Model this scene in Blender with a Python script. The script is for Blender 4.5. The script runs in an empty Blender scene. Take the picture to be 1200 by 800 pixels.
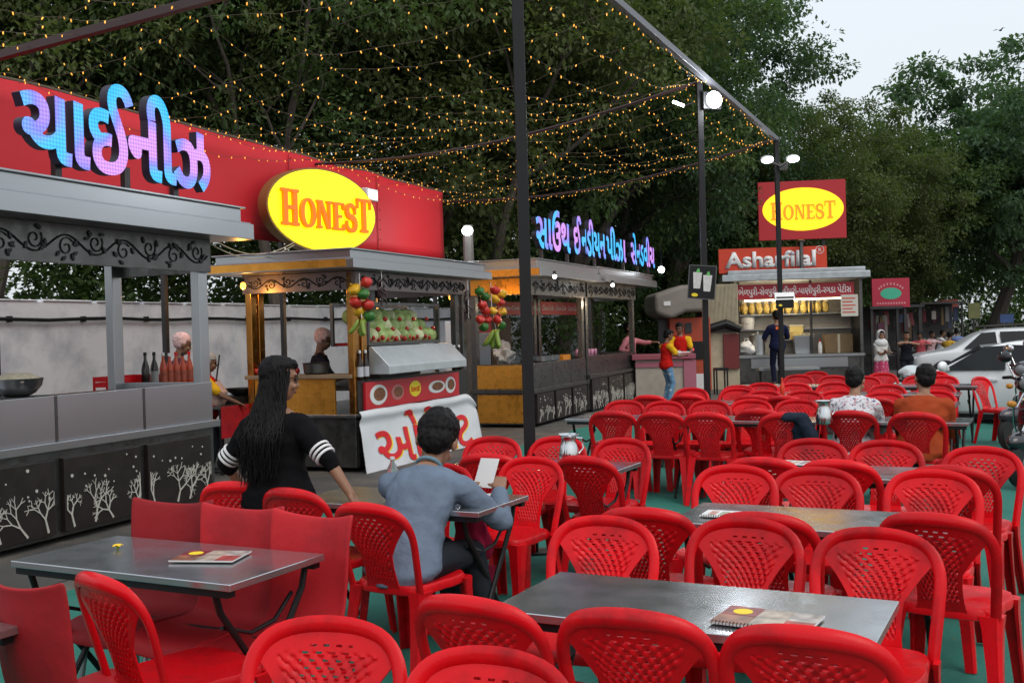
import bpy, bmesh, math, random
from mathutils import Vector, Matrix, noise
SC = bpy.context.scene
COL = SC.collection
R = math.radians
rnd = random.Random(7)

# ------------------------------------------------------------------ camera
FPX, EYE = 1238.0, 1.65
ROLL, PITCH = R(1.6), math.atan(13 / 1238)
_f = Vector((0, math.cos(PITCH), -math.sin(PITCH)))
_u0 = Vector((1, 0, 0)).cross(_f)
CU = _u0 * math.cos(ROLL) + Vector((1, 0, 0)) * math.sin(ROLL)
CR = _f.cross(CU)
cam_data = bpy.data.cameras.new("camera")
cam_data.sensor_width = 36
cam_data.lens = FPX / 1200 * 36
cam_data.clip_end = 2000
cam_data.clip_start = 0.05
cam = bpy.data.objects.new("camera", cam_data)
m = Matrix((CR, CU, -_f)).transposed().to_4x4()
m.translation = (0, 0, EYE)
cam.matrix_world = m
COL.objects.link(cam)
SC.camera = cam

# ------------------------------------------------------------------ dusk sky, weak veiled sun, exposure
SUN_EL, SUN_AZ = R(52), R(150)
world = bpy.data.worlds.new("World")
SC.world = world
world.use_nodes = True
wn = world.node_tree
for nd in list(wn.nodes):
    wn.nodes.remove(nd)
w_out = wn.nodes.new("ShaderNodeOutputWorld")
w_bg = wn.nodes.new("ShaderNodeBackground")
w_sky = wn.nodes.new("ShaderNodeTexSky")
w_sky.sky_type = 'NISHITA'
w_sky.sun_disc = False
w_sky.sun_elevation = SUN_EL
w_sky.sun_rotation = SUN_AZ
w_sky.air_density = 1.6
w_sky.dust_density = 5.0
w_sky.ozone_density = 1.0
w_mix = wn.nodes.new("ShaderNodeMixRGB")
w_mix.inputs[0].default_value = 0.72            # thin overcast veil over the blue
w_tc = wn.nodes.new("ShaderNodeTexCoord")
w_sp = wn.nodes.new("ShaderNodeSeparateXYZ")
wn.links.new(w_tc.outputs["Generated"], w_sp.inputs[0])
w_mr = wn.nodes.new("ShaderNodeMapRange")        # an overcast sky is brightest overhead
w_mr.inputs["From Min"].default_value = 0.05
w_mr.inputs["From Max"].default_value = 0.9
w_mr.inputs["To Min"].default_value = 1.36
w_mr.inputs["To Max"].default_value = 1.75
wn.links.new(w_sp.outputs["Z"], w_mr.inputs["Value"])
w_mul = wn.nodes.new("ShaderNodeVectorMath")
w_mul.operation = 'SCALE'
w_mul.inputs[0].default_value = (5.4, 5.75, 6.1)
wn.links.new(w_mr.outputs[0], w_mul.inputs["Scale"])
wn.links.new(w_mul.outputs[0], w_mix.inputs[2])
wn.links.new(w_sky.outputs[0], w_mix.inputs[1])
wn.links.new(w_mix.outputs[0], w_bg.inputs[0])
w_bg.inputs[1].default_value = 0.13
wn.links.new(w_bg.outputs[0], w_out.inputs[0])
sun_data = bpy.data.lights.new("sun", 'SUN')
sun_data.energy = 0.8
sun_data.angle = R(40)
sun_data.color = (1.0, 0.95, 0.88)
sun = bpy.data.objects.new("sun", sun_data)
# the lamp shines from the sky's sun direction
sd = Vector((math.sin(SUN_AZ) * math.cos(SUN_EL), math.cos(SUN_AZ) * math.cos(SUN_EL), math.sin(SUN_EL)))
sun.rotation_euler = sd.to_track_quat('Z', 'Y').to_euler()
COL.objects.link(sun)
vs = SC.view_settings
vs.view_transform = 'Standard'
vs.look = 'None'
vs.exposure = 0.03
vs.gamma = 1.0
vs.use_curve_mapping = False
SC.cycles.max_bounces = 6
SC.cycles.diffuse_bounces = 3
SC.cycles.glossy_bounces = 3
SC.cycles.transmission_bounces = 4
SC.cycles.caustics_reflective = False
SC.cycles.caustics_refractive = False
SC.cycles.sample_clamp_indirect = 4.0
SC.cycles.use_denoising = True

# ------------------------------------------------------------------ measuring helpers
def ray(px, py):
    d = _f + CR * ((px - 600) / FPX) - CU * ((py - 400) / FPX)
    return d / d.y
def P(px, py, z):
    """photo measurement -> world point at real height z"""
    d = ray(px, py)
    return Vector((0, 0, EYE)) + d * ((z - EYE) / d.z)
def Dp(px, py, Y):
    return Vector((0, 0, EYE)) + ray(px, py) * Y

SA = R(21.5)                                     # direction of the row of stalls
ST = Vector((math.sin(SA), math.cos(SA), 0))
SN = Vector((math.cos(SA), -math.sin(SA), 0))
def S(s, q, z=0.0):
    """stall-row coordinates: s along the row, q across it (-6.7 is the counter front)"""
    return ST * s + SN * q + Vector((0, 0, z))
SROT = R(90) - SA                                # local X along the row, local Y into the stall
TA = R(27.2)                                     # direction of the table rows
TT = Vector((math.sin(TA), math.cos(TA), 0))
TW = Vector((math.cos(TA), -math.sin(TA), 0))
def T(a, b, z=0.0):
    return TW * a + TT * b + Vector((0, 0, z))

# ------------------------------------------------------------------ materials
MATS = {}
def mat(name, color, rough=0.5, metal=0.0, var=0.0, vscale=6.0, dirt=None, dirt_amt=0.0, dirt_scale=3.0, dirt_lo=.48, bump=0.0, bscale=60.0,
        rand=0.0, emit=None, estr=0.0, coat=0.0, trans=0.0, alpha=1.0, spec=0.5, rough_var=0.0, stretch=None, sss=0.0):
    if name in MATS:
        return MATS[name]
    m = bpy.data.materials.new(name)
    m.use_nodes = True
    nt = m.node_tree
    b = nt.nodes["Principled BSDF"]
    L = nt.links.new
    b.inputs["Roughness"].default_value = rough
    b.inputs["Metallic"].default_value = metal
    b.inputs["Specular IOR Level"].default_value = spec
    if coat:
        b.inputs["Coat Weight"].default_value = coat
    if trans:
        b.inputs["Transmission Weight"].default_value = trans
    if sss:
        b.inputs["Subsurface Weight"].default_value = sss
        b.inputs["Subsurface Radius"].default_value = (.02, .008, .004)
    b.inputs["Alpha"].default_value = alpha
    tc = nt.nodes.new("ShaderNodeTexCoord")
    vec = tc.outputs["Object"]
    if rand:
        oi0 = nt.nodes.new("ShaderNodeObjectInfo")
        sc0 = nt.nodes.new("ShaderNodeVectorMath"); sc0.operation = 'SCALE'
        sc0.inputs[0].default_value = (17, 31, 23)
        L(oi0.outputs["Random"], sc0.inputs["Scale"])
        ad0 = nt.nodes.new("ShaderNodeVectorMath"); ad0.operation = 'ADD'
        L(vec, ad0.inputs[0]); L(sc0.outputs[0], ad0.inputs[1])
        vec = ad0.outputs[0]
    if stretch:
        mp = nt.nodes.new("ShaderNodeMapping")
        mp.inputs["Scale"].default_value = stretch
        L(vec, mp.inputs["Vector"])
        vec = mp.outputs["Vector"]
    c = nt.nodes.new("ShaderNodeRGB")
    c.outputs[0].default_value = (*color, 1)
    out = c.outputs[0]
    if var or rand:
        hs = nt.nodes.new("ShaderNodeHueSaturation")
        L(out, hs.inputs["Color"])
        val = None
        if var:
            nz = nt.nodes.new("ShaderNodeTexNoise")
            nz.inputs["Scale"].default_value = vscale
            nz.inputs["Detail"].default_value = 6
            L(vec, nz.inputs["Vector"])
            mr = nt.nodes.new("ShaderNodeMapRange")
            mr.inputs["From Min"].default_value = .25
            mr.inputs["From Max"].default_value = .75
            mr.inputs["To Min"].default_value = 1 - var
            mr.inputs["To Max"].default_value = 1 + var
            L(nz.outputs["Fac"], mr.inputs["Value"])
            val = mr.outputs[0]
        if rand:
            oi = nt.nodes.new("ShaderNodeObjectInfo")
            mr2 = nt.nodes.new("ShaderNodeMapRange")
            mr2.inputs["To Min"].default_value = 1 - rand
            mr2.inputs["To Max"].default_value = 1 + rand
            L(oi.outputs["Random"], mr2.inputs["Value"])
            if val is None:
                val = mr2.outputs[0]
            else:
                mu = nt.nodes.new("ShaderNodeMath")
                mu.operation = 'MULTIPLY'
                L(val, mu.inputs[0])
                L(mr2.outputs[0], mu.inputs[1])
                val = mu.outputs[0]
        L(val, hs.inputs["Value"])
        out = hs.outputs[0]
    if dirt:
        nz = nt.nodes.new("ShaderNodeTexNoise")
        nz.inputs["Scale"].default_value = dirt_scale
        nz.inputs["Detail"].default_value = 8
        nz.inputs["Roughness"].default_value = .65
        L(vec, nz.inputs["Vector"])
        mr = nt.nodes.new("ShaderNodeMapRange")
        mr.inputs["From Min"].default_value = dirt_lo
        mr.inputs["From Max"].default_value = dirt_lo + .27
        mr.inputs["To Max"].default_value = dirt_amt
        L(nz.outputs["Fac"], mr.inputs["Value"])
        mx = nt.nodes.new("ShaderNodeMixRGB")
        L(mr.outputs[0], mx.inputs[0])
        L(out, mx.inputs[1])
        mx.inputs[2].default_value = (*dirt, 1)
        out = mx.outputs[0]
    L(out, b.inputs["Base Color"])
    if rough_var:
        nz = nt.nodes.new("ShaderNodeTexNoise")
        nz.inputs["Scale"].default_value = 9
        nz.inputs["Detail"].default_value = 7
        L(vec, nz.inputs["Vector"])
        mr = nt.nodes.new("ShaderNodeMapRange")
        mr.inputs["From Min"].default_value = .3
        mr.inputs["From Max"].default_value = .7
        mr.inputs["To Min"].default_value = max(.02, rough - rough_var)
        mr.inputs["To Max"].default_value = min(1, rough + rough_var)
        L(nz.outputs["Fac"], mr.inputs["Value"])
        L(mr.outputs[0], b.inputs["Roughness"])
    if bump:
        nz = nt.nodes.new("ShaderNodeTexNoise")
        nz.inputs["Scale"].default_value = bscale
        nz.inputs["Detail"].default_value = 5
        L(vec, nz.inputs["Vector"])
        bp = nt.nodes.new("ShaderNodeBump")
        bp.inputs["Strength"].default_value = bump
        bp.inputs["Distance"].default_value = .02
        L(nz.outputs["Fac"], bp.inputs["Height"])
        L(bp.outputs[0], b.inputs["Normal"])
    if emit:
        b.inputs["Emission Color"].default_value = (*emit, 1)
        b.inputs["Emission Strength"].default_value = estr
    MATS[name] = m
    return m

# ------------------------------------------------------------------ mesh builder
class MB:
    def __init__(s):
        s.bm = bmesh.new()
    def poly(s, pts):
        return s.bm.faces.new([s.bm.verts.new(p) for p in pts])
    def box(s, c, d, rot=None, taper=1.0):
        c = Vector(c)
        hx, hy, hz = d[0] / 2, d[1] / 2, d[2] / 2
        vs = []
        for z in (-hz, hz):
            k = taper if z > 0 else 1
            for x, y in ((-hx, -hy), (hx, -hy), (hx, hy), (-hx, hy)):
                v = Vector((x * k, y * k, z))
                if rot is not None:
                    v = rot @ v
                vs.append(s.bm.verts.new(c + v))
        for f in ((3, 2, 1, 0), (4, 5, 6, 7), (0, 1, 5, 4), (1, 2, 6, 5), (2, 3, 7, 6), (3, 0, 4, 7)):
            s.bm.faces.new([vs[i] for i in f])
        return s
    def span(s, x0, x1, y0, y1, z0, z1):
        return s.box(((x0 + x1) / 2, (y0 + y1) / 2, (z0 + z1) / 2), (abs(x1 - x0), abs(y1 - y0), abs(z1 - z0)))
    def bar(s, p0, p1, w, d=None, w1=None, d1=None, up=(0, 0, 1)):
        p0, p1 = Vector(p0), Vector(p1)
        d = d or w
        w1 = w1 or w
        d1 = d1 or d
        z = (p1 - p0).normalized()
        x = Vector(up).cross(z)
        if x.length < 1e-3:
            x = Vector((1, 0, 0))
        x.normalize()
        y = z.cross(x)
        vs = []
        for p, a, b in ((p0, w, d), (p1, w1, d1)):
            for i, j in ((-1, -1), (1, -1), (1, 1), (-1, 1)):
                vs.append(s.bm.verts.new(p + x * (i * a / 2) + y * (j * b / 2)))
        for f in ((3, 2, 1, 0), (4, 5, 6, 7), (0, 1, 5, 4), (1, 2, 6, 5), (2, 3, 7, 6), (3, 0, 4, 7)):
            s.bm.faces.new([vs[i] for i in f])
        return s
    def tube(s, pts, r, seg=8, sy=1.0, up=None, closed=False):
        pts = [Vector(p) for p in pts]
        n = len(pts)
        rs = r if isinstance(r, (list, tuple)) else [r] * n
        rings = []
        px = None
        for i, p in enumerate(pts):
            a = pts[i - 1] if (i or closed) else pts[0]
            b = pts[(i + 1) % n] if (i < n - 1 or closed) else pts[-1]
            t = (b - a)
            t = t.normalized() if t.length > 1e-9 else Vector((0, 0, 1))
            if up is not None:
                x = Vector(up).cross(t)
            elif px is not None:
                x = px - t * px.dot(t)
            else:
                x = t.cross(Vector((0, 0, 1)) if abs(t.z) < .9 else Vector((1, 0, 0)))
            if x.length < 1e-6:
                x = t.orthogonal()
            x.normalize()
            px = x
            y = t.cross(x)
            rings.append([s.bm.verts.new(p + x * (rs[i] * math.cos(k * 2 * math.pi / seg)) + y * (rs[i] * sy * math.sin(k * 2 * math.pi / seg))) for k in range(seg)])
        for i in range(n if closed else n - 1):
            A, B = rings[i], rings[(i + 1) % n]
            for k in range(seg):
                s.bm.faces.new((A[k], A[(k + 1) % seg], B[(k + 1) % seg], B[k]))
        if not closed:
            s.bm.faces.new(rings[0][::-1])
            s.bm.faces.new(rings[-1])
        return s
    def loft(s, rings, cap=True):
        R_ = [[s.bm.verts.new(p) for p in r] for r in rings]
        n = len(R_[0])
        for A, B in zip(R_, R_[1:]):
            for k in range(n):
                s.bm.faces.new((A[k], A[(k + 1) % n], B[(k + 1) % n], B[k]))
        if cap:
            s.bm.faces.new(R_[0][::-1])
            s.bm.faces.new(R_[-1])
        return s
    def lathe(s, prof, c=(0, 0, 0), seg=20, axis=None, cap=True):
        c = Vector(c)
        q = Vector(axis).to_track_quat('Z', 'Y') if axis is not None else None
        rings = []
        for r, z in prof:
            ring = []
            for k in range(seg):
                v = Vector((max(r, 1e-4) * math.cos(k * 2 * math.pi / seg), max(r, 1e-4) * math.sin(k * 2 * math.pi / seg), z))
                if q is not None:
                    v = q @ v
                ring.append(c + v)
            rings.append(ring)
        return s.loft(rings, cap)
    def ball(s, c, r, seg=12, rings=8, rot=None, nz=0.0, seed=0.0):
        c = Vector(c)
        r = Vector((r, r, r)) if isinstance(r, (int, float)) else Vector(r)
        def pt(th, ph):
            v = Vector((math.sin(th) * math.cos(ph), math.sin(th) * math.sin(ph), math.cos(th)))
            k = 1.0
            if nz:
                k += nz * noise.noise(v * 1.7 + Vector((seed, seed * 1.3, 0)))
            v = Vector((v.x * r.x, v.y * r.y, v.z * r.z)) * k
            if rot is not None:
                v = rot @ v
            return c + v
        top = s.bm.verts.new(pt(0, 0))
        bot = s.bm.verts.new(pt(math.pi, 0))
        rr = [[s.bm.verts.new(pt(math.pi * i / rings, 2 * math.pi * k / seg)) for k in range(seg)] for i in range(1, rings)]
        for k in range(seg):
            s.bm.faces.new((top, rr[0][k], rr[0][(k + 1) % seg]))
            s.bm.faces.new((bot, rr[-1][(k + 1) % seg], rr[-1][k]))
        for A, B in zip(rr, rr[1:]):
            for k in range(seg):
                s.bm.faces.new((A[k], B[k], B[(k + 1) % seg], A[(k + 1) % seg]))
        return s
    def prism(s, pts, y0, y1):
        """polygon in local XZ, extruded along Y from y0 (front) to y1"""
        n = len(pts)
        A = [s.bm.verts.new((x, y0, z)) for x, z in pts]
        B = [s.bm.verts.new((x, y1, z)) for x, z in pts]
        s.bm.faces.new(A)
        s.bm.faces.new(B[::-1])
        for k in range(n):
            s.bm.faces.new((A[k], B[k], B[(k + 1) % n], A[(k + 1) % n]))
        return s
    def xprism(s, pts, x0, x1):
        """polygon in local YZ, extruded along X"""
        n = len(pts)
        A = [s.bm.verts.new((x0, y, z)) for y, z in pts]
        B = [s.bm.verts.new((x1, y, z)) for y, z in pts]
        s.bm.faces.new(A[::-1])
        s.bm.faces.new(B)
        for k in range(n):
            s.bm.faces.new((A[k], A[(k + 1) % n], B[(k + 1) % n], B[k]))
        return s
    def disc(s, c, rx, rz, y0, y1, seg=24):
        return s.prism([(c[0] + rx * math.cos(2 * math.pi * k / seg), c[1] + rz * math.sin(2 * math.pi * k / seg)) for k in range(seg)], y0, y1)
    def build(s, name, m, parent=None, smooth=35, bevel=0.0, loc=None, rotz=None):
        bmesh.ops.recalc_face_normals(s.bm, faces=s.bm.faces)
        me = bpy.data.meshes.new(name)
        s.bm.to_mesh(me)
        s.bm.free()
        return link(name, me, m, parent, smooth, bevel, loc, rotz)

def link(name, me, m, parent=None, smooth=35, bevel=0.0, loc=None, rotz=None):
    if m is not None:
        me.materials.clear()
        me.materials.append(m)
    o = bpy.data.objects.new(name, me)
    COL.objects.link(o)
    if parent is not None:
        o.parent = parent
    if loc is not None:
        o.location = loc
    if rotz is not None:
        o.rotation_euler = (0, 0, rotz)
    if smooth and len(me.polygons):
        me.polygons.foreach_set("use_smooth", [True] * len(me.polygons))
        me.set_sharp_from_angle(angle=R(smooth))
    if bevel:
        bv = o.modifiers.new("bevel", 'BEVEL')
        bv.width = bevel
        bv.segments = 2
        bv.limit_method = 'ANGLE'
        bv.angle_limit = R(40)
        bv.harden_normals = True
    return o

def tag(o, label=None, cat=None, group=None, kind=None):
    if label: o["label"] = label
    if cat: o["category"] = cat
    if group: o["group"] = group
    if kind: o["kind"] = kind
    return o
def thing(name, label, cat, loc=(0, 0, 0), rotz=0.0, group=None):
    o = bpy.data.objects.new(name, None)
    o.empty_display_size = .1
    COL.objects.link(o)
    o.location = loc
    o.rotation_euler = (0, 0, rotz)
    return tag(o, label, cat, group)
def kids(o):
    return list(o.children)
def copy_tree(o, parent=None):
    c = o.copy()
    COL.objects.link(c)
    if parent is not None:
        c.parent = parent
    for ch in kids(o):
        copy_tree(ch, c)
    return c
def bake(ob):
    """evaluated copy of a temporary object's mesh; the object is removed"""
    dg = bpy.context.evaluated_depsgraph_get()
    me = bpy.data.meshes.new_from_object(ob.evaluated_get(dg))
    d = ob.data
    bpy.data.objects.remove(ob)
    (bpy.data.curves if isinstance(d, bpy.types.Curve) else bpy.data.meshes).remove(d)
    return me
def text_mesh(body, size=1.0, extrude=0.0, offset=0.0, align='LEFT', shear=0.0, spacing=1.0, res=4):
    cu = bpy.data.curves.new("text", 'FONT')
    cu.body = body
    cu.size = size
    cu.extrude = extrude
    cu.offset = offset
    cu.align_x = align
    cu.shear = shear
    cu.space_character = spacing
    cu.resolution_u = res
    ob = bpy.data.objects.new("text", cu)
    COL.objects.link(ob)
    me = bake(ob)
    me.name = "lettering"
    return me
def bounds(me):
    xs = [v.co.x for v in me.vertices]; ys = [v.co.y for v in me.vertices]
    return min(xs), max(xs), min(ys), max(ys)
def fit_text(me, x0, x1, z0, z1, y):
    """stand a flat text mesh up in local XZ so that it fills the box; its thickness runs along Y from y backwards"""
    a, b, c, d = bounds(me)
    for v in me.vertices:
        X = x0 + (v.co.x - a) / (b - a) * (x1 - x0)
        Z = z0 + (v.co.y - c) / (d - c) * (z1 - z0)
        v.co = (X, y - v.co.z, Z)
    return me
# ------------------------------------------------------------------ shared materials
M_red = mat("red_plastic", (.62, .005, .010), .29, rand=.2, var=.10, vscale=3, dirt=(.12, .006, .008), dirt_amt=.85, dirt_scale=4.5, dirt_lo=.50, rough_var=.12, bump=.05, bscale=120, spec=.24)
M_redmat = mat("red_vinyl", (.40, .014, .020), .6, spec=.25, rand=.36, var=.12, vscale=2.5, dirt=(.10, .014, .016), dirt_amt=.55, dirt_scale=3, bump=.3, bscale=9)
M_steel = mat("stainless_steel", (.40, .415, .43), .30, .95, var=.07, vscale=.8, stretch=(.4, 2, 2))
M_steeld = mat("dull_steel", (.12, .118, .115), .34, .85, var=.2, vscale=2.5, rough_var=.12, bump=.05, bscale=14)
M_table = mat("table_steel", (.50, .52, .54), .20, .88, var=.05, vscale=5, rough_var=.05, bump=.012, bscale=5, dirt=(.30, .28, .26), dirt_amt=.3, dirt_scale=9)
M_goldrefl = mat("gold_reflection_steel", (.46, .21, .05), .2, .95, var=.2, vscale=2, rough_var=.1, bump=.05, bscale=10)  # gold reflection on the dark posts, put into the steel's colour
M_amberrefl = mat("amber_reflection_sheet", (.72, .33, .05), .3, .7, var=.12, vscale=2, rough_var=.1, bump=.05, bscale=10)  # orange light reflected by the steel sides, painted as base colour
M_dark = mat("dark_steel", (.045, .042, .042), .4, .6, var=.2, bump=.03)
M_black = mat("black_paint", (.009, .009, .010), .42, spec=.3, rough_var=.1, bump=.03, bscale=80)
M_panel = mat("brown_panel", (.016, .011, .010), .35, rough_var=.08, var=.2)
M_cut = mat("pale_cutwork", (.46, .45, .40), .5)
M_white = mat("white_paint", (.72, .72, .72), .5, var=.05)
M_hoard = mat("red_hoarding", (.62, .012, .022), .6, var=.06, vscale=1.2, bump=.06, bscale=2.2)
M_wood = mat("brown_wood", (.16, .075, .035), .5, var=.2, vscale=3, stretch=(1, 8, 8), bump=.05)
M_ply = mat("worn_plywood", (.25, .17, .10), .65, var=.25, vscale=4)
M_skyw = mat("pale_wood", (.55, .42, .28), .6, var=.15)

# ------------------------------------------------------------------ ground
mb = MB()
mb.poly([(-150, -20, 0), (200, -20, 0), (200, 400, 0), (-150, 400, 0)])
M_ground = mat("dusty_ground", (.085, .078, .07), .85, var=.3, vscale=.6, dirt=(.17, .145, .115), dirt_amt=.8, dirt_scale=.9, bump=.4, bscale=18)
tag(mb.build("ground", M_ground), kind="structure")

# green carpet: one worn sheet with wrinkles
M_carpet = mat("green_carpet", (.014, .165, .125), .85, var=.22, vscale=2.2, dirt=(.05, .09, .075), dirt_amt=.6, dirt_scale=2.2, bump=.35, bscale=160)
mb = MB()
nx, ny = 60, 150
c0, c1 = S(1.0, -5.35), S(19.0, -5.35)
grid = []
for j in range(ny + 1):
    s = 1.0 + 17.5 * j / ny
    row = []
    for i in range(nx + 1):
        q = -5.35 + (8.2 + .08 * s) * i / nx
        p = S(s, q)
        h = max(0, noise.noise(Vector((p.x * 1.1, p.y * .35, 3)) * 1.6) - .12) * .08
        h += .004 + abs(noise.noise(Vector((p.x * 3.1, p.y * 1.2, 9)))) * .012
        row.append(mb.bm.verts.new((p.x, p.y, h)))
    grid.append(row)
for a, b in zip(grid, grid[1:]):
    for i in range(nx):
        mb.bm.faces.new((a[i], a[i + 1], b[i + 1], b[i]))
tag(mb.build("carpet", M_carpet, smooth=80), kind="structure")
# concrete apron under the row of stalls
mb = MB()
mb.poly([S(-4, -9.5, .004), S(-4, -5.6, .004), S(27, -5.6, .004), S(27, -9.5, .004)])
tag(mb.build("pavement", mat("grey_apron", (.062, .059, .055), .8, var=.25, vscale=1.1, dirt=(.2, .17, .13), dirt_amt=.6, dirt_scale=1.3, bump=.3, bscale=25)), kind="structure")

# small litter: dry leaves and paper scraps trodden into the carpet and apron
mb = MB(); rlit = random.Random(5)
for k in range(420):
    s_, q_ = rlit.uniform(3, 22), rlit.uniform(-7.2, 3.5)
    p = S(s_, q_, .03 + .006 * rlit.random()); a = rlit.uniform(0, 6.28); l = rlit.uniform(.008, .03)
    d = Vector((math.cos(a), math.sin(a), 0)); e = Vector((-d.y, d.x, .1)) * rlit.uniform(.3, .6)
    mb.poly([p - d * l, p + e * l, p + d * l * 1.2 + Vector((0, 0, .006)), p - e * l])
tag(mb.build("litter", mat("dry_leaf", (.20, .13, .06), .8, var=.6, vscale=3)), "dry leaves and scraps trodden into the carpet", kind="stuff")

# ------------------------------------------------------------------ whitewashed wall behind the stalls
def wnodes_wall():
    m = mat("whitewash", (.74, .76, .79), .9, var=.08, vscale=1.6, dirt=(.26, .30, .37), dirt_amt=.75, dirt_scale=1.5, dirt_lo=.47, bump=.3, bscale=12)
    return m
t = thing("boundary_wall", "whitewashed blue-stained boundary wall with a black pipe along it", "wall", S(2, -11.2), SROT)
mb = MB(); mb.span(0, 36, 0, .25, 0, 2.22)
for k in range(36):
    mb.span(k + .05, k + .95, -.02, .27, 2.222, 2.222 + .02 + .02 * rnd.random())
mb.build("wall_face", wnodes_wall(), t, bevel=.01)
mb = MB()
mb.tube([(x * .65, -.05, 1.98 + .015 * math.sin(x * 1.7)) for x in range(55)], .025, 8)
for x in range(1, 55, 2):
    mb.box((x * .65, -.03, 1.98), (.05, .07, .08))
mb.build("pipe", M_black, t)

# ------------------------------------------------------------------ decoration helpers
def branch_panel(mb, x0, x1, z0, z1, y, seed, dots=12, trunks=4):
    r = random.Random(seed)
    W, Hh = x1 - x0, z1 - z0
    def seg(p, a, l, w, d):
        q = (p[0] + math.cos(a) * l, p[1] + math.sin(a) * l)
        q = (min(max(q[0], x0 + .02), x1 - .02), min(q[1], z1 - .03))
        dx, dz = q[0] - p[0], q[1] - p[1]
        n = math.hypot(dx, dz)
        if n < .01: return
        nx_, nz_ = -dz / n, dx / n
        w2 = w * .72
        mb.prism([(p[0] - nx_ * w, p[1] - nz_ * w), (p[0] + nx_ * w, p[1] + nz_ * w), (q[0] + nx_ * w2, q[1] + nz_ * w2), (q[0] - nx_ * w2, q[1] - nz_ * w2)], y, y - .004 - .0004 * d - .0006 * r.random())
        if d > 0:
            k = 2 if r.random() < .75 else 3
            for i in range(k):
                seg(q, a + (i - (k - 1) / 2) * r.uniform(.7, 1.15) + r.uniform(-.2, .2), l * r.uniform(.62, .9), w2, d - 1)
    for k in range(trunks):
        x = x0 + W * (k + .5 + r.uniform(-.2, .2)) / trunks
        seg((x, z0 + .03), math.pi / 2 + r.uniform(-.7, .7), Hh * r.uniform(.13, .2), .010, 4)
    for k in range(dots):
        rad = r.uniform(.006, .016)
        mb.disc((r.uniform(x0 + .06, x1 - .06), r.uniform(z0 + Hh * .5, z1 - .05)), rad, rad, y, y - .004, 10)

def vine(mb, L, z0, z1, y, seed=1):
    """scroll of stems and leaves along a frieze"""
    r = random.Random(seed)
    zc, A = (z0 + z1) / 2, (z1 - z0) * .26
    per = (z1 - z0) * 2.3
    n = max(2, int(L / per))
    per = L / n
    pts = [(x * L / (n * 16), y, zc + A * math.sin(x * 2 * math.pi / 16)) for x in range(n * 16 + 1)]
    mb.tube(pts, .007, 5)
    for k in range(n * 2):
        xc = (k + .5) * per / 2
        s = 1 if k % 2 == 0 else -1
        c = (xc, zc - s * A * .35)
        pts = []
        for i in range(20):
            a = i / 19 * 2.6 * math.pi
            rr = A * 1.15 * (1 - i / 24)
            pts.append((c[0] + rr * math.cos(a * s + .6), y, c[1] + rr * math.sin(a * s + .6)))
        mb.tube(pts, .0055, 5)
        for i in range(7):
            a = r.uniform(0, 6.28)
            px, pz = c[0] + A * 1.5 * math.cos(a), c[1] + A * 1.35 * math.sin(a)
            if not z0 + .02 < pz < z1 - .02: continue
            b = r.uniform(0, 3.14)
            l, w = A * .42, A * .2
            ca, sa = math.cos(b), math.sin(b)
            q = [(px + u * ca - v * sa, pz + u * sa + v * ca) for u, v in ((-l, 0), (-l * .3, w), (l * .4, w * .8), (l, 0), (l * .4, -w * .8), (-l * .3, -w))]
            mb.prism(q, y + .004, y - .006 - .002 * r.random())

def cornice(mb, x0, x1, y0, y1, z0, z1, step=.09):
    """two-tier roof slab, lower tier standing further out"""
    zm = z0 + (z1 - z0) * .52
    mb.span(x0, x1, y0, y1, z0, zm - .015)
    mb.span(x0 + .02, x1 - .02, y0 + .02, y1 - .02, zm - .015, zm)
    mb.span(x0 + step, x1 - step, y0 + step, y1 - step, zm, z1 - .02)
    mb.span(x0 + step * .6, x1 - step * .6, y0 + step * .6, y1 - step * .6, z1 - .02, z1)

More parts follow.
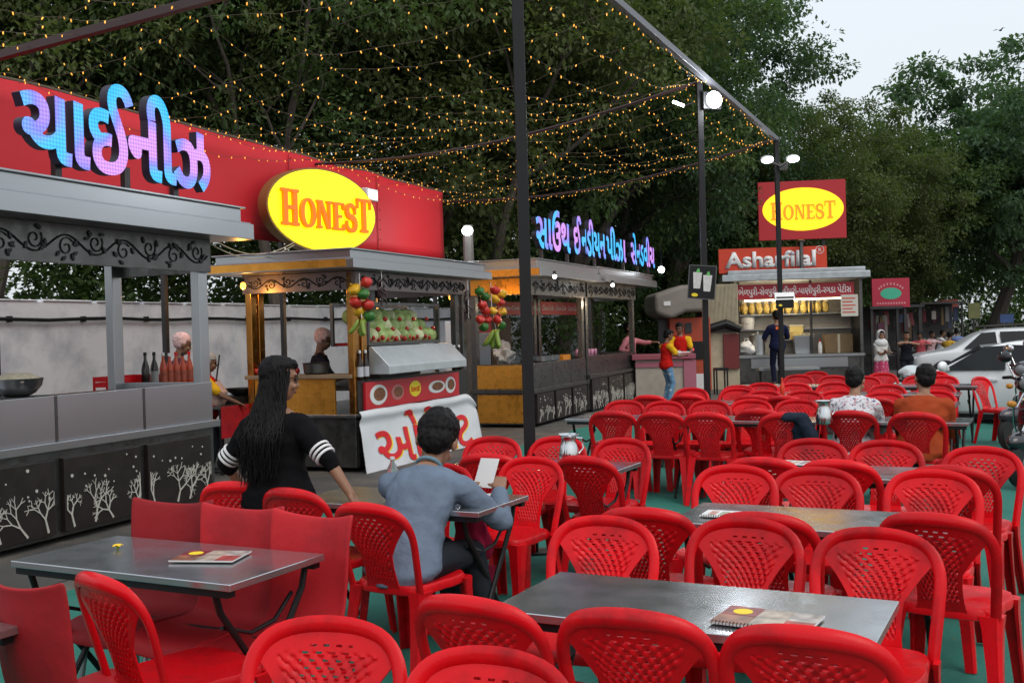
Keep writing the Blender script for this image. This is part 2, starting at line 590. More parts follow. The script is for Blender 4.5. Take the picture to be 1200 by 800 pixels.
def stall(label, s0, s1, q, depth, zc, zp, zr0, zr1, npan, roof=(.3, .3, .4, .25), mats=None, posts_x=None, panel_seed=0, ledge=.84, legz=.05,
          frz=.3, pan=(.09, .7), trunks=4, side_mat=None):
    """steel food cart: counter, ledge, splash board, cut panels, posts, frieze and stepped roof"""
    L_ = s1 - s0
    Ms, Mr = mats or (M_steel, M_steel)
    t = thing("food_stall", label, "food stall", S(s0, q), SROT, "row of steel food stalls")
    mb = MB()
    mb.span(0, L_, .0, depth, legz, ledge - .07)
    mb.build("counter", M_steeld, t, bevel=.008)
    mb = MB()
    mb.span(-.03, L_ + .04, -.06, depth + .03, ledge - .07, ledge)
    mb.build("ledge", Ms, t, bevel=.006)
    mb = MB()
    mb.span(0, L_, 0, .04, ledge, zp)
    mb.span(0, .035, .04, depth, ledge, zp)
    mb.span(L_ - .035, L_, .04, depth, ledge, zp)
    mb.span(.035, L_ - .035, .04, .16, zp - .06, zp - .02)
    sb = mb.build("splash_board", Ms, t, bevel=.006)
    k = 1.05
    while k < L_ - .3:
        mb = MB(); mb.span(k, k + .03, -.003, -.0005, ledge + .002, zp - .004)
        for j in range(5): mb.lathe([(.006, 0), (.004, .003)], (k + .015, -.0032, ledge + .04 + (zp - ledge - .08) * j / 4), 8, axis=(0, -1, 0))
        mb.build("riveted_seam", M_steeld, sb); k += 1.05
    for k in range(npan):
        w = (L_ - .12) / npan
        x0, x1 = .06 + w * k + .05, .06 + w * (k + 1) - .05
        mb = MB(); mb.span(x0, x1, -.05, 0, pan[0], pan[1])
        p = mb.build("cut_panel", M_panel, t, bevel=.006)
        mb = MB(); branch_panel(mb, x0, x1, pan[0], pan[1], -.0525, panel_seed + k, trunks=trunks)
        mb.build("tree_motif", M_cut, p, smooth=0)
    for (x, y) in (posts_x or ((.06, .06), (L_ - .08, .06), (.06, depth - .06), (L_ - .08, depth - .06))):
        mb = MB(); mb.span(x - .07, x + .07, y - .05, y + .05, ledge - .0, zr0 + .002)
        mb.build("post", side_mat or Ms, t, bevel=.008)
    zf0 = zr0 - frz
    mb = MB()
    mb.span(0, L_, -.03, .0, zf0, zr0)
    mb.span(0, .03, .0, depth, zf0, zr0)
    mb.span(L_ - .03, L_, .0, depth, zf0, zr0)
    fr = mb.build("frieze", M_steeld, t, bevel=.004)
    mb = MB(); vine(mb, L_ - .1, zf0 + .02, zr0 - .02, -.036, panel_seed)
    for v in mb.bm.verts: v.co.x += .05
    mb.build("vine_scroll", M_black, fr)
    mb = MB()
    mb.span(.035, L_ - .035, .005, depth - .005, zr0 - .05, zr0 - .02)
    mb.build("ceiling_board", M_dark, t)
    mb = MB()
    cornice(mb, -roof[0], L_ + roof[1], -roof[2], depth + roof[3], zr0, zr1)
    mb.build("roof", Mr, t, bevel=.006)
    return t

# ------------------------------------------------------------------ stalls
chin = stall("long grey steel stall under blue and violet letters, bottles on its counter", 4.6, 8.76, -6.7, 1.2, .84, 1.22, 2.64, 2.97, 4, roof=(.3, .28, .36, .25), panel_seed=11, frz=.33)
hon_posts = ((.06, .06), (.26, .06), (3.0, .06), (3.24, .06), (.06, 1.5), (.22, 1.5), (3.24, 1.5))
hon = thing("food_stall", "amber-lit steel corner stall with white cloth banner on its front", "food stall", S(11.02, -6.35), SROT, "row of steel food stalls")
mb = MB()
mb.span(0, .05, .02, 1.58, .06, .66)
mb.span(.05, 3.28, .02, 1.58, .06, .62)
mb.build("counter", M_steeld, hon, bevel=.008)
mb = MB(); mb.span(-.04, 3.3, .0, 1.62, .661, .70); mb.build("ledge", M_steel, hon, bevel=.006)
mb = MB(); mb.span(0, .04, .3, 1.44, .70, 1.13); mb.build("side_glow_panel", M_amberrefl, hon, bevel=.004)  # warm reflection on this panel is painted in its colour
mb = MB(); mb.span(-.04, .3, .05, 1.56, 1.131, 1.18); mb.build("side_shelf", M_ply, hon, bevel=.006)
mb = MB(); mb.span(.04, 3.26, 0, .05, .70, 1.10)
mb.span(.05, 3.26, .05, 1.5, .98, 1.02)
mb.build("front_board", M_dark, hon, bevel=.005)
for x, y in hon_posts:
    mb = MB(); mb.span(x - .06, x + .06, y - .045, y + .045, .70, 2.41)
    mb.build("post", M_goldrefl if x < 2 else M_steeld, hon, bevel=.012)
mb = MB()
mb.span(0, 3.28, -.03, 0, 2.19, 2.41); mb.span(0, .03, 0, 1.58, 2.19, 2.41); mb.span(3.25, 3.28, 0, 1.58, 2.19, 2.41)
fr = mb.build("frieze", mat("mauve_steel", (.20, .16, .16), .4, .7), hon, bevel=.003)
mb = MB(); vine(mb, 3.1, 2.205, 2.395, -.035, 5)
for v in mb.bm.verts: v.co.x += .09
mb.build("vine_scroll", M_black, fr)
mb = MB(); vine(mb, 1.4, 2.205, 2.395, 0, 6)
for v in mb.bm.verts: v.co = (-.004 + v.co.y, .1 + v.co.x, v.co.z)
mb.build("vine_scroll", M_black, fr)
mb = MB(); mb.span(.035, 3.24, .01, 1.57, 2.36, 2.39); mb.build("ceiling_board", M_dark, hon)
mb = MB(); cornice(mb, -.5, 3.6, -.3, 1.75, 2.415, 2.65); mb.build("roof", M_steel, hon, bevel=.006)
mb = MB(); mb.span(-.506, -.5, -.2, 1.7, 2.43, 2.52); mb.build("roof_glow_sheet", M_amberrefl, hon)  # thin sheet added to carry the painted orange glow of the roof side

si = stall("brown steel stall under the small blue letters, soft drink banner inside", 16.6, 19.62, -6.2, 1.1, .65, 1.08, 2.54, 2.83, 3, roof=(.32, .4, .32, .2), panel_seed=31, ledge=.65, frz=.3, pan=(.06, .56), trunks=3, side_mat=M_steeld,
           mats=(M_steeld, M_steel))
sw = stall("far steel stall at end of the row with lace-cut black panels", 19.74, 23.4, -6.2, 1.1, .72, 1.10, 2.56, 2.85, 3, roof=(.0, .9, .32, .2), panel_seed=51, ledge=.74, frz=.3, pan=(.03, .64), trunks=7, side_mat=M_steeld,
           mats=(M_steeld, M_steel))
# sheets over the brown stall's side, orange glow put into their colour
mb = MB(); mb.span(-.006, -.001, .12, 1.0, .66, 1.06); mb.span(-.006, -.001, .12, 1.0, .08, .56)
mb.build("side_glow_panel", M_amberrefl, si)
mb = MB(); mb.span(-.036, -.031, .04, 1.06, 2.26, 2.52); mb.build("frieze_glow_sheet", M_amberrefl, si)
mb = MB(); mb.span(-.326, -.32, -.3, 1.28, 2.55, 2.66); mb.build("roof_glow_sheet", M_amberrefl, si)

# ------------------------------------------------------------------ red hoarding behind the roofs
t = thing("hoarding", "long red hoarding sheet stretched on a frame behind the stall roofs", "hoarding", S(2.5, -8.45), SROT)
mb = MB()
N_ = 80
top = []
for i in range(N_ + 1):
    x = 15.6 * i / N_
    top.append((x, 4.28 + .05 * noise.noise(Vector((x * .9, 0, 0)))))
rows = []
for j in range(7):
    f = j / 6
    rows.append([mb.bm.verts.new((x, .035 * noise.noise(Vector((x * .7, f * 2, 4))), 2.98 + (z - 2.98) * f)) for x, z in top])
for A, B in zip(rows, rows[1:]):
    for i in range(N_):
        mb.bm.faces.new((A[i], A[i + 1], B[i + 1], B[i]))
sh = mb.build("vinyl_sheet", M_hoard, t, smooth=80)
so = sh.modifiers.new("thick", 'SOLIDIFY'); so.thickness = .012
for k in range(1, 6):
    x = 2.6 * k
    mb = MB(); mb.tube([(x + .01 * math.sin(j), .035 * noise.noise(Vector((x * .7, j / 6 * 2, 4))) - .014, 2.99 + 1.27 * j / 6) for j in range(7)], .007, 5)
    for j in range(8): mb.ball((x + .05, -.03, 3.05 + 1.15 * j / 7), .012, 8, 5)
    mb.build("stitched_seam", mat("dark_red_seam", (.32, .008, .014), .6), t)
mb = MB(); mb.tube([(x, .03, z + .01) for x, z in top], .028, 6)
mb.build("rope_hem", mat("brown_hem", (.10, .075, .05), .9), t)
for k in range(7):
    mb = MB(); mb.bar((k * 2.5 + .3, .08, 0), (k * 2.5 + .3, .08, 4.25), .06); mb.build("support_post", M_dark, t)

# ------------------------------------------------------------------ lit letters
def led_mat(name, cols, axis_len):
    m = bpy.data.materials.new(name); m.use_nodes = True
    nt = m.node_tree; b = nt.nodes["Principled BSDF"]; L = nt.links.new
    tc = nt.nodes.new("ShaderNodeTexCoord")
    nz = nt.nodes.new("ShaderNodeTexNoise"); nz.inputs["Scale"].default_value = 1.5 / axis_len; nz.inputs["Detail"].default_value = 1
    L(tc.outputs["Object"], nz.inputs["Vector"])
    cr = nt.nodes.new("ShaderNodeValToRGB")
    e = cr.color_ramp.elements
    e[0].position, e[0].color = .36, (*cols[0], 1)
    e[1].position, e[1].color = .62, (*cols[-1], 1)
    for k, c in enumerate(cols[1:-1]):
        x = e.new(.36 + .26 * (k + 1) / (len(cols) - 1)); x.color = (*c, 1)
    L(nz.outputs["Fac"], cr.inputs[0])
    # rows of single diodes
    sp = nt.nodes.new("ShaderNodeSeparateXYZ"); L(tc.outputs["Object"], sp.inputs[0])
    prev = None
    for ax in ("X", "Z"):
        mu = nt.nodes.new("ShaderNodeMath"); mu.operation = 'MULTIPLY'; mu.inputs[1].default_value = 190
        L(sp.outputs[ax], mu.inputs[0])
        si_ = nt.nodes.new("ShaderNodeMath"); si_.operation = 'SINE'; L(mu.outputs[0], si_.inputs[0])
        if prev is None: prev = si_
        else:
            ad = nt.nodes.new("ShaderNodeMath"); ad.operation = 'ADD'; L(prev.outputs[0], ad.inputs[0]); L(si_.outputs[0], ad.inputs[1]); prev = ad
    mr = nt.nodes.new("ShaderNodeMapRange"); mr.inputs["From Min"].default_value = -2; mr.inputs["From Max"].default_value = 2
    mr.inputs["To Min"].default_value = .8; mr.inputs["To Max"].default_value = 1.7
    L(prev.outputs[0], mr.inputs["Value"])
    b.inputs["Base Color"].default_value = (.05, .05, .06, 1)
    L(cr.outputs[0], b.inputs["Emission Color"]); L(mr.outputs[0], b.inputs["Emission Strength"])
    return m
M_led = led_mat("led_face", [(.0, .42, .85), (.04, .46, .95), (.20, .20, .90), (.58, .26, .80)], 1.0)
M_ledside = mat("led_case", (.012, .010, .03), .5)

def half_mesh(me, frac):
    a, b, c, d = bounds(me)
    bm = bmesh.new(); bm.from_mesh(me)
    bmesh.ops.bisect_plane(bm, geom=bm.verts[:] + bm.edges[:] + bm.faces[:], plane_co=(a + (b - a) * frac, 0, 0), plane_no=(1, 0, 0), clear_outer=True)
    bm.to_mesh(me); bm.free()
    return me
def word_mesh(parts, size, extrude, offset, gap=.0):
    """joins text pieces; a piece in a tuple is a half letter (its stem cut off)"""
    bm = bmesh.new(); x = 0
    for p in parts:
        if isinstance(p, tuple):
            me = half_mesh(text_mesh(p[0], size, extrude, offset), p[1])
        else:
            me = text_mesh(p, size, extrude, offset)
        a, b, c, d = bounds(me)
        for v in me.vertices: v.co.x += x - a
        bm.from_mesh(me)
        x += (b - a) + gap
        bpy.data.meshes.remove(me)
    me = bpy.data.meshes.new("lettering"); bm.to_mesh(me); bm.free()
    return me

def letter_sign(label, words_, loc, posts):
    """words_: (parts, x0, x1, z0, z1)"""
    t = thing("letter_sign", label, "sign", loc, SROT)
    for parts, x0, x1, z0, z1, off in words_:
        me = fit_text(word_mesh(parts, 1, .5, off), x0, x1, z0, z1, 0)
        ys = [v.co.y for v in me.vertices]
        for v in me.vertices: v.co.y = (v.co.y - min(ys)) * .085
        case = link("letter_case", me, M_ledside, t, 30)
        me2 = fit_text(word_mesh(parts, 1, .0, off), x0, x1, z0, z1, -.004)
        link("lettering", me2, M_led, case, 0)
    for x, z0, z1 in posts:
        mb = MB(); mb.bar((x, .1, z0), (x, .1, z1), .07, .05); mb.build("support_post", M_dark, t)
    return t
letter_sign("big glowing blue and violet Gujarati letters above the near stall roof",
            [(["ચાઈનીઝ"], 0, 2.32, .03, .84, .030)], S(6.25, -6.5, 3.04), [(.45, -.08, .15), (1.25, -.08, .15), (1.9, -.08, .15)])
letter_sign("small row of blue and pink Gujarati letters over the far stall roofs",
            [(["સાઉથ"], 0, 1.8, -.02, .70, .03), (["ઈ", ("ન", .72), "ડીયન"], 2.0, 4.05, .0, .72, .03), (["પીઝા"], 4.12, 5.6, .0, .70, .03), (["સે", ("ન", .72), "ડવીચ"], 6.0, 8.15, .0, .70, .03)],
            S(16.45, -6.0, 3.02), [(.5, -.2, .1), (1.9, -.2, .1), (5.7, -.2, .1), (6.9, -.2, .1), (7.9, -.2, .1), (3.6, -.2, .05)])

# serif capitals as polygons (unit height, origin left-bottom)
def serif(ch):
    S_ = .09
    def I(x, w, z0=0, z1=1): return [[(x, z0), (x + w, z0), (x + w, z1), (x, z1)]]
    def slab(x, w, z): return [[(x, z), (x + w, z), (x + w, z + S_), (x, z + S_)]]
    if ch == "H": return I(.08, .17) + I(.5, .17) + slab(0, .33, 0) + slab(0, .33, 1 - S_) + slab(.42, .33, 0) + slab(.42, .33, 1 - S_) + [[(.25, .44), (.5, .44), (.5, .55), (.25, .55)]], .77
    if ch == "N": return I(.06, .09) + I(.55, .09) + [[(.08, 1), (.25, 1), (.64, 0), (.5, 0)]] + slab(0, .22, 0) + slab(0, .2, 1 - S_) + slab(.48, .24, 1 - S_), .74
    if ch == "E": return I(.08, .17) + slab(0, .58, 0) + slab(0, .58, 1 - S_) + [[(.25, .45), (.45, .45), (.45, .55), (.25, .55)], [(.51, 0), (.58, 0), (.58, .26), (.51, .2)], [(.51, 1), (.58, 1), (.58, .74), (.51, .8)]], .62
    if ch == "T": return I(.27, .17) + slab(.17, .37, 0) + slab(0, .71, 1 - S_) + [[(0, 1), (.07, 1), (.05, .7), (0, .7)], [(.64, 1), (.71, 1), (.71, .7), (.66, .7)]], .74
    if ch == "O":
        o = []
        n = 20
        for k in range(n):
            a, b = 2 * math.pi * k / n, 2 * math.pi * (k + 1) / n
            f = lambda q, rx, rz: (.37 + rx * math.cos(q), .5 + rz * math.sin(q))
            o.append([f(a, .37, .52), f(b, .37, .52), f(b, .2, .43), f(a, .2, .43)])
        return o, .77
    if ch == "S":
        o = []
        pts = []
        for k in range(25):
            u = k / 24
            if u < .5:
                a = R(20) + (R(270) - R(20)) * (u * 2)
                pts.append((.28 + .21 * math.cos(a), .75 + .22 * math.sin(a)))
            else:
                a = R(90) - (R(250)) * ((u - .5) * 2)
                pts.append((.28 + .23 * math.cos(a), .27 + .25 * math.sin(a)))
        for k in range(24):
            (x, z), (X, Z) = pts[k], pts[k + 1]
            w = .05 + .05 * math.sin(math.pi * k / 23)
            n = math.hypot(X - x, Z - z) or 1
            nx_, nz_ = -(Z - z) / n * w, (X - x) / n * w
            o.append([(x - nx_, z - nz_), (x + nx_, z + nz_), (X + nx_, Z + nz_), (X - nx_, Z - nz_)])
        return o + [[(.46, .62), (.52, .62), (.52, .95), (.46, .85)], [(.02, .05), (.08, .15), (.08, .38), (.02, .38)]], .58
def honest(mb, x0, x1, z0, h, y0, y1, first=1.25):
    tot = 0; items = []
    for i, ch in enumerate("HONEST"):
        polys, w = serif(ch)
        k = first if i in (0, 5) else 1
        items.append((polys, w * (1.0 if k == 1 else 1.05), k, tot)); tot += w * (1.0 if k == 1 else 1.05) + .04
    f = (x1 - x0) / tot
    for j, (polys, w, k, x) in enumerate(items):
        for i, p in enumerate(polys):
            e = .0003 * i
            mb.prism([(x0 + (x + a * (1.05 if k != 1 else 1)) * f, z0 + b * h * k) for a, b in p], y0 - e, y1)

M_oval = mat("lit_yellow_face", (.9, .7, .02), .4, emit=(1.0, .80, .0), estr=1.15)
M_orange = mat("orange_letter", (.85, .14, .01), .4, emit=(1.0, .16, .0), estr=.75)
M_bronze = mat("bronze_rim", (.30, .19, .07), .4, .6)
# oval sign on the hoarding
c = S(13.05, -7.95, 3.42)
t = thing("oval_sign", "large lit yellow oval sign with orange capitals on the red hoarding", "sign", c, R(90) - R(31))
mb = MB(); mb.disc((0, 0), 1.16, .60, 0, .16, 48); mb.build("case", M_bronze, t)
mb = MB(); mb.disc((0, 0), 1.13, .575, -.012, -.001, 48); mb.build("lit_face", M_oval, t)
mb = MB(); honest(mb, -.92, 1.02, -.26, .40, -.06, -.013); mb.build("lettering", M_orange, t)

# white flood lamp on the hoarding
M_flood = mat("flood_glow", (1, 1, 1), .4, emit=(.92, .97, 1.0), estr=14)
M_flood2 = mat("flood_glow_dim", (1, 1, 1), .4, emit=(.92, .92, 1.0), estr=3)
t = thing("flood_lamp", "small square white lamp on the red hoarding beside the yellow oval", "lamp", S(14.95, -8.2, 3.87), SROT)
mb = MB(); mb.span(-.22, .16, 0, .1, -.09, .1); mb.bar((0, .1, 0), (0, .26, 0), .03); mb.build("housing", M_white, t, bevel=.01)
mb = MB(); mb.span(-.16, .12, -.006, 0, -.065, .075); mb.build("lens", M_flood2, t)
# ------------------------------------------------------------------ red plastic chair (armless, woven splat); faces local +Y
def chair_y(x, z):
    """the back's surface"""
    f = max(0.0, (z - .42) / .42)
    return -.195 - .115 * f ** 1.1 - .035 * (1 - (x / .235) ** 2) * (.35 + .65 * f)
def arch_pt(u):
    """u 0..1 along the rim from left foot over the top to right foot (x, z)"""
    pts = [(-.205, .40), (-.213, .50), (-.222, .60), (-.2275, .68), (-.221, .735), (-.196, .785), (-.15, .818), (-.08, .834), (0, .838),
           (.08, .834), (.15, .818), (.196, .785), (.221, .735), (.2275, .68), (.222, .60), (.213, .50), (.205, .40)]
    k = u * (len(pts) - 1)
    i = min(int(k), len(pts) - 2)
    f = k - i
    p0 = pts[max(i - 1, 0)]; p1 = pts[i]; p2 = pts[i + 1]; p3 = pts[min(i + 2, len(pts) - 1)]
    return tuple(.5 * ((2 * p1[a]) + (p2[a] - p0[a]) * f + (2 * p0[a] - 5 * p1[a] + 4 * p2[a] - p3[a]) * f * f + (3 * p1[a] - p0[a] - 3 * p2[a] + p3[a]) * f ** 3) for a in (0, 1))
def arch_half(z):
    """inner half width of the rim at height z"""
    best = 0
    for k in range(60):
        x, zz = arch_pt(.5 + .5 * k / 59)
        if zz >= z: best = x
    return best
def chair_meshes():
    # rim
    mb = MB()
    pts, rs = [], []
    N_ = 40
    for k in range(N_ + 1):
        x, z = arch_pt(k / N_)
        pts.append((x * .985, chair_y(x, z) + .004, z - .004))
        rs.append(.0185 if abs(k - N_ / 2) > 11 else .0185 + .0075 * (1 - abs(k - N_ / 2) / 11))
    mb.tube(pts, rs, 8, sy=.5, up=(0, 1, -.25))
    rim = mb
    # splat: a grid with a basket of holes
    nu, nv = 60, 60
    z_c = lambda f: .43 + .385 * f
    vs = []
    for j in range(nv + 1):
        z = .43 + (.815 - .43) * j / nv
        f = (z - .43) / .385
        hw = .100 - .010 * math.sin(min(1, f / .5) * math.pi) + max(0, (z - .60) / .16) ** 1.25 * .112
        hw = min(hw, max(.03, arch_half(z) - .008))
        row = []
        for i in range(nu + 1):
            u = -1 + 2 * i / nu
            x = u * hw
            y = chair_y(x, z)
            inside = abs(u) < .8 * (1 - .35 * max(0, f - .55)) and .12 < f < .86
            if inside:
                y += .0042 * math.sin((i + 3 * ((j // 3) % 2)) * math.pi / 3 + 1.2)
            row.append(rim.bm.verts.new((x, y, z)))
        vs.append(row)
    for j in range(nv):
        for i in range(nu):
            u = -1 + 2 * (i + .5) / nu
            f = (j + .5) / nv
            lim = min(.80, .086 / (.100 - .010 * math.sin(min(1, f / .5) * math.pi) + max(0, (z_c(f) - .60) / .16) ** 1.25 * .112))
            if abs(u) < lim and   .12 < f < .93 and (i + 3 * ((j // 3) % 2)) % 6 < 3 and j % 3 == 0:
                continue
            rim.bm.faces.new((vs[j][i], vs[j][i + 1], vs[j + 1][i + 1], vs[j + 1][i]))
    geo = [f for f in rim.bm.faces if len(f.verts) == 4]
    bmesh.ops.recalc_face_normals(rim.bm, faces=rim.bm.faces)
    back = bpy.data.meshes.new("backrest"); rim.bm.to_mesh(back); rim.bm.free()
    ob = bpy.data.objects.new("tmp", back); COL.objects.link(ob)
    so = ob.modifiers.new("s", 'SOLIDIFY'); so.thickness = .006; so.offset = 0
    bk = bake(ob); bk.name = "backrest"
    # seat
    mb = MB()
    def ring(s, z, dip=0):
        out = []
        for k in range(36):
            a = 2 * math.pi * k / 36
            ca, sa = math.cos(a), math.sin(a)
            n = 4.5
            rr = (abs(ca) ** n + abs(sa) ** n) ** (-1 / n)
            w = .215 if sa > 0 else .205
            out.append((rr * ca * w * s, rr * sa * .215 * s + .005, z))
        return out
    mb.loft([ring(.97, .405), ring(1.01, .41), ring(1.02, .438), ring(.985, .452), ring(.9, .450), ring(.6, .440), ring(.25, .434), ring(.02, .433)])
    bmesh.ops.recalc_face_normals(mb.bm, faces=mb.bm.faces)
    seat = bpy.data.meshes.new("seat"); mb.bm.to_mesh(seat); mb.bm.free()
    legs = []
    for sx in (-1, 1):
        for fr in (1, 0):
            mb = MB()
            top = Vector((sx * .185, .175 if fr else -.17, .43))
            bot = Vector((sx * .218, .222 if fr else -.262, 0))
            rings = []
            for f in (0, .12, .5, 1):
                c = top.lerp(bot, f)
                w = (.046, .038, .029, .024)[(0, .12, .5, 1).index(f)]
                d = (.040, .034, .026, .021)[(0, .12, .5, 1).index(f)]
                # angle section, open to the inside
                sy = 1 if fr else -1
                rings.append([c + Vector((x * sx, y * sy, 0)) for x, y in ((-w, d * .9), (w * .55, d), (w, d * .5), (w, -d), (w * .6, -d), (w * .45, d * .45), (-w, d * .4))])
            mb.loft(rings)
            bmesh.ops.recalc_face_normals(mb.bm, faces=mb.bm.faces)
            me = bpy.data.meshes.new("leg"); mb.bm.to_mesh(me); mb.bm.free()
            legs.append(me)
    return bk, seat, legs
CH = chair_meshes()
def make_chair():
    t = thing("plastic_chair", "red plastic chair", "chair")
    link("backrest", CH[0], M_red, t, 50)
    link("seat", CH[1], M_red, t, 50)
    for me in CH[2]:
        link("leg", me, M_red, t, 40)
    return t
chair0 = make_chair()
chair_used = [False]
def chair(px, py, face, label, d=0.0, group="red plastic chairs", top=.838):
    """px,py: where the photo shows the middle of the back's top edge; face 'F' looks back at the camera, 'B' away from it"""
    p = P(px, py, top)
    rz = (-TA if face == 'B' else math.pi - TA) + R(d)
    o = chair0 if not chair_used[0] else copy_tree(chair0)
    chair_used[0] = True
    off = Matrix.Rotation(rz, 3, 'Z') @ Vector((0, -.335, 0))
    o.location = (p.x - off.x, p.y - off.y, .012)
    o.rotation_euler = (0, 0, rz)
    tag(o, label, "chair", group)
    return o

# nearest row, backs to the camera, at the big front table
chair(548, 711, 'B', "red chair tucked under near edge of the front steel table, left end", -4)
chair(736, 727, 'B', "scuffed red chair tucked under near edge of the front table, middle", 3)
chair(942, 748, 'B', "red chair under the spiral menu's edge of the front table", 1)
chair(388, 735, 'F', "shiny red chair facing the camera between the two nearest tables", 14)
chair(582, 773, 'F', "red chair cut by the bottom frame edge, only its top rim visible", 3)
chair(112, 683, 'B', "dirty red chair at near side of the left table, its back to us", -14)
# front table, far side
chair(711, 613, 'F', "red chair behind left end of the front table, woven back facing us", 2)
chair(876, 615, 'F', "red chair behind middle of the front table, woven back facing us", 0)
chair(1030, 628, 'F', "red chair behind right end of the front table, woven back facing us", -3)
# second table, near side
chair(752, 603, 'B', "dark-backed red chair at near left of the second right-hand table", 4)
chair(890, 609, 'B', "dark-backed red chair at near middle of the second right-hand table", 0)
chair(1092, 610, 'B', "red chair with pierced back at near right of the second right-hand table", -8)
chair(864, 551, 'F', "red chair behind left end of the second right-hand table", 0)
chair(958, 554, 'F', "red chair behind middle of the second right-hand table", 2)
chair(1094, 557, 'F', "red chair behind right end of the second right-hand table", -2)
# third table
chair(892, 542, 'B', "red chair at near left of the third right-hand table by the folded menu", 0)
chair(980, 545, 'B', "red chair at near middle of the third right-hand table", -2)
chair(1112, 552, 'B', "red chair at near right of the third right-hand table", -6)
chair(954, 519, 'F', "red chair behind left end of the third table, before the patterned shirt", 0)
chair(1039, 521, 'F', "red chair behind middle of the third table, before the orange shirt", 0)
chair(1153, 529, 'F', "red chair at right end of the third table, standing free in the aisle", -12)
# the couple's table and the one behind it
chair(338, 579, 'B', "red chair just behind the woman in black, right of a twin", -4)
chair(272, 571, 'B', "red chair left of its twin behind the woman in black", 12)
chair(427, 597, 'B', "red chair the man in blue sits on, rim worn dark", -5)
chair(627, 541, 'F', "tall bright red chair at right end of the couple's table", -6)
chair(520, 549, 'F', "red chair facing the man in blue across the couple's table", 0)
chair(570, 537, 'B', "red chair at near left of the table with the steel jug", 4)
chair(682, 540, 'B', "red chair at near right of the table with the steel jug", -8)
chair(580, 516, 'F', "red chair behind the jug table, in front of the white banner", 4)
chair(656, 516, 'F', "red chair right behind the steel jug", 0)
chair(732, 518, 'F', "red chair at right end of the jug table, full back showing", -8)
# fourth row, near side
chair(716, 485, 'B', "leftmost red chair in the long fourth row, back to us", 6)
chair(772, 486, 'B', "second red chair from left in the long fourth row, back to us", 2)
chair(827, 487, 'B', "third red chair from left in the long fourth row, back to us", 0)
chair(888, 483, 'B', "fourth red chair from left in the long fourth row, back to us", 0)
chair(921, 487, 'B', "red chair turned sideways with a dark jacket over it", 22)
chair(995, 485, 'B', "red chair the man in the white patterned shirt sits on", 4)
chair(1073, 487, 'B', "red chair the man in the orange shirt sits on", -2)
# fourth row, far side
chair(733, 472, 'F', "leftmost red chair on far side of the long fourth row", 4)
chair(780, 473, 'F', "second red chair from left on far side of the long fourth row", 0)
chair(833, 472, 'F', "third red chair from left on far side of the long fourth row", 0)
chair(881, 471, 'F', "fourth red chair from left on far side of the long fourth row", 0)
chair(935, 471, 'F', "red chair on far side of the fourth row, just left of the far jug", 0)
# further rows
chair(760, 466, 'B', "red chair back-on in front of the standing boy's left side", 0)
chair(805, 465, 'B', "red chair back-on between the boy and the drinks pole", 0)
chair(811, 457, 'F', "red chair facing us at foot of the drinks pole", 0)
chair(882, 466, 'B', "dark red chair back in the fifth row, left of its neighbour", 0)
chair(918, 467, 'B', "dark red chair back in the fifth row, right of its neighbour", 0)
chair(865, 457, 'F', "red chair facing us, front one of two lined up below the black stool", 0)
chair(866, 453, 'F', "red chair facing us, rear one of two lined up below the black stool", 0, top=.85)
chair(896, 460, 'F', "pinkish red chair facing us in the fifth row behind the orange bottle", 0)
chair(894, 451, 'F', "red chair facing us just left of the man in navy", 0)
chair(943, 460, 'F', "red chair facing us in the fifth row, right of the navy man's legs", 0)
chair(983, 460, 'F', "red chair facing us left of the patterned shirt man's head", 0)
chair(932, 451, 'F', "red chair facing us in the sixth row below the cart's small bench", 0)
chair(978, 450, 'F', "red chair facing us in the sixth row, next to the dark head", 0)
chair(936, 441, 'F', "red chair facing us in the seventh row before the snack cart", 0)
chair(957, 437, 'F', "rearmost red chair facing us close to the snack cart", -10)
chair(977, 442, 'F', "faded red chair in the seventh row before the snack cart's right end", 0)
chair(1024, 469, 'B', "red chair back-on between the two seated men", 0)
chair(1036, 462, 'F', "red chair facing us across from the two seated men", 0)
chair(1040, 453, 'F', "red chair behind the seated men's heads, sixth row", 0)
chair(1034, 439, 'F', "red chair in front of the woman in the white scarf", 0)
chair(1014, 443, 'F', "red chair left of the woman in the white scarf", 0)
chair(1078, 442, 'F', "red chair below the girl in black", 0)
chair(1094, 437, 'F', "rearmost red chair beside the white car's bumper", 0)
chair(1104, 442, 'F', "rear chair of three lined up along the aisle by the car", -6)
chair(1098, 451, 'F', "middle chair of three lined up along the aisle by the car", -6)
chair(1096, 460, 'F', "front chair of three lined up along the aisle by the car", -6)
chair(1146, 444, 'F', "red chair alone by the white car, turned side-on to us", 62)

# ------------------------------------------------------------------ folding tables
def make_table():
    t = thing("folding_table", "table", "table")
    W, D = 1.18, .56
    mb = MB(); mb.span(-W / 2, W / 2, -D / 2, D / 2, .722, .75)
    mb.build("tabletop", M_table, t, bevel=.004)
    mb = MB()
    for y in (-D / 2 + .03, D / 2 - .03): mb.span(-W / 2 + .02, W / 2 - .02, y - .02, y + .02, .695, .7215)
    mb.build("under_frame", M_black, t)
    for sx in (-1, 1):
        x = sx * (W / 2 - .09)
        for sy in (-1, 1):
            mb = MB()
            mb.tube([(x + sy * .014, sy * (D / 2 - .035), .70), (x + sy * .014, sy * (D / 2 - .06), .62), (x + sy * .014, -sy * (D / 2 - .06), .03), (x + sy * .014, -sy * (D / 2 - .05), .012)], .0135, 8)
            mb.build("leg", M_black, t)
        mb = MB()
        mb.tube([(x - .03 * sx, -D / 2 + .08, .56), (x - .03 * sx, -.04, .50), (x - .03 * sx, .1, .515), (x - .03 * sx, D / 2 - .07, .60)], .009, 6)
        mb.build("brace", M_black, t)
    return t
tab0 = make_table(); tab_used = [False]
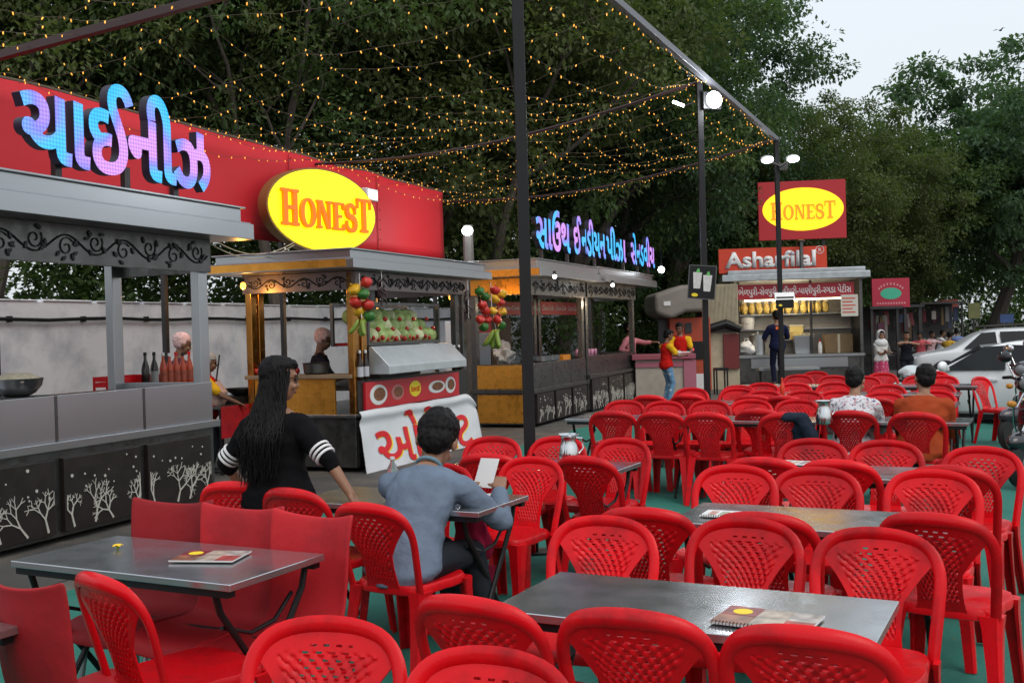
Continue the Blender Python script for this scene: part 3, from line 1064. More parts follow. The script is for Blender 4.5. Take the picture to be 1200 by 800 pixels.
def table(a, b, label, d=0.0):
    o = tab0 if not tab_used[0] else copy_tree(tab0)
    tab_used[0] = True
    o.location = T(a, b, .01)
    o.rotation_euler = (0, 0, -TA + R(d))
    return tag(o, label, "table", "folding steel tables")
table(-1.045, 3.24, "front steel table with a spiral menu and glowing letters mirrored in it")
table(-1.0, 4.87, "second right-hand steel table, white menu lying on its left end")
table(-.99, 6.47, "third right-hand steel table with folded papers on its left end")
table(-3.26, 3.19, "left steel table with a menu card and a small yellow flower")
table(-3.53, 1.97, "steel table of which only a corner shows at the left edge")
table(-3.13, 4.81, "steel table the woman leans on and the man sits at")
table(-3.03, 6.28, "steel table with a steel jug beside the near black pole")
table(-3.75, 9.82, "left steel table of the long fourth row")
table(-2.5, 9.85, "middle steel table of the long fourth row, under the far jug")
table(-1.25, 9.95, "steel table in front of the two seated men")
table(-3.6, 11.9, "fifth row steel table nearest the pink counter")
table(-2.4, 11.9, "fifth row steel table with a red sauce bottle standing on it")
table(-1.5, 11.9, "fifth row steel table behind the orange shirt man")
table(-3.2, 13.45, "sixth row steel table before the man in navy")
table(-1.6, 13.5, "sixth row steel table with a blue leaflet on it")
table(-3.1, 15.2, "seventh row steel table before the snack cart")
table(-1.5, 15.2, "seventh row steel table before the scarfed woman")

# ------------------------------------------------------------------ padded shell chairs (bent sheet on steel legs)
def shell_meshes():
    mb = MB()
    prof = [(.245, .38), (.235, .44), (.16, .462), (0, .445), (-.13, .44), (-.185, .47), (-.212, .55), (-.232, .66), (-.256, .78), (-.285, .865), (-.300, .885)]
    rows = []
    for y, z in prof:
        row = []
        f = max(0, (z - .47) / .41)
        for i in range(17):
            u = -1 + 2 * i / 16
            w = .210 + .024 * f
            dy = .050 * u * u * f - .03 * math.sin(f * math.pi) * (1 - u * u)
            dz = .034 * abs(u) ** 2.5 * f ** 3 - (.022 * (1 - u * u) if f == 0 else 0)
            n = noise.noise(Vector((u * 1.6, z * 5, y * 5))) * .010
            row.append(mb.bm.verts.new((u * w, y + dy + n, z + dz + n * .6)))
        rows.append(row)
    for A, B in zip(rows, rows[1:]):
        for i in range(16): mb.bm.faces.new((A[i], A[i + 1], B[i + 1], B[i]))
    bmesh.ops.recalc_face_normals(mb.bm, faces=mb.bm.faces)
    me = bpy.data.meshes.new("shell"); mb.bm.to_mesh(me); mb.bm.free()
    ob = bpy.data.objects.new("tmp", me); COL.objects.link(ob)
    so = ob.modifiers.new("s", 'SOLIDIFY'); so.thickness = .016; so.offset = 0
    su = ob.modifiers.new("u", 'SUBSURF'); su.levels = 2
    return bake(ob)
SHM = shell_meshes()
def shell_chair(px, py, rz, label, first=[None]):
    if first[0] is None:
        t = thing("shell_chair", label, "chair")
        link("shell", SHM, M_redmat, t, 60)
        for sx in (-1, 1):
            for sy in (-1, 1):
                mb = MB(); mb.tube([(sx * .15, sy * .14, .43), (sx * .19, sy * .2, .0)], .012, 8)
                mb.build("leg", mat("grey_tube", (.35, .36, .37), .35, .8), t)
        mb = MB(); mb.tube([(-.15, .0, .43), (.15, .0, .43)], .011, 6); mb.tube([(-.15, -.14, .43), (-.15, .14, .43)], .011, 6); mb.tube([(.15, -.14, .43), (.15, .14, .43)], .011, 6)
        mb.build("seat_frame", M_black, t)
        first[0] = t; o = t
    else:
        o = copy_tree(first[0])
    p = P(px, py, .885)
    off = Matrix.Rotation(rz, 3, 'Z') @ Vector((0, -.28, 0))
    o.location = (p.x - off.x, p.y - off.y, .0)
    o.rotation_euler = (0, 0, rz)
    return tag(o, label, "chair", "red vinyl shell chairs")
FZ = math.pi - TA
shell_chair(208, 590, FZ + R(6), "smooth red shell chair, farthest left of three behind the left table")
shell_chair(290, 597, FZ + R(2), "smooth red shell chair, middle of three behind the left table")
shell_chair(372, 606, FZ - R(6), "dusty dark red shell chair next to the man in blue")
shell_chair(15, 686, -TA - R(8), "dark maroon shell chair cut by the left frame edge")
# ------------------------------------------------------------------ black poles and the beam frame carrying the fairy lights
P1, P2, P3 = Vector((.11, 7.79, 0)), Vector((2.44, 13.29, 0)), Vector((4.48, 17.58, 0))
HT = 4.7
LEFT = Vector((-.905, .425, 0))
t = thing("canopy_frame", "black square steel frame of poles and beams carrying the fairy lights", "frame", (0, 0, 0))
for p in (P1, P2, P3):
    mb = MB(); mb.bar(p, p + Vector((0, 0, HT)), .085 if p is P1 else .072)
    mb.box(p + Vector((0, 0, .01)), (.22, .22, .02))
    mb.build("pole", M_black, t, bevel=.006)
dirb = (P3 - P1).normalized()
Pn = P1 - dirb * 3.8
mb = MB()
mb.bar(Pn + Vector((0, 0, HT)), P3 + dirb * .1 + Vector((0, 0, HT)), .07)
mb.build("long_beam", mat("beam_grey", (.12, .12, .135), .4, .3), t, bevel=.004)
ENDS = []
for p, L_, zl in ((P1, 6.2, 4.36), (P2, 6.6, 4.25), (P3, 6.4, 4.15)):
    e = p + LEFT * L_ + Vector((0, 0, zl))
    ENDS.append((p + Vector((0, 0, HT)), e))
    mb = MB()
    if p is P1:
        mb.bar(p + Vector((0, 0, HT - .01)), e, .075)
    else:
        a = p + Vector((0, 0, HT))
        mb.tube([a.lerp(e, k / 12) - Vector((0, 0, .55 * math.sin(math.pi * k / 12) * .5)) for k in range(13)], .022, 6)
    mb.build("cross_beam", mat("maroon_beam", (.035, .012, .012), .5), t)

# ------------------------------------------------------------------ strings of amber bulbs
mb = MB()
mb.lathe([(.002, .012), (.007, .008), (.009, -.002), (.010, -.018), (.006, -.03), (.001, -.036)], (0, 0, -.012), 7)
M_bulb = mat("amber_bulb", (.9, .5, .1), .4, emit=(1.0, .40, .035), estr=1.25)
M_wire = mat("lamp_wire", (.10, .07, .04), .7)
bmesh.ops.recalc_face_normals(mb.bm, faces=mb.bm.faces)
bulb_me = bpy.data.meshes.new("bulb"); mb.bm.to_mesh(bulb_me); mb.bm.free()
bulb_me.materials.append(M_bulb)
bulb_me.polygons.foreach_set("use_smooth", [True] * len(bulb_me.polygons))
rl = random.Random(3)
def light_string(pts, label, step=.3, sag=.3, jitter=.02):
    """pts: support points; the wire hangs between neighbours"""
    path = []
    for a, b in zip(pts, pts[1:]):
        L_ = (b - a).length
        n = max(6, int(L_ / .25))
        for k in range(n):
            f = k / n
            path.append(a.lerp(b, f) - Vector((0, 0, sag * L_ / 5 * 4 * f * (1 - f))) + Vector((rl.uniform(-1, 1), rl.uniform(-1, 1), rl.uniform(-1, 1))) * jitter)
    path.append(pts[-1].copy())
    t = thing("fairy_light_string", label, "string lights", tuple(path[0]), 0, "strings of amber fairy lights")
    o = path[0]
    mb = MB(); mb.tube([p - o for p in path], .0026, 4); mb.build("wire", M_wire, t)
    d = rl.uniform(0, step); cnt = 0
    for a, b in zip(path, path[1:]):
        L_ = (b - a).length
        while d < L_ and cnt < 98:
            c = bpy.data.objects.new("bulb", bulb_me)
            COL.objects.link(c); c.parent = t
            c.location = a.lerp(b, d / L_) - o
            c.rotation_euler = (rl.uniform(-.5, .5), rl.uniform(-.5, .5), 0)
            k = rl.uniform(.42, .66)
            c.scale = (k, k, k)
            d += step * rl.uniform(.75, 1.3); cnt += 1
        d -= L_
def plane_pt(u, v):
    """u along the long beam (0 at the near pole, 1 at the third), v across to the left"""
    p = P1.lerp(P2, u * 2) if u < .5 else P2.lerp(P3, u * 2 - 1)
    if u < 0: p = P1 + (P2 - P1) * (u * 2)
    z0 = HT
    zl = 4.36 - .2 * max(0, u)
    v_ = v / 6.4
    return p + LEFT * v + Vector((0, 0, z0 + (zl - z0) * v_))
lab = ["first", "second", "third", "fourth", "fifth", "sixth", "seventh", "eighth", "ninth", "tenth", "eleventh", "twelfth", "thirteenth", "fourteenth", "fifteenth"]
for i in range(11):
    v = .2 + i * .6
    light_string([plane_pt(-.42, v + .25), plane_pt(0, v), plane_pt(.5, v), plane_pt(1.0, v)], "lengthwise string of amber bulbs, %s from the long beam" % lab[i], .24, .33)
for i in range(15):
    u = -.22 + i * .087
    light_string([plane_pt(u, .05), plane_pt(u + rl.uniform(-.03, .03), 3.2), plane_pt(u, 6.3)], "crosswise string of amber bulbs, %s from the camera" % lab[i], .26, .28)
for k, u in enumerate((.5, 1.0)):
    a, e = ENDS[k + 1]
    pts = [a.lerp(e, j / 12) - Vector((0, 0, .275 * math.sin(math.pi * j / 12) + .03)) for j in range(13)]
    light_string(pts, ["dense garland of amber bulbs wound round the middle cross rope", "dense garland of amber bulbs wound round the far cross rope"][k], .085, .02, .05)
light_string([Pn.lerp(P3, j / 9) + Vector((0, 0, HT - .05)) for j in range(10)], "amber bulbs hanging along the long right-hand beam", .2, .12, .03)
light_string([S(3.0 + j * 1.3, -8.42, 4.33) for j in range(12)], "amber bulbs along the top hem of the red hoarding", .2, .06, .02)

# ------------------------------------------------------------------ flood lamps on poles
def lamp(loc, power, col=(.9, .95, 1.0), rad=.12):
    ld = bpy.data.lights.new("lamp_light", 'POINT'); ld.energy = power; ld.color = col; ld.shadow_soft_size = rad
    o = bpy.data.objects.new("lamp_light", ld); COL.objects.link(o); o.location = loc
    return o
c = P2 + Vector((.15, -.05, 4.45))
t = thing("flood_lamp", "dazzling white flood lamp at top of the middle black pole", "lamp", c, R(20))
mb = MB(); mb.span(-.13, .13, 0, .06, -.11, .11); mb.bar((0, .06, 0), (-.12, .1, .05), .03); mb.build("housing", M_black, t, bevel=.01)
mb = MB(); mb.lathe([(.01, 0), (.07, -.008), (.105, -.03), (.105, -.05)][::-1], (0, -.0, 0), 16, axis=(0, 1, 0)); mb.build("lens", M_flood, t)
l = lamp((0, -.3, -.05), 60, rad=.1); l.parent = t
YP = P3.y - .12
for k, (px, py, w) in enumerate(((899, 188, "left"), (929, 187, "right"))):
    c = Dp(px, py, YP)
    t = thing("pole_lamp", "white lamp head on the %s arm of the third black pole" % w, "lamp", c, 0)
    mb = MB(); mb.ball((0, .02, .03), (.105, .16, .05), 12, 8); mb.build("housing", M_white, t)
    mb = MB(); mb.ball((0, -.03, .0), (.095, .14, .05), 12, 8); mb.build("lens", M_flood, t)
c = Dp(914, 195, YP)
t = thing("lamp_bracket", "two short steel arms holding white lamp heads on the third pole", "lamp bracket", c, 0)
mb = MB(); mb.tube([(-.20, 0, .10), (0, 0, 0), (.20, 0, .11)], .02, 6); mb.build("arm", M_dark, t)
mb = MB(); mb.box((.06, .05, 0), (.14, .10, .10)); mb.build("clamp", M_dark, t)
# lamp on the pale concrete post between the stalls
c = Dp(548, 271, 19.0)
t = thing("lamp_post", "pale concrete post with a dazzling white lamp between two stalls", "lamp post", (c.x, c.y, 0), 0)
mb = MB(); mb.tube([(0, .14, 0), (0, .14, c.z + .12)], [.11, .095], 10); mb.build("post", mat("grey_post", (.13, .12, .11), .8, var=.2, bump=.2), t)
mb = MB(); mb.ball((0, -.1, c.z), (.10, .08, .09), 14, 10); mb.build("lamp_glass", mat("post_lamp_glow", (1, 1, 1), .4, emit=(.92, .97, 1.0), estr=7), t)
l = lamp((0, -.7, c.z - .1), 22); l.parent = t
c = Dp(795, 122, 21.0)
t = thing("tube_lamp", "small white tube lamp left of the middle pole", "lamp", c, 0)
mb = MB(); mb.tube([(-.11, 0, .05), (.11, 0, -.04)], .03, 8); mb.build("tube_glass", M_flood, t)
mb = MB(); mb.tube([(-.12, .05, .06), (.12, .05, -.03)], .02, 6); mb.tube([(.12, .05, -.03), (.35, .1, .04)], .015, 6); mb.build("fitting", M_dark, t)
c = Dp(775, 316, 24.0)
t = thing("hanging_bulb", "round white bulb hanging off end of the far stall roof", "lamp", c, 0)
mb = MB(); mb.ball((0, 0, 0), .075, 12, 8); mb.build("bulb_glass", M_flood, t)
mb = MB(); mb.tube([(0, 0, .07), (0, 0, .14)], .03, 8); mb.tube([(0, 0, .14), (0, 0, .6)], .006, 5); mb.build("flex", M_black, t)
for (px, py, w) in ((650, 324, "left"), (718, 334, "right")):
    c = Dp(px, py, 17.4 if w == "left" else 20.6)
    t = thing("spot_lamp", "tiny white spot lamp under the far roof edge, the %s one" % w, "lamp", c, 0)
    mb = MB(); mb.ball((0, 0, 0), .035, 10, 6); mb.build("lens", M_flood, t)
    l = lamp((-.3 * SN.x, -.3 * SN.y, -.35), 9, (1.0, .80, .55), .05); l.parent = t
    mb = MB(); mb.tube([(0, .01, .02), (0, .02, .09)], .03, 8); mb.build("fitting", M_dark, t)

# amber bulbs hung at the stall corners, lighting the steel sheets beside them
for c, pw, lb in ((S(10.72, -7.7, 2.28), 9, "amber bulb on a wire under the corner stall's roof, near side"), (S(15.3, -7.05, 2.2), 22, "amber bulb hung between the corner stall and the brown stall")):
    t = thing("amber_lamp", lb, "lamp", c, 0, "amber bulbs at the stall corners")
    mb = MB(); mb.ball((0, 0, 0), (.035, .035, .045), 12, 8); mb.build("bulb_glass", mat("amber_glow", (1, .5, .1), .4, emit=(1.0, .36, .04), estr=6), t)
    mb = MB(); mb.tube([(0, 0, .04), (0, 0, .09)], .018, 8); mb.tube([(0, 0, .09), (.03, .02, .3)], .004, 5); mb.build("flex", M_black, t)
    l = lamp((0, 0, -.07), pw, (1.0, .45, .08), .05); l.parent = t
# ------------------------------------------------------------------ trees: tapered trunk and limbs, crown of many small leaves in clumps
def leaf_mat(name, col, var=.5):
    m = mat(name, col, .55, rand=.12, var=var, vscale=.55, spec=.25)
    nt = m.node_tree; b = nt.nodes["Principled BSDF"]
    # a little light passes through the leaves
    tr = nt.nodes.new("ShaderNodeBsdfTranslucent")
    tr.inputs[0].default_value = (col[0] * 1.2, col[1] * 1.4, col[2] * .6, 1)
    mx = nt.nodes.new("ShaderNodeMixShader"); mx.inputs[0].default_value = .4
    out = nt.nodes["Material Output"]
    nt.links.new(b.outputs[0], mx.inputs[1]); nt.links.new(tr.outputs[0], mx.inputs[2]); nt.links.new(mx.outputs[0], out.inputs[0])
    return m
M_leafa = leaf_mat("leaves_deep_green", (.080, .125, .048))
M_leafb = leaf_mat("leaves_olive", (.098, .125, .048))
M_leafc = leaf_mat("leaves_blue_green", (.072, .125, .068))
M_bark = mat("bark", (.06, .05, .04), .9, var=.35, vscale=5, stretch=(4, 4, 1), bump=.6, bscale=14)
M_barkp = mat("pale_bark", (.11, .09, .075), .9, var=.3, vscale=5, stretch=(4, 4, 1), bump=.5, bscale=14)

def add_leaf(bm, p, d, up, l, w):
    s = d.cross(up)
    if s.length < 1e-4: s = d.orthogonal()
    s.normalize()
    n = s.cross(d)
    a = bm.verts.new(p)
    b = bm.verts.new(p + d * (l * .5) + s * w + n * (l * .08))
    c = bm.verts.new(p + d * l - n * (l * .10))
    e = bm.verts.new(p + d * (l * .5) - s * w + n * (l * .08))
    bm.faces.new((a, b, c)); bm.faces.new((a, c, e))

def tree_meshes(seed, H, crown_r, base, nclump, leaf, per, trunk_r=.22, droop=.3, squash=.8, lean=0.0):
    r = random.Random(seed)
    tb = MB(); cb = bmesh.new()
    tips = []
    def rv(): 
        while True:
            v = Vector((r.uniform(-1, 1), r.uniform(-1, 1), r.uniform(-1, 1)))
            if .05 < v.length < 1: return v.normalized()
    def limb(p, d, L_, rad, lev):
        n = 6; pts = [p.copy()]; rs = [rad]
        q = p.copy(); dd = d.normalized()
        for i in range(n):
            dd = (dd + rv() * .22 + Vector((0, 0, .05 if lev < 2 else -.02))).normalized()
            q = q + dd * (L_ / n)
            pts.append(q.copy()); rs.append(rad * (1 - .62 * (i + 1) / n))
        tb.tube(pts, rs, 7 if lev < 2 else 5)
        if lev >= 2:
            tips.append(pts[-1]); tips.append(pts[3])
        if lev < 3:
            k = (5, 4, 3)[lev]
            for i in range(k):
                f = r.uniform(.35, 1.0) if lev else r.uniform(.45, 1.0)
                j = min(n, max(1, int(f * n)))
                az = 2 * math.pi * (i + r.uniform(-.3, .3)) / k
                side = Vector((math.cos(az), math.sin(az), r.uniform(.1, .7)))
                limb(pts[j], (side * .9 + dd * .6), L_ * r.uniform(.5, .75), rs[j] * .62, lev + 1)
    limb(Vector((0, 0, 0)), Vector((lean, 0, 1)), H * .55, trunk_r, 0)
    C = Vector((lean * H * .35, 0, base + (H - base) * .5))
    Rz = (H - base) * .5
    centers = []
    for t in tips:
        centers.append(t)
    while len(centers) < nclump:
        v = rv() * (r.random() ** .45)
        c = C + Vector((v.x * crown_r, v.y * crown_r, v.z * Rz))
        # uneven outline and gaps: a noise field decides where clumps may grow
        if noise.noise(c * (1.9 / crown_r) + Vector((seed, 0, 0))) < -.12: continue
        centers.append(c)
    for c in centers[:nclump]:
        cr = r.uniform(.35, .95) * crown_r * .17
        n = int(per * r.uniform(.6, 1.3))
        for i in range(n):
            v = rv() * (r.random() ** .5)
            p = c + Vector((v.x * cr * 1.25, v.y * cr * 1.25, v.z * cr * squash))
            d = (v + rv() * .8 + Vector((0, 0, -droop))).normalized()
            l = leaf * r.uniform(.6, 1.35)
            add_leaf(cb, p, d, Vector((r.uniform(-.5, .5), r.uniform(-.5, .5), 1)), l, l * r.uniform(.22, .34))
    bmesh.ops.recalc_face_normals(tb.bm, faces=tb.bm.faces)
    tm = bpy.data.meshes.new("trunk"); tb.bm.to_mesh(tm); tb.bm.free()
    cm = bpy.data.meshes.new("crown"); cb.to_mesh(cm); cb.free()
    return tm, cm
KIND = {
    "broad": tree_meshes(1, 12, 5.2, 2.2, 420, .15, 190, .22),
    "tall": tree_meshes(2, 15, 5.0, 2.5, 440, .15, 190, .24),
    "loose": tree_meshes(3, 12.5, 5.0, 3.6, 220, .12, 170, .15, lean=.18),
    "far": tree_meshes(4, 13, 5.6, 2.6, 400, .24, 150, .34, squash=.65),
}
def tree(kind, x, y, s, rz, label, m, bark=None, group="trees behind the stalls", sz=1.0):
    t = thing("shade_tree", label, "tree", (x, y, 0), rz, group)
    tm, cm = KIND[kind]
    a = bpy.data.objects.new("trunk", tm); COL.objects.link(a); a.parent = t
    b = bpy.data.objects.new("crown", cm); COL.objects.link(b); b.parent = t
    for o, mm in ((a, bark or M_bark), (b, m)):
        if not o.data.materials: o.data.materials.append(mm)
        o.material_slots[0].link = 'OBJECT'; o.material_slots[0].material = mm
    t.scale = (s, s, s * sz)
    return t
tree("loose", -8.6, 17.5, .95, .4, "thin-crowned tree at the upper left with sky showing through", M_leafb)
tree("broad", -12.2, 21.5, 1.05, 1.7, "dense tree behind the left end of the red hoarding", M_leafa)
tree("tall", -6.6, 23.0, .95, 2.9, "tall dark tree behind the blue and violet letters", M_leafa)
tree("loose", -4.4, 20.5, 1.05, 2.2, "tree with a slim grey trunk showing above the red hoarding", M_leafa, M_barkp)
tree("broad", -3.0, 25.5, 1.15, 4.0, "broad olive tree behind the lit yellow oval", M_leafb)
tree("loose", -.6, 24.2, 1.1, 5.2, "tree with pale twisting limbs behind the near black pole", M_leafb, M_barkp)
tree("tall", 1.2, 29.5, 1.1, .9, "tall deep green tree behind the pale lamp post", M_leafa)
tree("broad", 2.4, 32.8, 1.02, 2.5, "broad deep green tree over the small row of letters", M_leafc)
tree("tall", 5.0, 35.8, 1.12, 1.1, "tallest tree, right edge of the dark mass against the sky", M_leafc)
tree("broad", 9.9, 38.0, .76, 3.6, "lower bushy tree behind the yellow and red square sign", M_leafb)
tree("broad", 13.6, 42.0, .86, 5.0, "rounded olive tree in the dip of the skyline", M_leafb, group="trees beyond the snack cart")
tree("far", 16.0, 46.0, .80, .3, "tree just left of the big right-hand tree", M_leafa, group="trees beyond the snack cart")
tree("far", 21.2, 47.0, 1.06, 1.9, "big right-hand tree with sky gaps low in its crown", M_leafc, group="trees beyond the snack cart")
tree("far", 27.0, 52.0, 1.02, 4.4, "tree cut by the right frame edge", M_leafa, group="trees beyond the snack cart")
tree("far", 22.5, 60.0, .8, 3.2, "distant tree filling the street's end", M_leafb, group="trees beyond the snack cart")
tree("broad", -17.0, 27.0, 1.1, 3.3, "dense tree at the far left behind the wall", M_leafc)
# low scrub behind the wall and a far dark wood that closes the view
def scrub(name, boxes, n, leaf, seed, m, label):
    r = random.Random(seed); bm = bmesh.new()
    for (x0, x1, y0, y1, h) in boxes:
        cl = [Vector((r.uniform(x0, x1), r.uniform(y0, y1), h * (r.random() ** .8))) for _ in range(n)]
        for c in cl:
            top = h * (.75 + .5 * noise.noise(Vector((c.x * .35, c.y * .35, seed))))
            if c.z > top: c.z = r.uniform(0, top)
            cr = r.uniform(.35, .8) * leaf * 5
            for i in range(46):
                v = Vector((r.gauss(0, 1), r.gauss(0, 1), r.gauss(0, .8))) * (cr * .5)
                d = Vector((r.uniform(-1, 1), r.uniform(-1, 1), r.uniform(-1, .6))).normalized()
                l = leaf * r.uniform(.6, 1.4)
                add_leaf(bm, c + v, d, Vector((0, 0, 1)), l, l * .3)
    me = bpy.data.meshes.new(name); bm.to_mesh(me); bm.free()
    o = link(name, me, m, None, 0)
    return tag(o, label, kind="stuff")
scrub("undergrowth", [(-15, -6.5, 17, 20, 3.3), (-16, -9, 21, 24, 3.4), (-9, -3, 23, 27, 3.6), (-3, 3, 27, 31, 4.0), (3, 9, 33, 36, 4.6), (8, 13, 37, 40, 5.0)], 130, .15, 5, M_leafa, "dark undergrowth filling the gaps below the trees")
scrub("far_woods", [(-40, -14, 38, 46, 15), (-16, 0, 36, 42, 15), (-2, 8, 40, 46, 16), (2, 18, 56, 64, 12), (14, 26, 72, 82, 10.5), (24, 46, 70, 84, 12)], 760, .34, 8, M_leafa, "dark far wood closing the view behind the trees")
# ------------------------------------------------------------------ people: one continuous body, clothes and hair fitted over it
def remesh(mb, vox, smooth=4, fold=0.0, seed=0.0, fold_scale=.16):
    bmesh.ops.recalc_face_normals(mb.bm, faces=mb.bm.faces)
    me = bpy.data.meshes.new("tmp"); mb.bm.to_mesh(me); mb.bm.free()
    ob = bpy.data.objects.new("tmp", me); COL.objects.link(ob)
    rm = ob.modifiers.new("r", 'REMESH'); rm.mode = 'VOXEL'; rm.voxel_size = vox
    sm = ob.modifiers.new("s", 'SMOOTH'); sm.factor = .5; sm.iterations = smooth
    me = bake(ob)
    if fold:
        me.calc_loop_triangles()
        nr = [v.normal.copy() for v in me.vertices]
        for v, n in zip(me.vertices, nr):
            c = v.co
            k = noise.noise(Vector((c.x, c.y, c.z * 1.6)) / fold_scale + Vector((seed, 0, 0)))
            k2 = noise.noise(Vector((c.x + c.z, c.y - c.z, c.z)) / (fold_scale * .45) + Vector((0, seed, 0)))
            v.co = c + n * (fold * (1 - 2 * abs(k)) * .8 + fold * .5 * k2)
    return me
def capsule(mb, a, b, r0, r1, seg=12):
    a, b = Vector(a), Vector(b)
    d = (b - a)
    L_ = d.length
    d.normalize()
    pts, rs = [], []
    for k in range(5):
        t = math.pi / 2 * k / 5
        pts.append(a - d * (r0 * math.cos(t))); rs.append(max(.0008, r0 * math.sin(t)))
    for f in (0, .5, 1):
        pts.append(a.lerp(b, f)); rs.append(r0 + (r1 - r0) * f)
    for k in range(4, -1, -1):
        t = math.pi / 2 * k / 5
        pts.append(b + d * (r1 * math.cos(t))); rs.append(max(.0008, r1 * math.sin(t)))
    mb.tube(pts, rs, seg)
def ik(S_, T_, a, b, hint):
    d = T_ - S_
    L_ = min(max(d.length, abs(a - b) + .01), a + b - .005)
    d = d.normalized()
    T2 = S_ + d * L_
    x = (a * a - b * b + L_ * L_) / (2 * L_)
    h = math.sqrt(max(0, a * a - x * x))
    n = Vector(hint) - d * Vector(hint).dot(d)
    n = n.normalized() if n.length > 1e-4 else d.orthogonal().normalized()
    return S_ + d * x + n * h, T2
SKIN = mat("skin", (.27, .135, .078), .5, var=.08, vscale=9, sss=.15, bump=.03, bscale=60)
SKIN2 = mat("skin_dark", (.17, .085, .05), .5, var=.08, vscale=9, sss=.1)
M_hair = mat("black_hair", (.004, .0035, .0035), .5, var=.3, vscale=30, stretch=(1, 1, .15), bump=.25, bscale=70, spec=.14)
M_eye = mat("eye", (.02, .015, .012), .2)
M_lip = mat("lip", (.28, .08, .07), .5)
def fabric(name, col, var=.12, **k):
    return mat(name, col, k.pop("rough", .85), var=var, vscale=4, bump=.25, bscale=220, spec=.08, **k)
def person(label, loc, rz, h=1.7, pelvis=(0, 0, .93), lean=0.0, side=0.0, twist=0.0, head=(0, 0), hands=None, elbows=None, feet=None, knees=None,
           shirt=None, trousers=None, sleeve=1.0, skirt=None, skin=SKIN, hair="short", hair_mat=None, vox=.009, female=False, group=None, hem=-.13, shoes=None, collar=None,
           seed=0.0, fat=1.0, stripes=False, leglen=1.0, headk=1.0):
    k = h / 1.72
    kh = k * 1.08 * headk
    t = thing("person", label, "person", loc, rz, group)
    p0 = Vector(pelvis)
    rot = Matrix.Rotation(-lean, 3, 'X') @ Matrix.Rotation(side, 3, 'Y')
    u = rot @ Vector((0, 0, 1))
    tw = rot @ Matrix.Rotation(twist, 3, 'Z')
    cx, cy = tw @ Vector((1, 0, 0)), tw @ Vector((0, 1, 0))
    neck = p0 + u * (.50 * k)
    sw = (.155 if female else .185) * k
    sh = {s: p0 + u * (.402 * k) + cx * (s * sw) for s in (-1, 1)}
    hr = rot @ Matrix.Rotation(twist + head[0], 3, 'Z') @ Matrix.Rotation(-head[1], 3, 'X')
    hx, hy, hz = (hr @ Vector(v) for v in ((1, 0, 0), (0, 1, 0), (0, 0, 1)))
    hc = neck + u * (.065 * k) + hz * (.120 * k) + hy * (.02 * k)
    hands = hands or {-1: p0 + Vector((-.26 * k, .06, -.10 * k)), 1: p0 + Vector((.26 * k, .06, -.10 * k))}
    elbows = elbows or {-1: (-.5, -1, 0), 1: (.5, -1, 0)}
    EL, WR = {}, {}
    for s in (-1, 1):
        EL[s], WR[s] = ik(sh[s], Vector(hands[s]), .285 * k, .25 * k, elbows[s])
    hip = {s: p0 + Vector((s * .088 * k, 0, -.03 * k)) for s in (-1, 1)}
    feet = feet or {-1: (-.10 * k, .0, .08 * k), 1: (.10 * k, .0, .08 * k)}
    KN, AN = {}, {}
    for s in (-1, 1):
        KN[s], AN[s] = ik(hip[s], Vector(feet[s]), .43 * k * leglen, .415 * k * leglen, (knees or {}).get(s, (0, 1, .1)))
    f = fat
    prof = [(-.12, .10, .085), (-.05, .165, .115), (.02, .168, .118), (.10, .150 if not female else .138, .105), (.20, .142 if not female else .128, .100), (.32, .160 if not female else .145, .112), (.41, .165 if not female else .145, .104), (.47, .115, .078), (.515, .06, .058)]
    def torso(mb, infl, lo, hi, flare=0.0):
        rings = []
        for tt, rx, ry in prof:
            if tt < lo or tt > hi: continue
            c = p0 + u * (tt * k)
            w = min(1, max(0, tt / .3))
            ax = Vector((1, 0, 0)).lerp(cx, w).normalized(); ay = Vector((0, 1, 0)).lerp(cy, w).normalized()
            fl = flare * max(0, .1 - tt)
            rings.append([c + ax * ((rx * k * f + infl + fl) * math.cos(2 * math.pi * i / 20)) + ay * ((ry * k * f + infl + fl) * math.sin(2 * math.pi * i / 20)) for i in range(20)])
        mb.loft(rings)
    # ---- body
    mb = MB()
    torso(mb, 0, -1, 1)
    capsule(mb, neck - u * .03, neck + u * (.09 * k) + hy * .01, .056 * k, .05 * k)
    M3 = Matrix((hx, hy, hz)).transposed()
    hb = lambda x, y, z, r, sg=14: mb.ball(hc + M3 @ (Vector((x, y, z)) * kh), Vector(r) * kh, sg, 10, rot=M3)
    hb(0, -.008, .022, (.074, .095, .092), 20)
    hb(0, .028, -.045, (.058, .062, .072), 16)
    hb(0, .050, -.088, (.030, .028, .026))
    hb(0, .096, -.028, (.013, .018, .016)); mb.tube([hc + M3 @ (Vector((0, .088, .02)) * kh), hc + M3 @ (Vector((0, .104, -.028)) * kh)], [.008 * k, .012 * k], 8)
    hb(0, .080, .030, (.050, .014, .012))
    for s in (-1, 1):
        hb(s * .076, -.008, -.012, (.012, .022, .034)); hb(s * .040, .070, -.035, (.024, .02, .02))
    hb(0, .084, -.062, (.024, .012, .012))
    for s in (-1, 1):
        capsule(mb, neck - u * (.03 * k), sh[s] - cx * (s * .02 * k) + u * .01, .050 * k, .048 * k)
        capsule(mb, sh[s] - cx * (s * .05 * k), sh[s], .060 * k, .054 * k)
        capsule(mb, sh[s], EL[s], .050 * k * f, .038 * k)
        capsule(mb, EL[s], WR[s], .040 * k, .026 * k)
        # hand: palm, four fingers of different lengths, thumb from the side
        d = (WR[s] - EL[s]).normalized()
        down = Vector((0, 0, -1))
        nrm = down - d * down.dot(d)
        if nrm.length < .35: nrm = -cx * s - d * (-cx * s).dot(d)
        nrm.normalize()
        lat = d.cross(nrm).normalized()
        inner = lat if (lat.dot(-cx * s) > 0) else -lat
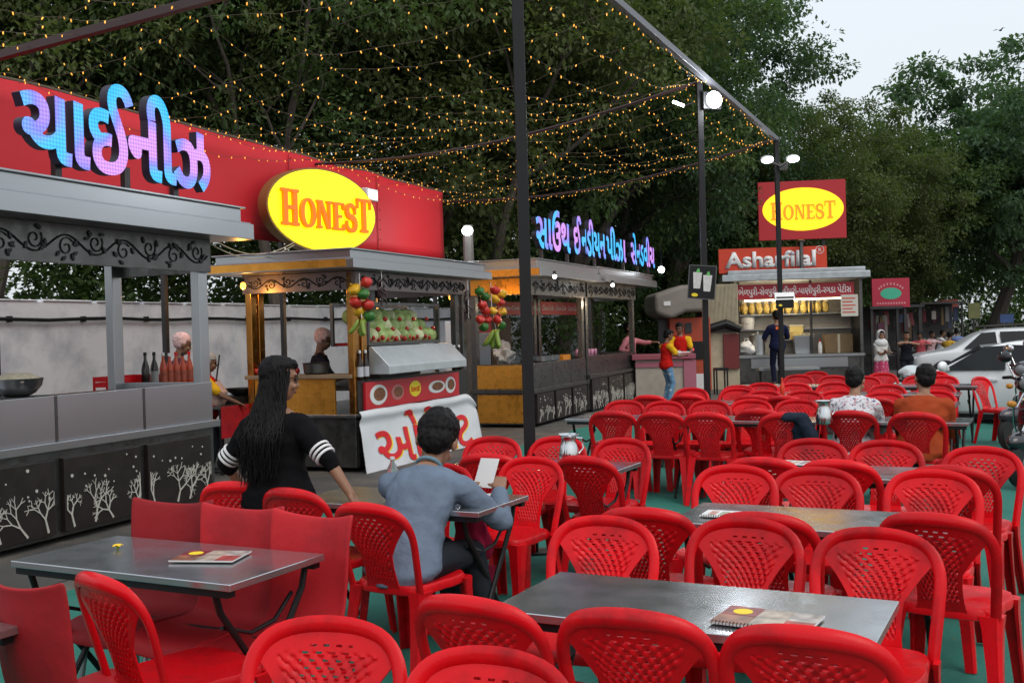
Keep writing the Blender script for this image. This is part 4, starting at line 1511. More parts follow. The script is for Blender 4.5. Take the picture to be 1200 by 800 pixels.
        pc = WR[s] + d * (.05 * k)
        for j in range(4):
            o = inner * ((.030 - .020 * j) * k)
            base = WR[s] + d * (.085 * k) + o
            capsule(mb, WR[s] + d * .015 * k + o * .6, base, .017 * k, .013 * k, 8)
            ln = (.070, .080, .074, .058)[j] * k
            mid = base + (d * .85 + nrm * .35 + o * 1.5).normalized() * ln * .5
            capsule(mb, base, mid, .0105 * k, .0095 * k, 8)
            capsule(mb, mid, mid + (d * .6 + nrm * .75).normalized() * ln * .5, .0095 * k, .0078 * k, 8)
        tb0 = WR[s] + d * (.03 * k) + inner * (.024 * k)
        tm = tb0 + (inner * .75 + d * .65 + nrm * .25).normalized() * (.045 * k)
        capsule(mb, tb0, tm, .014 * k, .0115 * k, 8)
        capsule(mb, tm, tm + (d * .9 + inner * .25 + nrm * .2).normalized() * (.035 * k), .0115 * k, .009 * k, 8)
        capsule(mb, hip[s], KN[s], .078 * k * f, .054 * k)
        capsule(mb, KN[s], AN[s], .054 * k, .036 * k)
        fd = Vector((0, 1, 0))
        capsule(mb, AN[s] + Vector((0, -.03 * k, -.045 * k)), AN[s] + Vector((0, .15 * k, -.055 * k)), .035 * k, .026 * k)
    body = link("body", remesh(mb, vox, 3), skin, t, 70)
    # ---- face
    mb = MB()
    for s in (-1, 1):
        mb.ball(hc + M3 @ (Vector((s * .031, .083, .006)) * kh), .0115 * k, 8, 6)
    e = mb
    for s in (-1, 1):
        mb2 = MB(); mb2.ball(hc + M3 @ (Vector((s * .031, .082, .004)) * kh), Vector((.014, .010, .008)) * kh, 8, 6, rot=M3); mb2.build("eye", M_eye, body)
        mb2 = MB(); mb2.tube([hc + M3 @ (Vector((s * x, y, z)) * kh) for x, y, z in ((.014, .091, .026), (.032, .088, .031), (.050, .076, .025))], .004 * k, 6); mb2.build("eyebrow", M_hair, body)
    e.bm.free()
    mb2 = MB(); mb2.ball(hc + M3 @ (Vector((0, .093, -.062)) * kh), Vector((.022, .006, .007)) * kh, 10, 6, rot=M3); mb2.build("mouth", M_lip, body)
    # ---- clothes
    if shirt:
        mb = MB()
        torso(mb, .014, hem - .001, .48, .12)
        for s in (-1, 1):
            capsule(mb, neck - u * (.028 * k), sh[s] - cx * (s * .02 * k) + u * .012, .058 * k, .058 * k)
            capsule(mb, sh[s] - cx * (s * .06 * k), sh[s], .068 * k, .064 * k)
            if sleeve <= .5:
                capsule(mb, sh[s], sh[s].lerp(EL[s], sleeve * 2), .066 * k * f, .060 * k)
            else:
                capsule(mb, sh[s], EL[s], .064 * k * f, .052 * k)
                capsule(mb, EL[s], EL[s].lerp(WR[s], (sleeve - .5) * 2 * .92), .053 * k, .040 * k)
        so = link("shirt", remesh(mb, max(.011, vox * 1.2), 5, .010, seed), shirt, t, 70)
        if collar:
            mb = MB()
            mb.tube([neck - u * (.004) + cx * (.068 * k * math.cos(a)) + cy * (.066 * k * math.sin(a)) + u * (.018 * k * (1 - math.sin(a))) for a in [2 * math.pi * i / 20 for i in range(20)]], .010 * k, 6, closed=True)
            mb.build("collar", collar, so)
        if stripes:
            for s in (-1, 1):
                d = (EL[s] - sh[s]).normalized()
                for j in range(3):
                    c = sh[s].lerp(EL[s], .72 + .10 * j)
                    r0 = (.064 + (.052 - .064) * (.72 + .10 * j)) * k + .009
                    mb = MB(); mb.lathe([(r0, -.006), (r0 + .003, -.003), (r0 + .003, .006), (r0, .009)], c, 20, axis=d); mb.build("sleeve_stripe", mat("white_stripe", (.7, .7, .7), .8), so)
    if trousers:
        mb = MB()
        torso(mb, .006, -1, .06)
        for s in (-1, 1):
            capsule(mb, hip[s], KN[s], .090 * k * f, .066 * k)
            capsule(mb, KN[s], KN[s].lerp(AN[s], .93), .064 * k, .052 * k)
        link("trousers", remesh(mb, max(.012, vox * 1.2), 5, .008, seed + 4), trousers, t, 70)
    if skirt:
        mb = MB()
        rings = []
        for z, w in ((.06, .155), (-.1, .185), (-.3, .2), (-.55, .23), (-.80, .26)):
            c = p0 + Vector((0, .0, z * k))
            rings.append([c + Vector((w * k * (1 + .06 * math.sin(7 * a)) * math.cos(a), w * k * .85 * (1 + .06 * math.sin(7 * a)) * math.sin(a), 0)) for a in [2 * math.pi * i / 42 for i in range(42)]])
        mb.loft(rings); mb.build("skirt", skirt, t, 70)
    for s in (-1, 1):
        mb = MB()
        capsule(mb, AN[s] + Vector((0, -.035 * k, -.052 * k)), AN[s] + Vector((0, .10 * k, -.056 * k)), .040 * k, .040 * k)
        capsule(mb, AN[s] + Vector((0, .08 * k, -.058 * k)), AN[s] + Vector((0, .17 * k, -.062 * k)), .040 * k, .030 * k)
        link("shoe", remesh(mb, .012, 3), shoes or M_black, t, 60)
    # ---- hair
    hm = hair_mat or M_hair
    if hair:
        mb = MB()
        mb.ball(hc + M3 @ (Vector((0, -.014, .034)) * kh), Vector((.087, .106, .100)) * kh, 30, 20, rot=M3, nz=.05, seed=seed)
        hb2 = lambda x, y, z, r: mb.ball(hc + M3 @ (Vector((x, y, z)) * kh), Vector(r) * kh, 14, 10, rot=M3)
        if hair == "short":
            hb2(0, -.056, -.020, (.076, .056, .072)); hb2(0, .052, .078, (.062, .046, .046))
        elif hair == "long":
            hb2(0, -.05, -.05, (.075, .06, .10)); hb2(0, .05, .08, (.06, .045, .036))
        elif hair == "cap":
            hb2(0, -.02, .06, (.09, .105, .085)); hb2(0, -.04, -.005, (.075, .062, .06))
        me = remesh(mb, .008 if vox < .012 else .012, 2)
        # the face stays clear
        Mi = M3.transposed()
        for v in me.vertices:
            q = Mi @ (v.co - hc) / kh
            lim = .064 if hair != "cap" else .050
            if q.y > .02 and q.z < lim:
                pull = min(1, (lim - q.z) / .02) * min(1, (q.y - .02) / .02)
                q = q.lerp(Vector((q.x * .7, .0, max(q.z, .0) + .01)), pull)
                v.co = hc + M3 @ (q * kh)
            elif hair != "cap":
                n = noise.noise(q * 60) * .005 + noise.noise(q * 28) * .006 + noise.noise(Vector((q.x * 90, q.y * 90, q.z * 14))) * .004
                v.co = v.co + (v.co - hc).normalized() * (n * k)
        link("hair" if hair != "cap" else "hair_net", me, hm, t, 70)
    if hair == "long":
        mb = MB()
        r = random.Random(4)
        for i in range(420):
            a = math.pi + (i / 419 - .5) * 3.7 + r.uniform(-.06, .06)        # round the back of the head
            st = hc + M3 @ (Vector((.079 * math.sin(a) * -1, .096 * math.cos(a), .01 + r.uniform(-.02, .06))) * kh)
            ba = p0 + u * (.34 * k) + cx * (-.135 * math.sin(a) * k * r.uniform(.4, 1.1)) - cy * ((.135 + .05 * r.random()) * k)
            en = p0 + u * (r.uniform(.06, .24) * k) + cx * (-.11 * math.sin(a) * k * r.uniform(.3, 1.2) - .02) - cy * ((.135 + .05 * r.random()) * k)
            sd_ = neck + cx * (-.105 * math.sin(a) * k) - cy * (.105 * k * (.6 + .4 * abs(math.cos(a)))) 
            pts = []
            for j in range(13):
                f_ = j / 12
                if f_ < .35: p = st.lerp(sd_, f_ / .35)
                elif f_ < .7: p = sd_.lerp(ba, (f_ - .35) / .35)
                else: p = ba.lerp(en, (f_ - .7) / .3)
                w = .013 * math.sin(f_ * 13 + i * .35)
                pts.append(p + cx * w + cy * (.006 * math.cos(f_ * 11 + i * 2)))
            mb.tube(pts, [(.0060) * k * (1 - .8 * (j / 12) ** 2) * r.uniform(.7, 1.2) for j in range(13)], 5)
        mb.build("long_hair", hm, t, 70)
    t["_h"] = 0
    del t["_h"]
    return dict(root=t, neck=neck, hc=hc, M3=M3, wr=WR, el=EL, p0=p0, u=u, cx=cx, cy=cy, k=k, sh=sh)

def seat_of(label):
    for o in COL.objects:
        if o.get("label") == label: return o

def specks(name, base, dots, scale=26):
    m = fabric(name, base)
    nt = m.node_tree; b = nt.nodes["Principled BSDF"]; L = nt.links.new
    tc = nt.nodes.new("ShaderNodeTexCoord")
    prev = None
    src = b.inputs["Base Color"].links[0].from_socket
    for i, c in enumerate(dots):
        nz = nt.nodes.new("ShaderNodeTexNoise"); nz.inputs["Scale"].default_value = scale * (1 + .3 * i); nz.inputs["Detail"].default_value = 3
        mp = nt.nodes.new("ShaderNodeMapping"); mp.inputs["Location"].default_value = (i * 7.3, i, 2 * i)
        L(tc.outputs["Object"], mp.inputs[0]); L(mp.outputs[0], nz.inputs["Vector"])
        cr = nt.nodes.new("ShaderNodeValToRGB"); cr.color_ramp.elements[0].position = .58; cr.color_ramp.elements[1].position = .63
        L(nz.outputs["Fac"], cr.inputs[0])
        mx = nt.nodes.new("ShaderNodeMixRGB"); L(cr.outputs[0], mx.inputs[0]); L(src, mx.inputs[1]); mx.inputs[2].default_value = (*c, 1)
        src = mx.outputs[0]
    L(src, b.inputs["Base Color"])
    return m

# woman in black, standing and leaning on the table
wp = P(300, 590, .85)
wl = T(-3.52, 4.62)
wl = Vector((-1.27, 5.82, 0))
rz = R(-26)
inv = Matrix.Rotation(-rz, 3, 'Z')
hand = inv @ (P(414, 583, .79) - wl)
W = person("woman with long dark hair in a black top with white-striped sleeves", wl, rz, 1.60, pelvis=(0, -.06, .785), lean=R(2), side=R(-3), twist=R(4), head=(R(-44), R(8)),
           hands={1: hand, -1: Vector((-.29, .02, .76))}, elbows={1: (.8, -.4, .25), -1: (-1, -.5, 0)}, shirt=fabric("black_jersey", (.006, .006, .007)), trousers=fabric("black_denim", (.012, .013, .016)),
           sleeve=.62, hair="long", vox=.007, female=True, stripes=True, seed=2, fat=1.22, hem=-.13)
mb = MB()
for s in (-1, 1):
    c = W["hc"] + W["M3"] @ (Vector((s * .032, .098, .004)) * W["k"])
    mb.tube([c + W["M3"] @ Vector((.022 * math.cos(a), 0, .017 * math.sin(a))) for a in [2 * math.pi * i / 14 for i in range(14)]], .0022, 5, closed=True)
    mb.tube([c + W["M3"] @ Vector((s * .022, 0, .005)), c + W["M3"] @ Vector((s * .045, -.09, .008))], .002, 5)
mb.build("eyeglasses", M_black, W["root"])

# man in blue on his chair
ch = seat_of("red chair the man in blue sits on, rim worn dark")
mloc, mrz = ch.location.copy(), ch.rotation_euler.z
Mn = person("man in a faded blue shirt reading a sheet of paper at the table", mloc, mrz, 1.76, pelvis=(-.02, -.02, .53), lean=R(38), side=R(-8), twist=R(10), head=(R(16), R(-4)), headk=1.16,
            hands={1: Vector((.13, .62, .79)), -1: Vector((-.10, .60, .79))}, elbows={1: (.8, -.5, -.9), -1: (-1, -.3, -.6)}, feet={-1: (-.10, .52, .08), 1: (.15, .46, .08)},
            shirt=mat("faded_blue_shirt", (.125, .165, .225), .85, var=.22, vscale=5, bump=.6, bscale=16, spec=.2), trousers=fabric("charcoal_jeans", (.020, .024, .030)), sleeve=.97, hair="short", vox=.007, seed=6, collar=fabric("teal_collar", (.14, .24, .30)), hem=-.13, fat=1.04)
hx_ = Matrix.Rotation(mrz, 3, 'Z')
pp = hx_ @ Vector((.02, .66, .87)) + mloc
t = tag(MB().box((0, 0, 0), (.12, .002, .17), rot=Matrix.Rotation(R(-30), 3, 'X')).build("paper_sheet", M_white), "white sheet of paper in the hands of the man in blue", "paper")
t.location = pp; t.rotation_euler = (0, 0, mrz)

def sitter(chair_label, label, shirt, trousers, seed, head=(0, 0), lean=30, sleeve=.45, twist=0, fat=1.0, hands=None, h=1.62, **k):
    c = seat_of(chair_label)
    return person(label, c.location.copy(), c.rotation_euler.z, h, pelvis=(0, -.05, .53), lean=R(lean), twist=R(twist), head=(R(head[0]), R(head[1])),
                  hands=hands or {1: Vector((.14, .40, .80)), -1: Vector((-.14, .40, .80))}, elbows={1: (.35, -.5, -1), -1: (-.35, -.5, -1)}, feet={-1: (-.13, .42, .08), 1: (.13, .42, .08)},
                  shirt=shirt, trousers=trousers, sleeve=sleeve, vox=.010, seed=seed, fat=fat, **k)
sitter("red chair the man in the white patterned shirt sits on", "man seen from behind in a white shirt with fine dark pattern", specks("patterned_cotton", (.62, .63, .66), [(.12, .13, .2), (.5, .2, .22)], 30), fabric("dark_trousers", (.02, .022, .03)), 3, (-12, -4), 30, fat=1.1)
sitter("red chair the man in the orange shirt sits on", "broad man seen from behind in an orange brown shirt", fabric("rust_shirt", (.33, .055, .018)), fabric("dark_trousers", (.02, .022, .03)), 8, (20, -6), 28, sleeve=.9, fat=1.26, h=1.64)

# standing people further off
RED_T, YEL = fabric("uniform_red", (.55, .015, .012)), fabric("uniform_yellow", (.75, .42, .02))
def uniform(d, s0=.0):
    """yellow shoulders and sleeve caps over the red shirt"""
    mb = MB()
    k = d["k"]
    for s in (-1, 1):
        capsule(mb, d["sh"][s] - d["cx"] * (s * .07 * k) + d["u"] * .005, d["sh"][s] + d["cx"] * (s * .012), .080 * k, .080 * k)
        capsule(mb, d["sh"][s], d["sh"][s].lerp(d["el"][s], .62), .076 * k, .070 * k)
    link("yellow_sleeves", remesh(mb, .013, 4, .006), YEL, d["root"], 70)
c = Dp(781, 440, 22.6)
d = person("boy in red and yellow uniform standing before the pink counter", (c.x, c.y, 0), R(-70), 1.56, pelvis=(0, 0, .84), lean=R(3), head=(R(-10), R(12)),
           hands={1: Vector((.14, .36, 1.02)), -1: Vector((-.12, .36, 1.02))}, shirt=RED_T, trousers=specks("washed_denim", (.13, .26, .42), [(.6, .65, .7)], 9), sleeve=.3, skin=SKIN2, vox=.011, seed=1)
uniform(d)
tag(MB().box((0, 0, 0), (.26, .18, .02)).build("order_pad", M_white), "pale order pad held by the boy in uniform", "notepad").location = Vector((c.x, c.y, 1.08)) + Matrix.Rotation(R(-70), 3, 'Z') @ Vector((.0, .42, 0))
c = Dp(797, 400, 24.6)
d = person("young man in red and yellow uniform behind the pink counter", (c.x, c.y, .0), R(172), 1.68, head=(R(-15), R(14)), shirt=RED_T, trousers=fabric("dark_trousers", (.02, .022, .03)), sleeve=.3, skin=SKIN2, vox=.011, seed=5,
           hands={1: Vector((.18, .30, 1.0)), -1: Vector((-.18, .3, 1.0))})
uniform(d)
c = Dp(738, 400, 24.6)
person("man in a pink shirt with one arm stretched out behind the stalls", (c.x, c.y, 0), R(-125), 1.74, head=(R(10), R(-14)), shirt=fabric("pink_shirt", (.60, .22, .25)), trousers=fabric("dark_trousers", (.02, .022, .03)), sleeve=.8, vox=.012, seed=9,
       hands={-1: Vector((-.20, .62, 1.28)), 1: Vector((.30, .2, 1.05))}, elbows={-1: (-.5, 0, -1), 1: (.6, -.8, 0)})
c = Dp(911, 400, 25.2)
navy = (c.x, c.y, .17)
d = person("man in a navy uniform with orange back print, facing the snack cart", navy, R(6), 1.75, pelvis=(0, 0, .95), head=(0, R(12)), shirt=fabric("navy_shirt", (.012, .015, .045)), trousers=fabric("navy_trousers", (.010, .012, .03)), sleeve=.45, vox=.011, seed=12,
           hands={1: Vector((.2, .34, 1.08)), -1: Vector((-.2, .34, 1.08))})
mb = MB(); mb.box((0, -.139, 1.36), (.17, .012, .07)); mb.build("back_print", mat("orange_print", (.75, .13, .01), .6), d["root"], bevel=.01)
c = Dp(374, 400, 13.5)
person("cook in dark shirt and pink hair net inside the corner stall", (c.x, c.y, 0), R(-75), 1.70, head=(0, R(16)), shirt=fabric("dark_shirt", (.014, .015, .022)), trousers=fabric("dark_trousers", (.02, .022, .03)), sleeve=.4, skin=SKIN2, hair="cap",
       hair_mat=mat("pink_net", (.74, .50, .50), .9, var=.3, vscale=30, bump=.9, bscale=45, spec=.05), vox=.010, seed=14, hands={1: Vector((.16, .34, 1.12)), -1: Vector((-.16, .34, 1.12))})
c = Dp(209, 400, 12.9)
person("cook in a pale pink hair net standing behind the row of sauce bottles", (c.x, c.y, 0), R(-60), 1.68, head=(0, R(14)), shirt=fabric("plum_shirt", (.10, .03, .05)), trousers=fabric("dark_trousers", (.02, .022, .03)), sleeve=.4, skin=SKIN2, hair="cap",
       hair_mat=mat("pink_net", (.74, .50, .50)), vox=.010, seed=19, hands={1: Vector((.16, .34, 1.0)), -1: Vector((-.16, .34, 1.0))})
c = Dp(242, 430, 13.0)
d = person("kitchen hand in a grey hair net and yellow-red uniform behind the stalls", (c.x, c.y, 0), R(-75), 1.46, pelvis=(0, 0, .78), head=(0, R(10)), shirt=RED_T, trousers=fabric("dark_trousers", (.02, .022, .03)), sleeve=.3, skin=SKIN2, hair="cap",
           hair_mat=fabric("grey_net", (.33, .33, .32)), vox=.010, seed=15, hands={1: Vector((.16, .36, .86)), -1: Vector((-.16, .30, .86))})
uniform(d)
# two women beyond the tables
c = Dp(1032, 400, 24.0)
d = person("woman in a white headscarf and pink skirt with folded arms", (c.x, c.y, 0), R(190), 1.40, pelvis=(0, 0, .76), head=(R(-6), R(8)), shirt=fabric("white_cotton", (.6, .58, .56)), skirt=specks("pink_print", (.50, .06, .14), [(.7, .4, .45), (.2, .02, .06)], 22), sleeve=.3, vox=.012, seed=17,
           female=True, hands={1: Vector((-.02, .26, .92)), -1: Vector((.04, .27, .96))}, hair="short", hem=-.1)
mb = MB()
k, hc, M3 = d["k"] * 1.08, d["hc"], d["M3"]
mb.ball(hc + M3 @ (Vector((0, -.016, .03)) * k), Vector((.098, .112, .108)) * k, 20, 14, rot=M3)
mb.ball(hc + M3 @ (Vector((0, -.04, -.10)) * k), Vector((.095, .09, .11)) * k, 16, 10, rot=M3)
mb.ball(d["neck"] - d["u"] * .04 + d["cy"] * .02, Vector((.18, .13, .12)) * k, 18, 10)
me = remesh(mb, .012, 4, .006, 3)
Mi = M3.transposed()
for v in me.vertices:
    q = Mi @ (v.co - hc) / k
    if q.y > .02 and -.095 < q.z < .055 and abs(q.x) < .068:
        v.co = hc + M3 @ (Vector((q.x, -.01, q.z)) * k)
link("headscarf", me, fabric("white_scarf", (.62, .62, .62)), d["root"], 70)
c = Dp(1062, 402, 24.5)
person("girl in a sleeveless black top with a hand raised to her mouth", (c.x, c.y, 0), R(172), 1.36, pelvis=(0, 0, .74), head=(R(8), R(6)), shirt=fabric("black_top", (.014, .015, .022)), trousers=fabric("dark_trousers", (.02, .022, .03)), sleeve=.04, vox=.012, seed=21, female=True,
       hands={1: Vector((.02, .20, 1.12)), -1: Vector((-.04, .24, 1.10))}, elbows={1: (1, .1, -.1), -1: (-1, .3, -.1)}, hair="short", hem=-.1)
# diners under the trees beyond the car
far = [(1079, 400, 33, (.55, .10, .12), "far diner in a pinkish red shirt behind the girl in black"), (1090, 404, 34, (.5, .32, .34), "far diner in pale pink just left of the white car"),
       (1101, 399, 36, (.55, .55, .58), "far diner in white between the two cars"), (1111, 405, 31, (.55, .33, .05), "child in yellow above the white car's mirror"), (1122, 396, 38, (.15, .2, .38), "far diner in blue in front of the off-road car")]
for i, (px, py, Y, col, lb) in enumerate(far):
    c = Dp(px, py, Y)
    person(lb, (c.x, c.y, -.05), R(150 + 50 * i), 1.5, pelvis=(0, 0, .62), lean=R(8), head=(R(10 * i - 20), R(8)), shirt=fabric("shirt_cloth_%s" % "abcde"[i], col), trousers=fabric("dark_trousers", (.02, .022, .03)), sleeve=.4, vox=.02, seed=30 + i, skin=SKIN2,
           hands={1: Vector((.18, .34, .92)), -1: Vector((-.18, .34, .92))}, feet={-1: (-.12, .35, .08), 1: (.12, .35, .08)}, group="far diners under the trees")
# ------------------------------------------------------------------ things on and in the stalls
def SQ(px, py, q):
    """photo measurement -> point of the vertical plane q of the stall row"""
    d = ray(px, py)
    return Vector((0, 0, EYE)) + d * (q / (d.x * SN.x + d.y * SN.y))
M_glassy = mat("clear_glass", (.9, .92, .92), .05, trans=.9)
M_bsoy = mat("soy_bottle", (.012, .008, .006), .15)
M_bred = mat("chilli_bottle", (.42, .045, .012), .2)
M_label = mat("bottle_label", (.30, .06, .03), .6, var=.4, vscale=40)
M_cream = mat("cream_plastic", (.62, .56, .42), .5)
def bottle(c, h, m, label, capm, group, lab=M_label, cat="bottle"):
    t = thing("bottle", label, cat, c, rnd.uniform(0, 6), group)
    r = h * .115
    mb = MB(); mb.lathe([(r * .9, 0), (r, .01), (r, h * .5), (r * .85, h * .6), (r * .38, h * .78), (r * .34, h * .9)], seg=16); mb.build("glass_body", m, t)
    mb = MB(); mb.lathe([(r * .42, h * .9), (r * .42, h * .985), (r * .3, h)], seg=12); mb.build("bottle_cap", capm, t)
    if lab: mb = MB(); mb.lathe([(r * 1.02, h * .12), (r * 1.02, h * .45)], seg=16, cap=False); mb.build("paper_label", lab, t)
    return t
t = thing("back_shelf", "brown board shelf inside the near stall, under the sauce bottles", "shelf", S(6.4, -7.75, 0), SROT)
mb = MB(); mb.span(.2, 2.2, -.14, .16, 1.125, 1.155); mb.build("shelf_board", M_wood, t)
mb = MB(); mb.span(.3, .36, -.1, .1, .85, 1.124); mb.span(2.05, 2.11, -.1, .1, .85, 1.124); mb.build("shelf_support", M_dark, t)
g = "sauce bottles in the near stall"
for i, (px, m, lb, cp) in enumerate(((171, M_bsoy, "black sauce bottle, leftmost in the near stall's row", M_black), (181.5, M_bsoy, "black sauce bottle beside the red ones", M_black),
        (192, M_bred, "red chilli bottle nearest to the black ones", M_white), (199.5, M_bred, "second red chilli bottle from the black ones", M_white), (207, M_bred, "middle red chilli bottle of the row", M_red),
        (215, M_bred, "red chilli bottle with a dark cap", M_black), (222.5, M_bred, "red chilli bottle at the corner post", M_red))):
    c = SQ(px, 452, -7.72); c.z = 1.156
    bottle(c, .37 if i < 2 else .36 - .01 * (i % 2), m, lb, cp, g, lab=None if i == 0 else (mat('grey_label', (.25, .25, .24), .6) if i == 1 else M_label))
c = SQ(20, 466, -7.3); c.z = 1.20
t = thing("steel_bowl", "wide steel bowl heaped with pale rice on the near stall", "bowl", c, 0)
mb = MB(); mb.lathe([(.09, 0), (.15, .03), (.20, .09), (.215, .15), (.22, .155), (.205, .15), (.19, .09), (.02, .03)], seg=28); mb.build("bowl_shell", M_steel, t)
mb = MB(); mb.ball((0, 0, .13), (.2, .2, .075), 28, 12, nz=.15); mb.build("rice", mat("pale_rice", (.62, .56, .42), .8, var=.2, vscale=60, bump=.8, bscale=160), t)
mb = MB(); mb.span(-.2, .2, -.2, .2, -.06, 0); mb.span(-.15, .15, -.15, .15, -.38, -.06); mb.build("stand", M_steeld, t)
c = SQ(150, 452, -8.0); c.z = .9
t = thing("crate", "red plastic crate behind the bottle shelf", "crate", c, SROT)
mb = MB()
for z in (0, .09, .18, .27, .33): mb.span(-.3, .3, -.2, -.185, z, z + .05); mb.span(-.3, .3, .185, .2, z, z + .05); mb.span(-.3, -.285, -.185, .185, z, z + .05); mb.span(.285, .3, -.185, .185, z, z + .05)
for x in (-.29, -.1, .1, .29): mb.span(x - .012, x + .012, -.197, -.183, 0, .38); mb.span(x - .012, x + .012, .183, .197, 0, .38)
mb.span(-.28, .28, -.18, .18, -.02, .0)
mb.build("crate_body", M_red, t)
mb = MB(); mb.span(-.25, .25, -.15, .15, -.88, -.021); mb.build("stand", M_dark, t)
# kitchen hand's cooking table behind the gap between stalls
c = SQ(268, 482, -8.2); c.z = 0
t = thing("stove_table", "small table under a red cloth with a stove, in the gap between stalls", "table", c, SROT)
mb = MB(); mb.span(-.55, .6, -.3, .3, .80, .83); mb.build("tabletop", M_steeld, t)
mb = MB(); mb.span(-.56, .61, -.315, -.302, .45, .83); mb.build("red_cloth", M_redmat, t)
for x in (-.5, .55):
    for y in (-.26, .26): mb = MB(); mb.bar((x, y, 0), (x, y, .80), .04); mb.build("leg", M_black, t)
mb = MB(); mb.span(-.1, .5, -.2, .2, .831, .92); mb.build("stove", M_dark, t)
t = thing("cooking_pan", "black pan on the stove between the stalls", "pan", c + Vector((.15, .15, .925)), 0)
mb = MB(); mb.lathe([(.12, 0), (.2, .06), (.22, .09), (.19, .06), (.1, .02)], seg=22); mb.build("pan_body", M_dark, t)
t = thing("ladle", "long-handled ladle standing in a pinkish sack between the stalls", "ladle", c + ST * -.3 + Vector((0, 0, .832)), 0)
mb = MB(); mb.tube([(0, 0, .02), (.10, -.02, .62)], .011, 6); mb.build("handle", M_steeld, t)
t = thing("flour_sack", "small pinkish sack on the red-clothed table", "sack", c + ST * -.27 + Vector((0, 0, .832)), 0)
mb = MB(); mb.lathe([(.12, 0), (.16, .06), (.15, .16), (.09, .25), (.05, .3)], seg=18)
for v in mb.bm.verts: v.co *= 1 + .12 * noise.noise(v.co * 9)
mb.build("sack_cloth", fabric("sack", (.50, .33, .28)), t)

# ---- corner stall
hon_s, hon_q = 11.02, -6.35
H_ = lambda x, y, z: S(hon_s + x, hon_q - y, z)
t = thing("display_case", "framed glass case of cabbages and tomatoes in the corner stall", "display case", H_(.42, .05, 0), SROT)
mb = MB()
for z in (1.53, 2.03): mb.span(0, 2.05, 0, .04, z - .02, z + .02); mb.span(0, 2.05, .5, .54, z - .02, z + .02)
for x in (0, 2.01): mb.span(x, x + .04, .0, .04, 1.551, 2.009); mb.span(x, x + .04, .5, .54, 1.551, 2.009)
mb.build("case_frame", M_steeld, t)
mb = MB(); mb.span(.04, 2.01, .04, .5, 1.52, 1.545); mb.build("tray_board", M_redmat, t)
mb = MB(); mb.span(.45, 1.6, .1, .5, 1.03, 1.519); mb.build("stand", M_dark, t)
veg = random.Random(12)
M_cab = mat("cabbage", (.34, .46, .16), .55, var=.35, vscale=14, rand=.3, bump=.5, bscale=30)
M_cauli = mat("pale_cabbage", (.58, .62, .36), .6, var=.25, vscale=18, rand=.2, bump=.6, bscale=40)
M_tom = mat("tomato", (.42, .02, .015), .25, rand=.2)
def veg_mesh(kind):
    mb = MB()
    if kind == "cabbage": mb.ball((0, 0, 0), (.095, .095, .085), 18, 12, nz=.14, seed=3)
    elif kind == "tomato": mb.ball((0, 0, 0), (.042, .042, .036), 12, 8)
    bmesh.ops.recalc_face_normals(mb.bm, faces=mb.bm.faces)
    me = bpy.data.meshes.new(kind); mb.bm.to_mesh(me); mb.bm.free(); return me
cabm, tomm, caum = veg_mesh("cabbage"), veg_mesh("tomato"), veg_mesh("cabbage")
cabm.materials.append(M_cab); tomm.materials.append(M_tom); caum.materials.append(M_cauli)
for me in (cabm, tomm, caum): me.polygons.foreach_set("use_smooth", [True] * len(me.polygons))
def place(me, name, loc, s, label, cat, group):
    o = bpy.data.objects.new(name, me); COL.objects.link(o); o.location = loc
    o.scale = (s, s, s); o.rotation_euler = (veg.uniform(0, 3), veg.uniform(0, 3), veg.uniform(0, 6))
    return tag(o, label, cat, group)
for r_ in range(3):
    for i in range(9 if r_ else 10):
        x = .55 + i * .205 + (.1 if r_ == 1 else 0)
        pale = (i + r_) % 3 == 1
        place(caum if pale else cabm, "cabbage", H_(x, .20 + .09 * r_, 1.62 + .125 * r_), veg.uniform(1.1, 1.3), "pale green cabbage heaped in the glass case" if pale else "dark green cabbage heaped in the glass case", "cabbage", "pale cabbages in the glass case" if pale else "dark cabbages in the glass case")
for i in range(16):
    place(tomm, "tomato", H_(.53 + i * .122, .11, 1.585 + .02 * (i % 2)), veg.uniform(.6, .8), "small tomato in front row of the glass case", "tomato", "tomatoes in the glass case")
for i in range(9):
    place(tomm, "tomato", H_(.8 + i * .2, .125, 1.71 + .13 * (i % 2)), veg.uniform(.7, .85), "small tomato tucked between the cabbages", "tomato", "tomatoes between the cabbages")
t = thing("sloping_hood", "sloping bright steel hood above the red menu strip", "hood", H_(.36, -.0, 0), SROT)
mb = MB(); mb.xprism([(.02, 1.50), (-.02, 1.50), (-.26, 1.26), (-.26, 1.16), (.02, 1.16)], 0, 2.3); mb.build("hood_sheet", mat("bright_steel", (.62, .66, .68), .4, .7, var=.1), t, bevel=.006)
for i, (x, lb) in enumerate(((.10, "cola bottle at left end of the steel hood, outer one"), (.24, "cola bottle at left end of the steel hood, inner one"), (2.82, "cola bottle at right end of the steel hood, inner one"), (2.98, "cola bottle at right end of the steel hood, outer one"))):
    c = H_(x, .0, 1.102)
    bottle(c, .36, mat("cola", (.02, .006, .004), .1), lb, M_white, "cola bottles beside the hood", lab=mat("pale_label", (.5, .5, .55), .6))
# side shelf: tomatoes and pot
for i in range(16):
    k = i % 8
    place(tomm, "tomato", H_(.12 + .09 * (i % 3) - .05, .99 + .10 * (i // 3) * .9, 1.225 + (.06 if i % 3 == 1 else 0)), 1.15, "ripe tomato in the heap on the corner stall's side shelf", "tomato", "tomatoes on the side shelf")
c = H_(.12, .62, 1.182)
t = thing("steel_pot", "dented steel pot beside the tomato heap", "pot", c, 0)
mb = MB(); mb.lathe([(.13, 0), (.15, .02), (.16, .13), (.175, .14), (.15, .13), (.02, .1)], seg=22); mb.build("pot_shell", M_steeld, t)
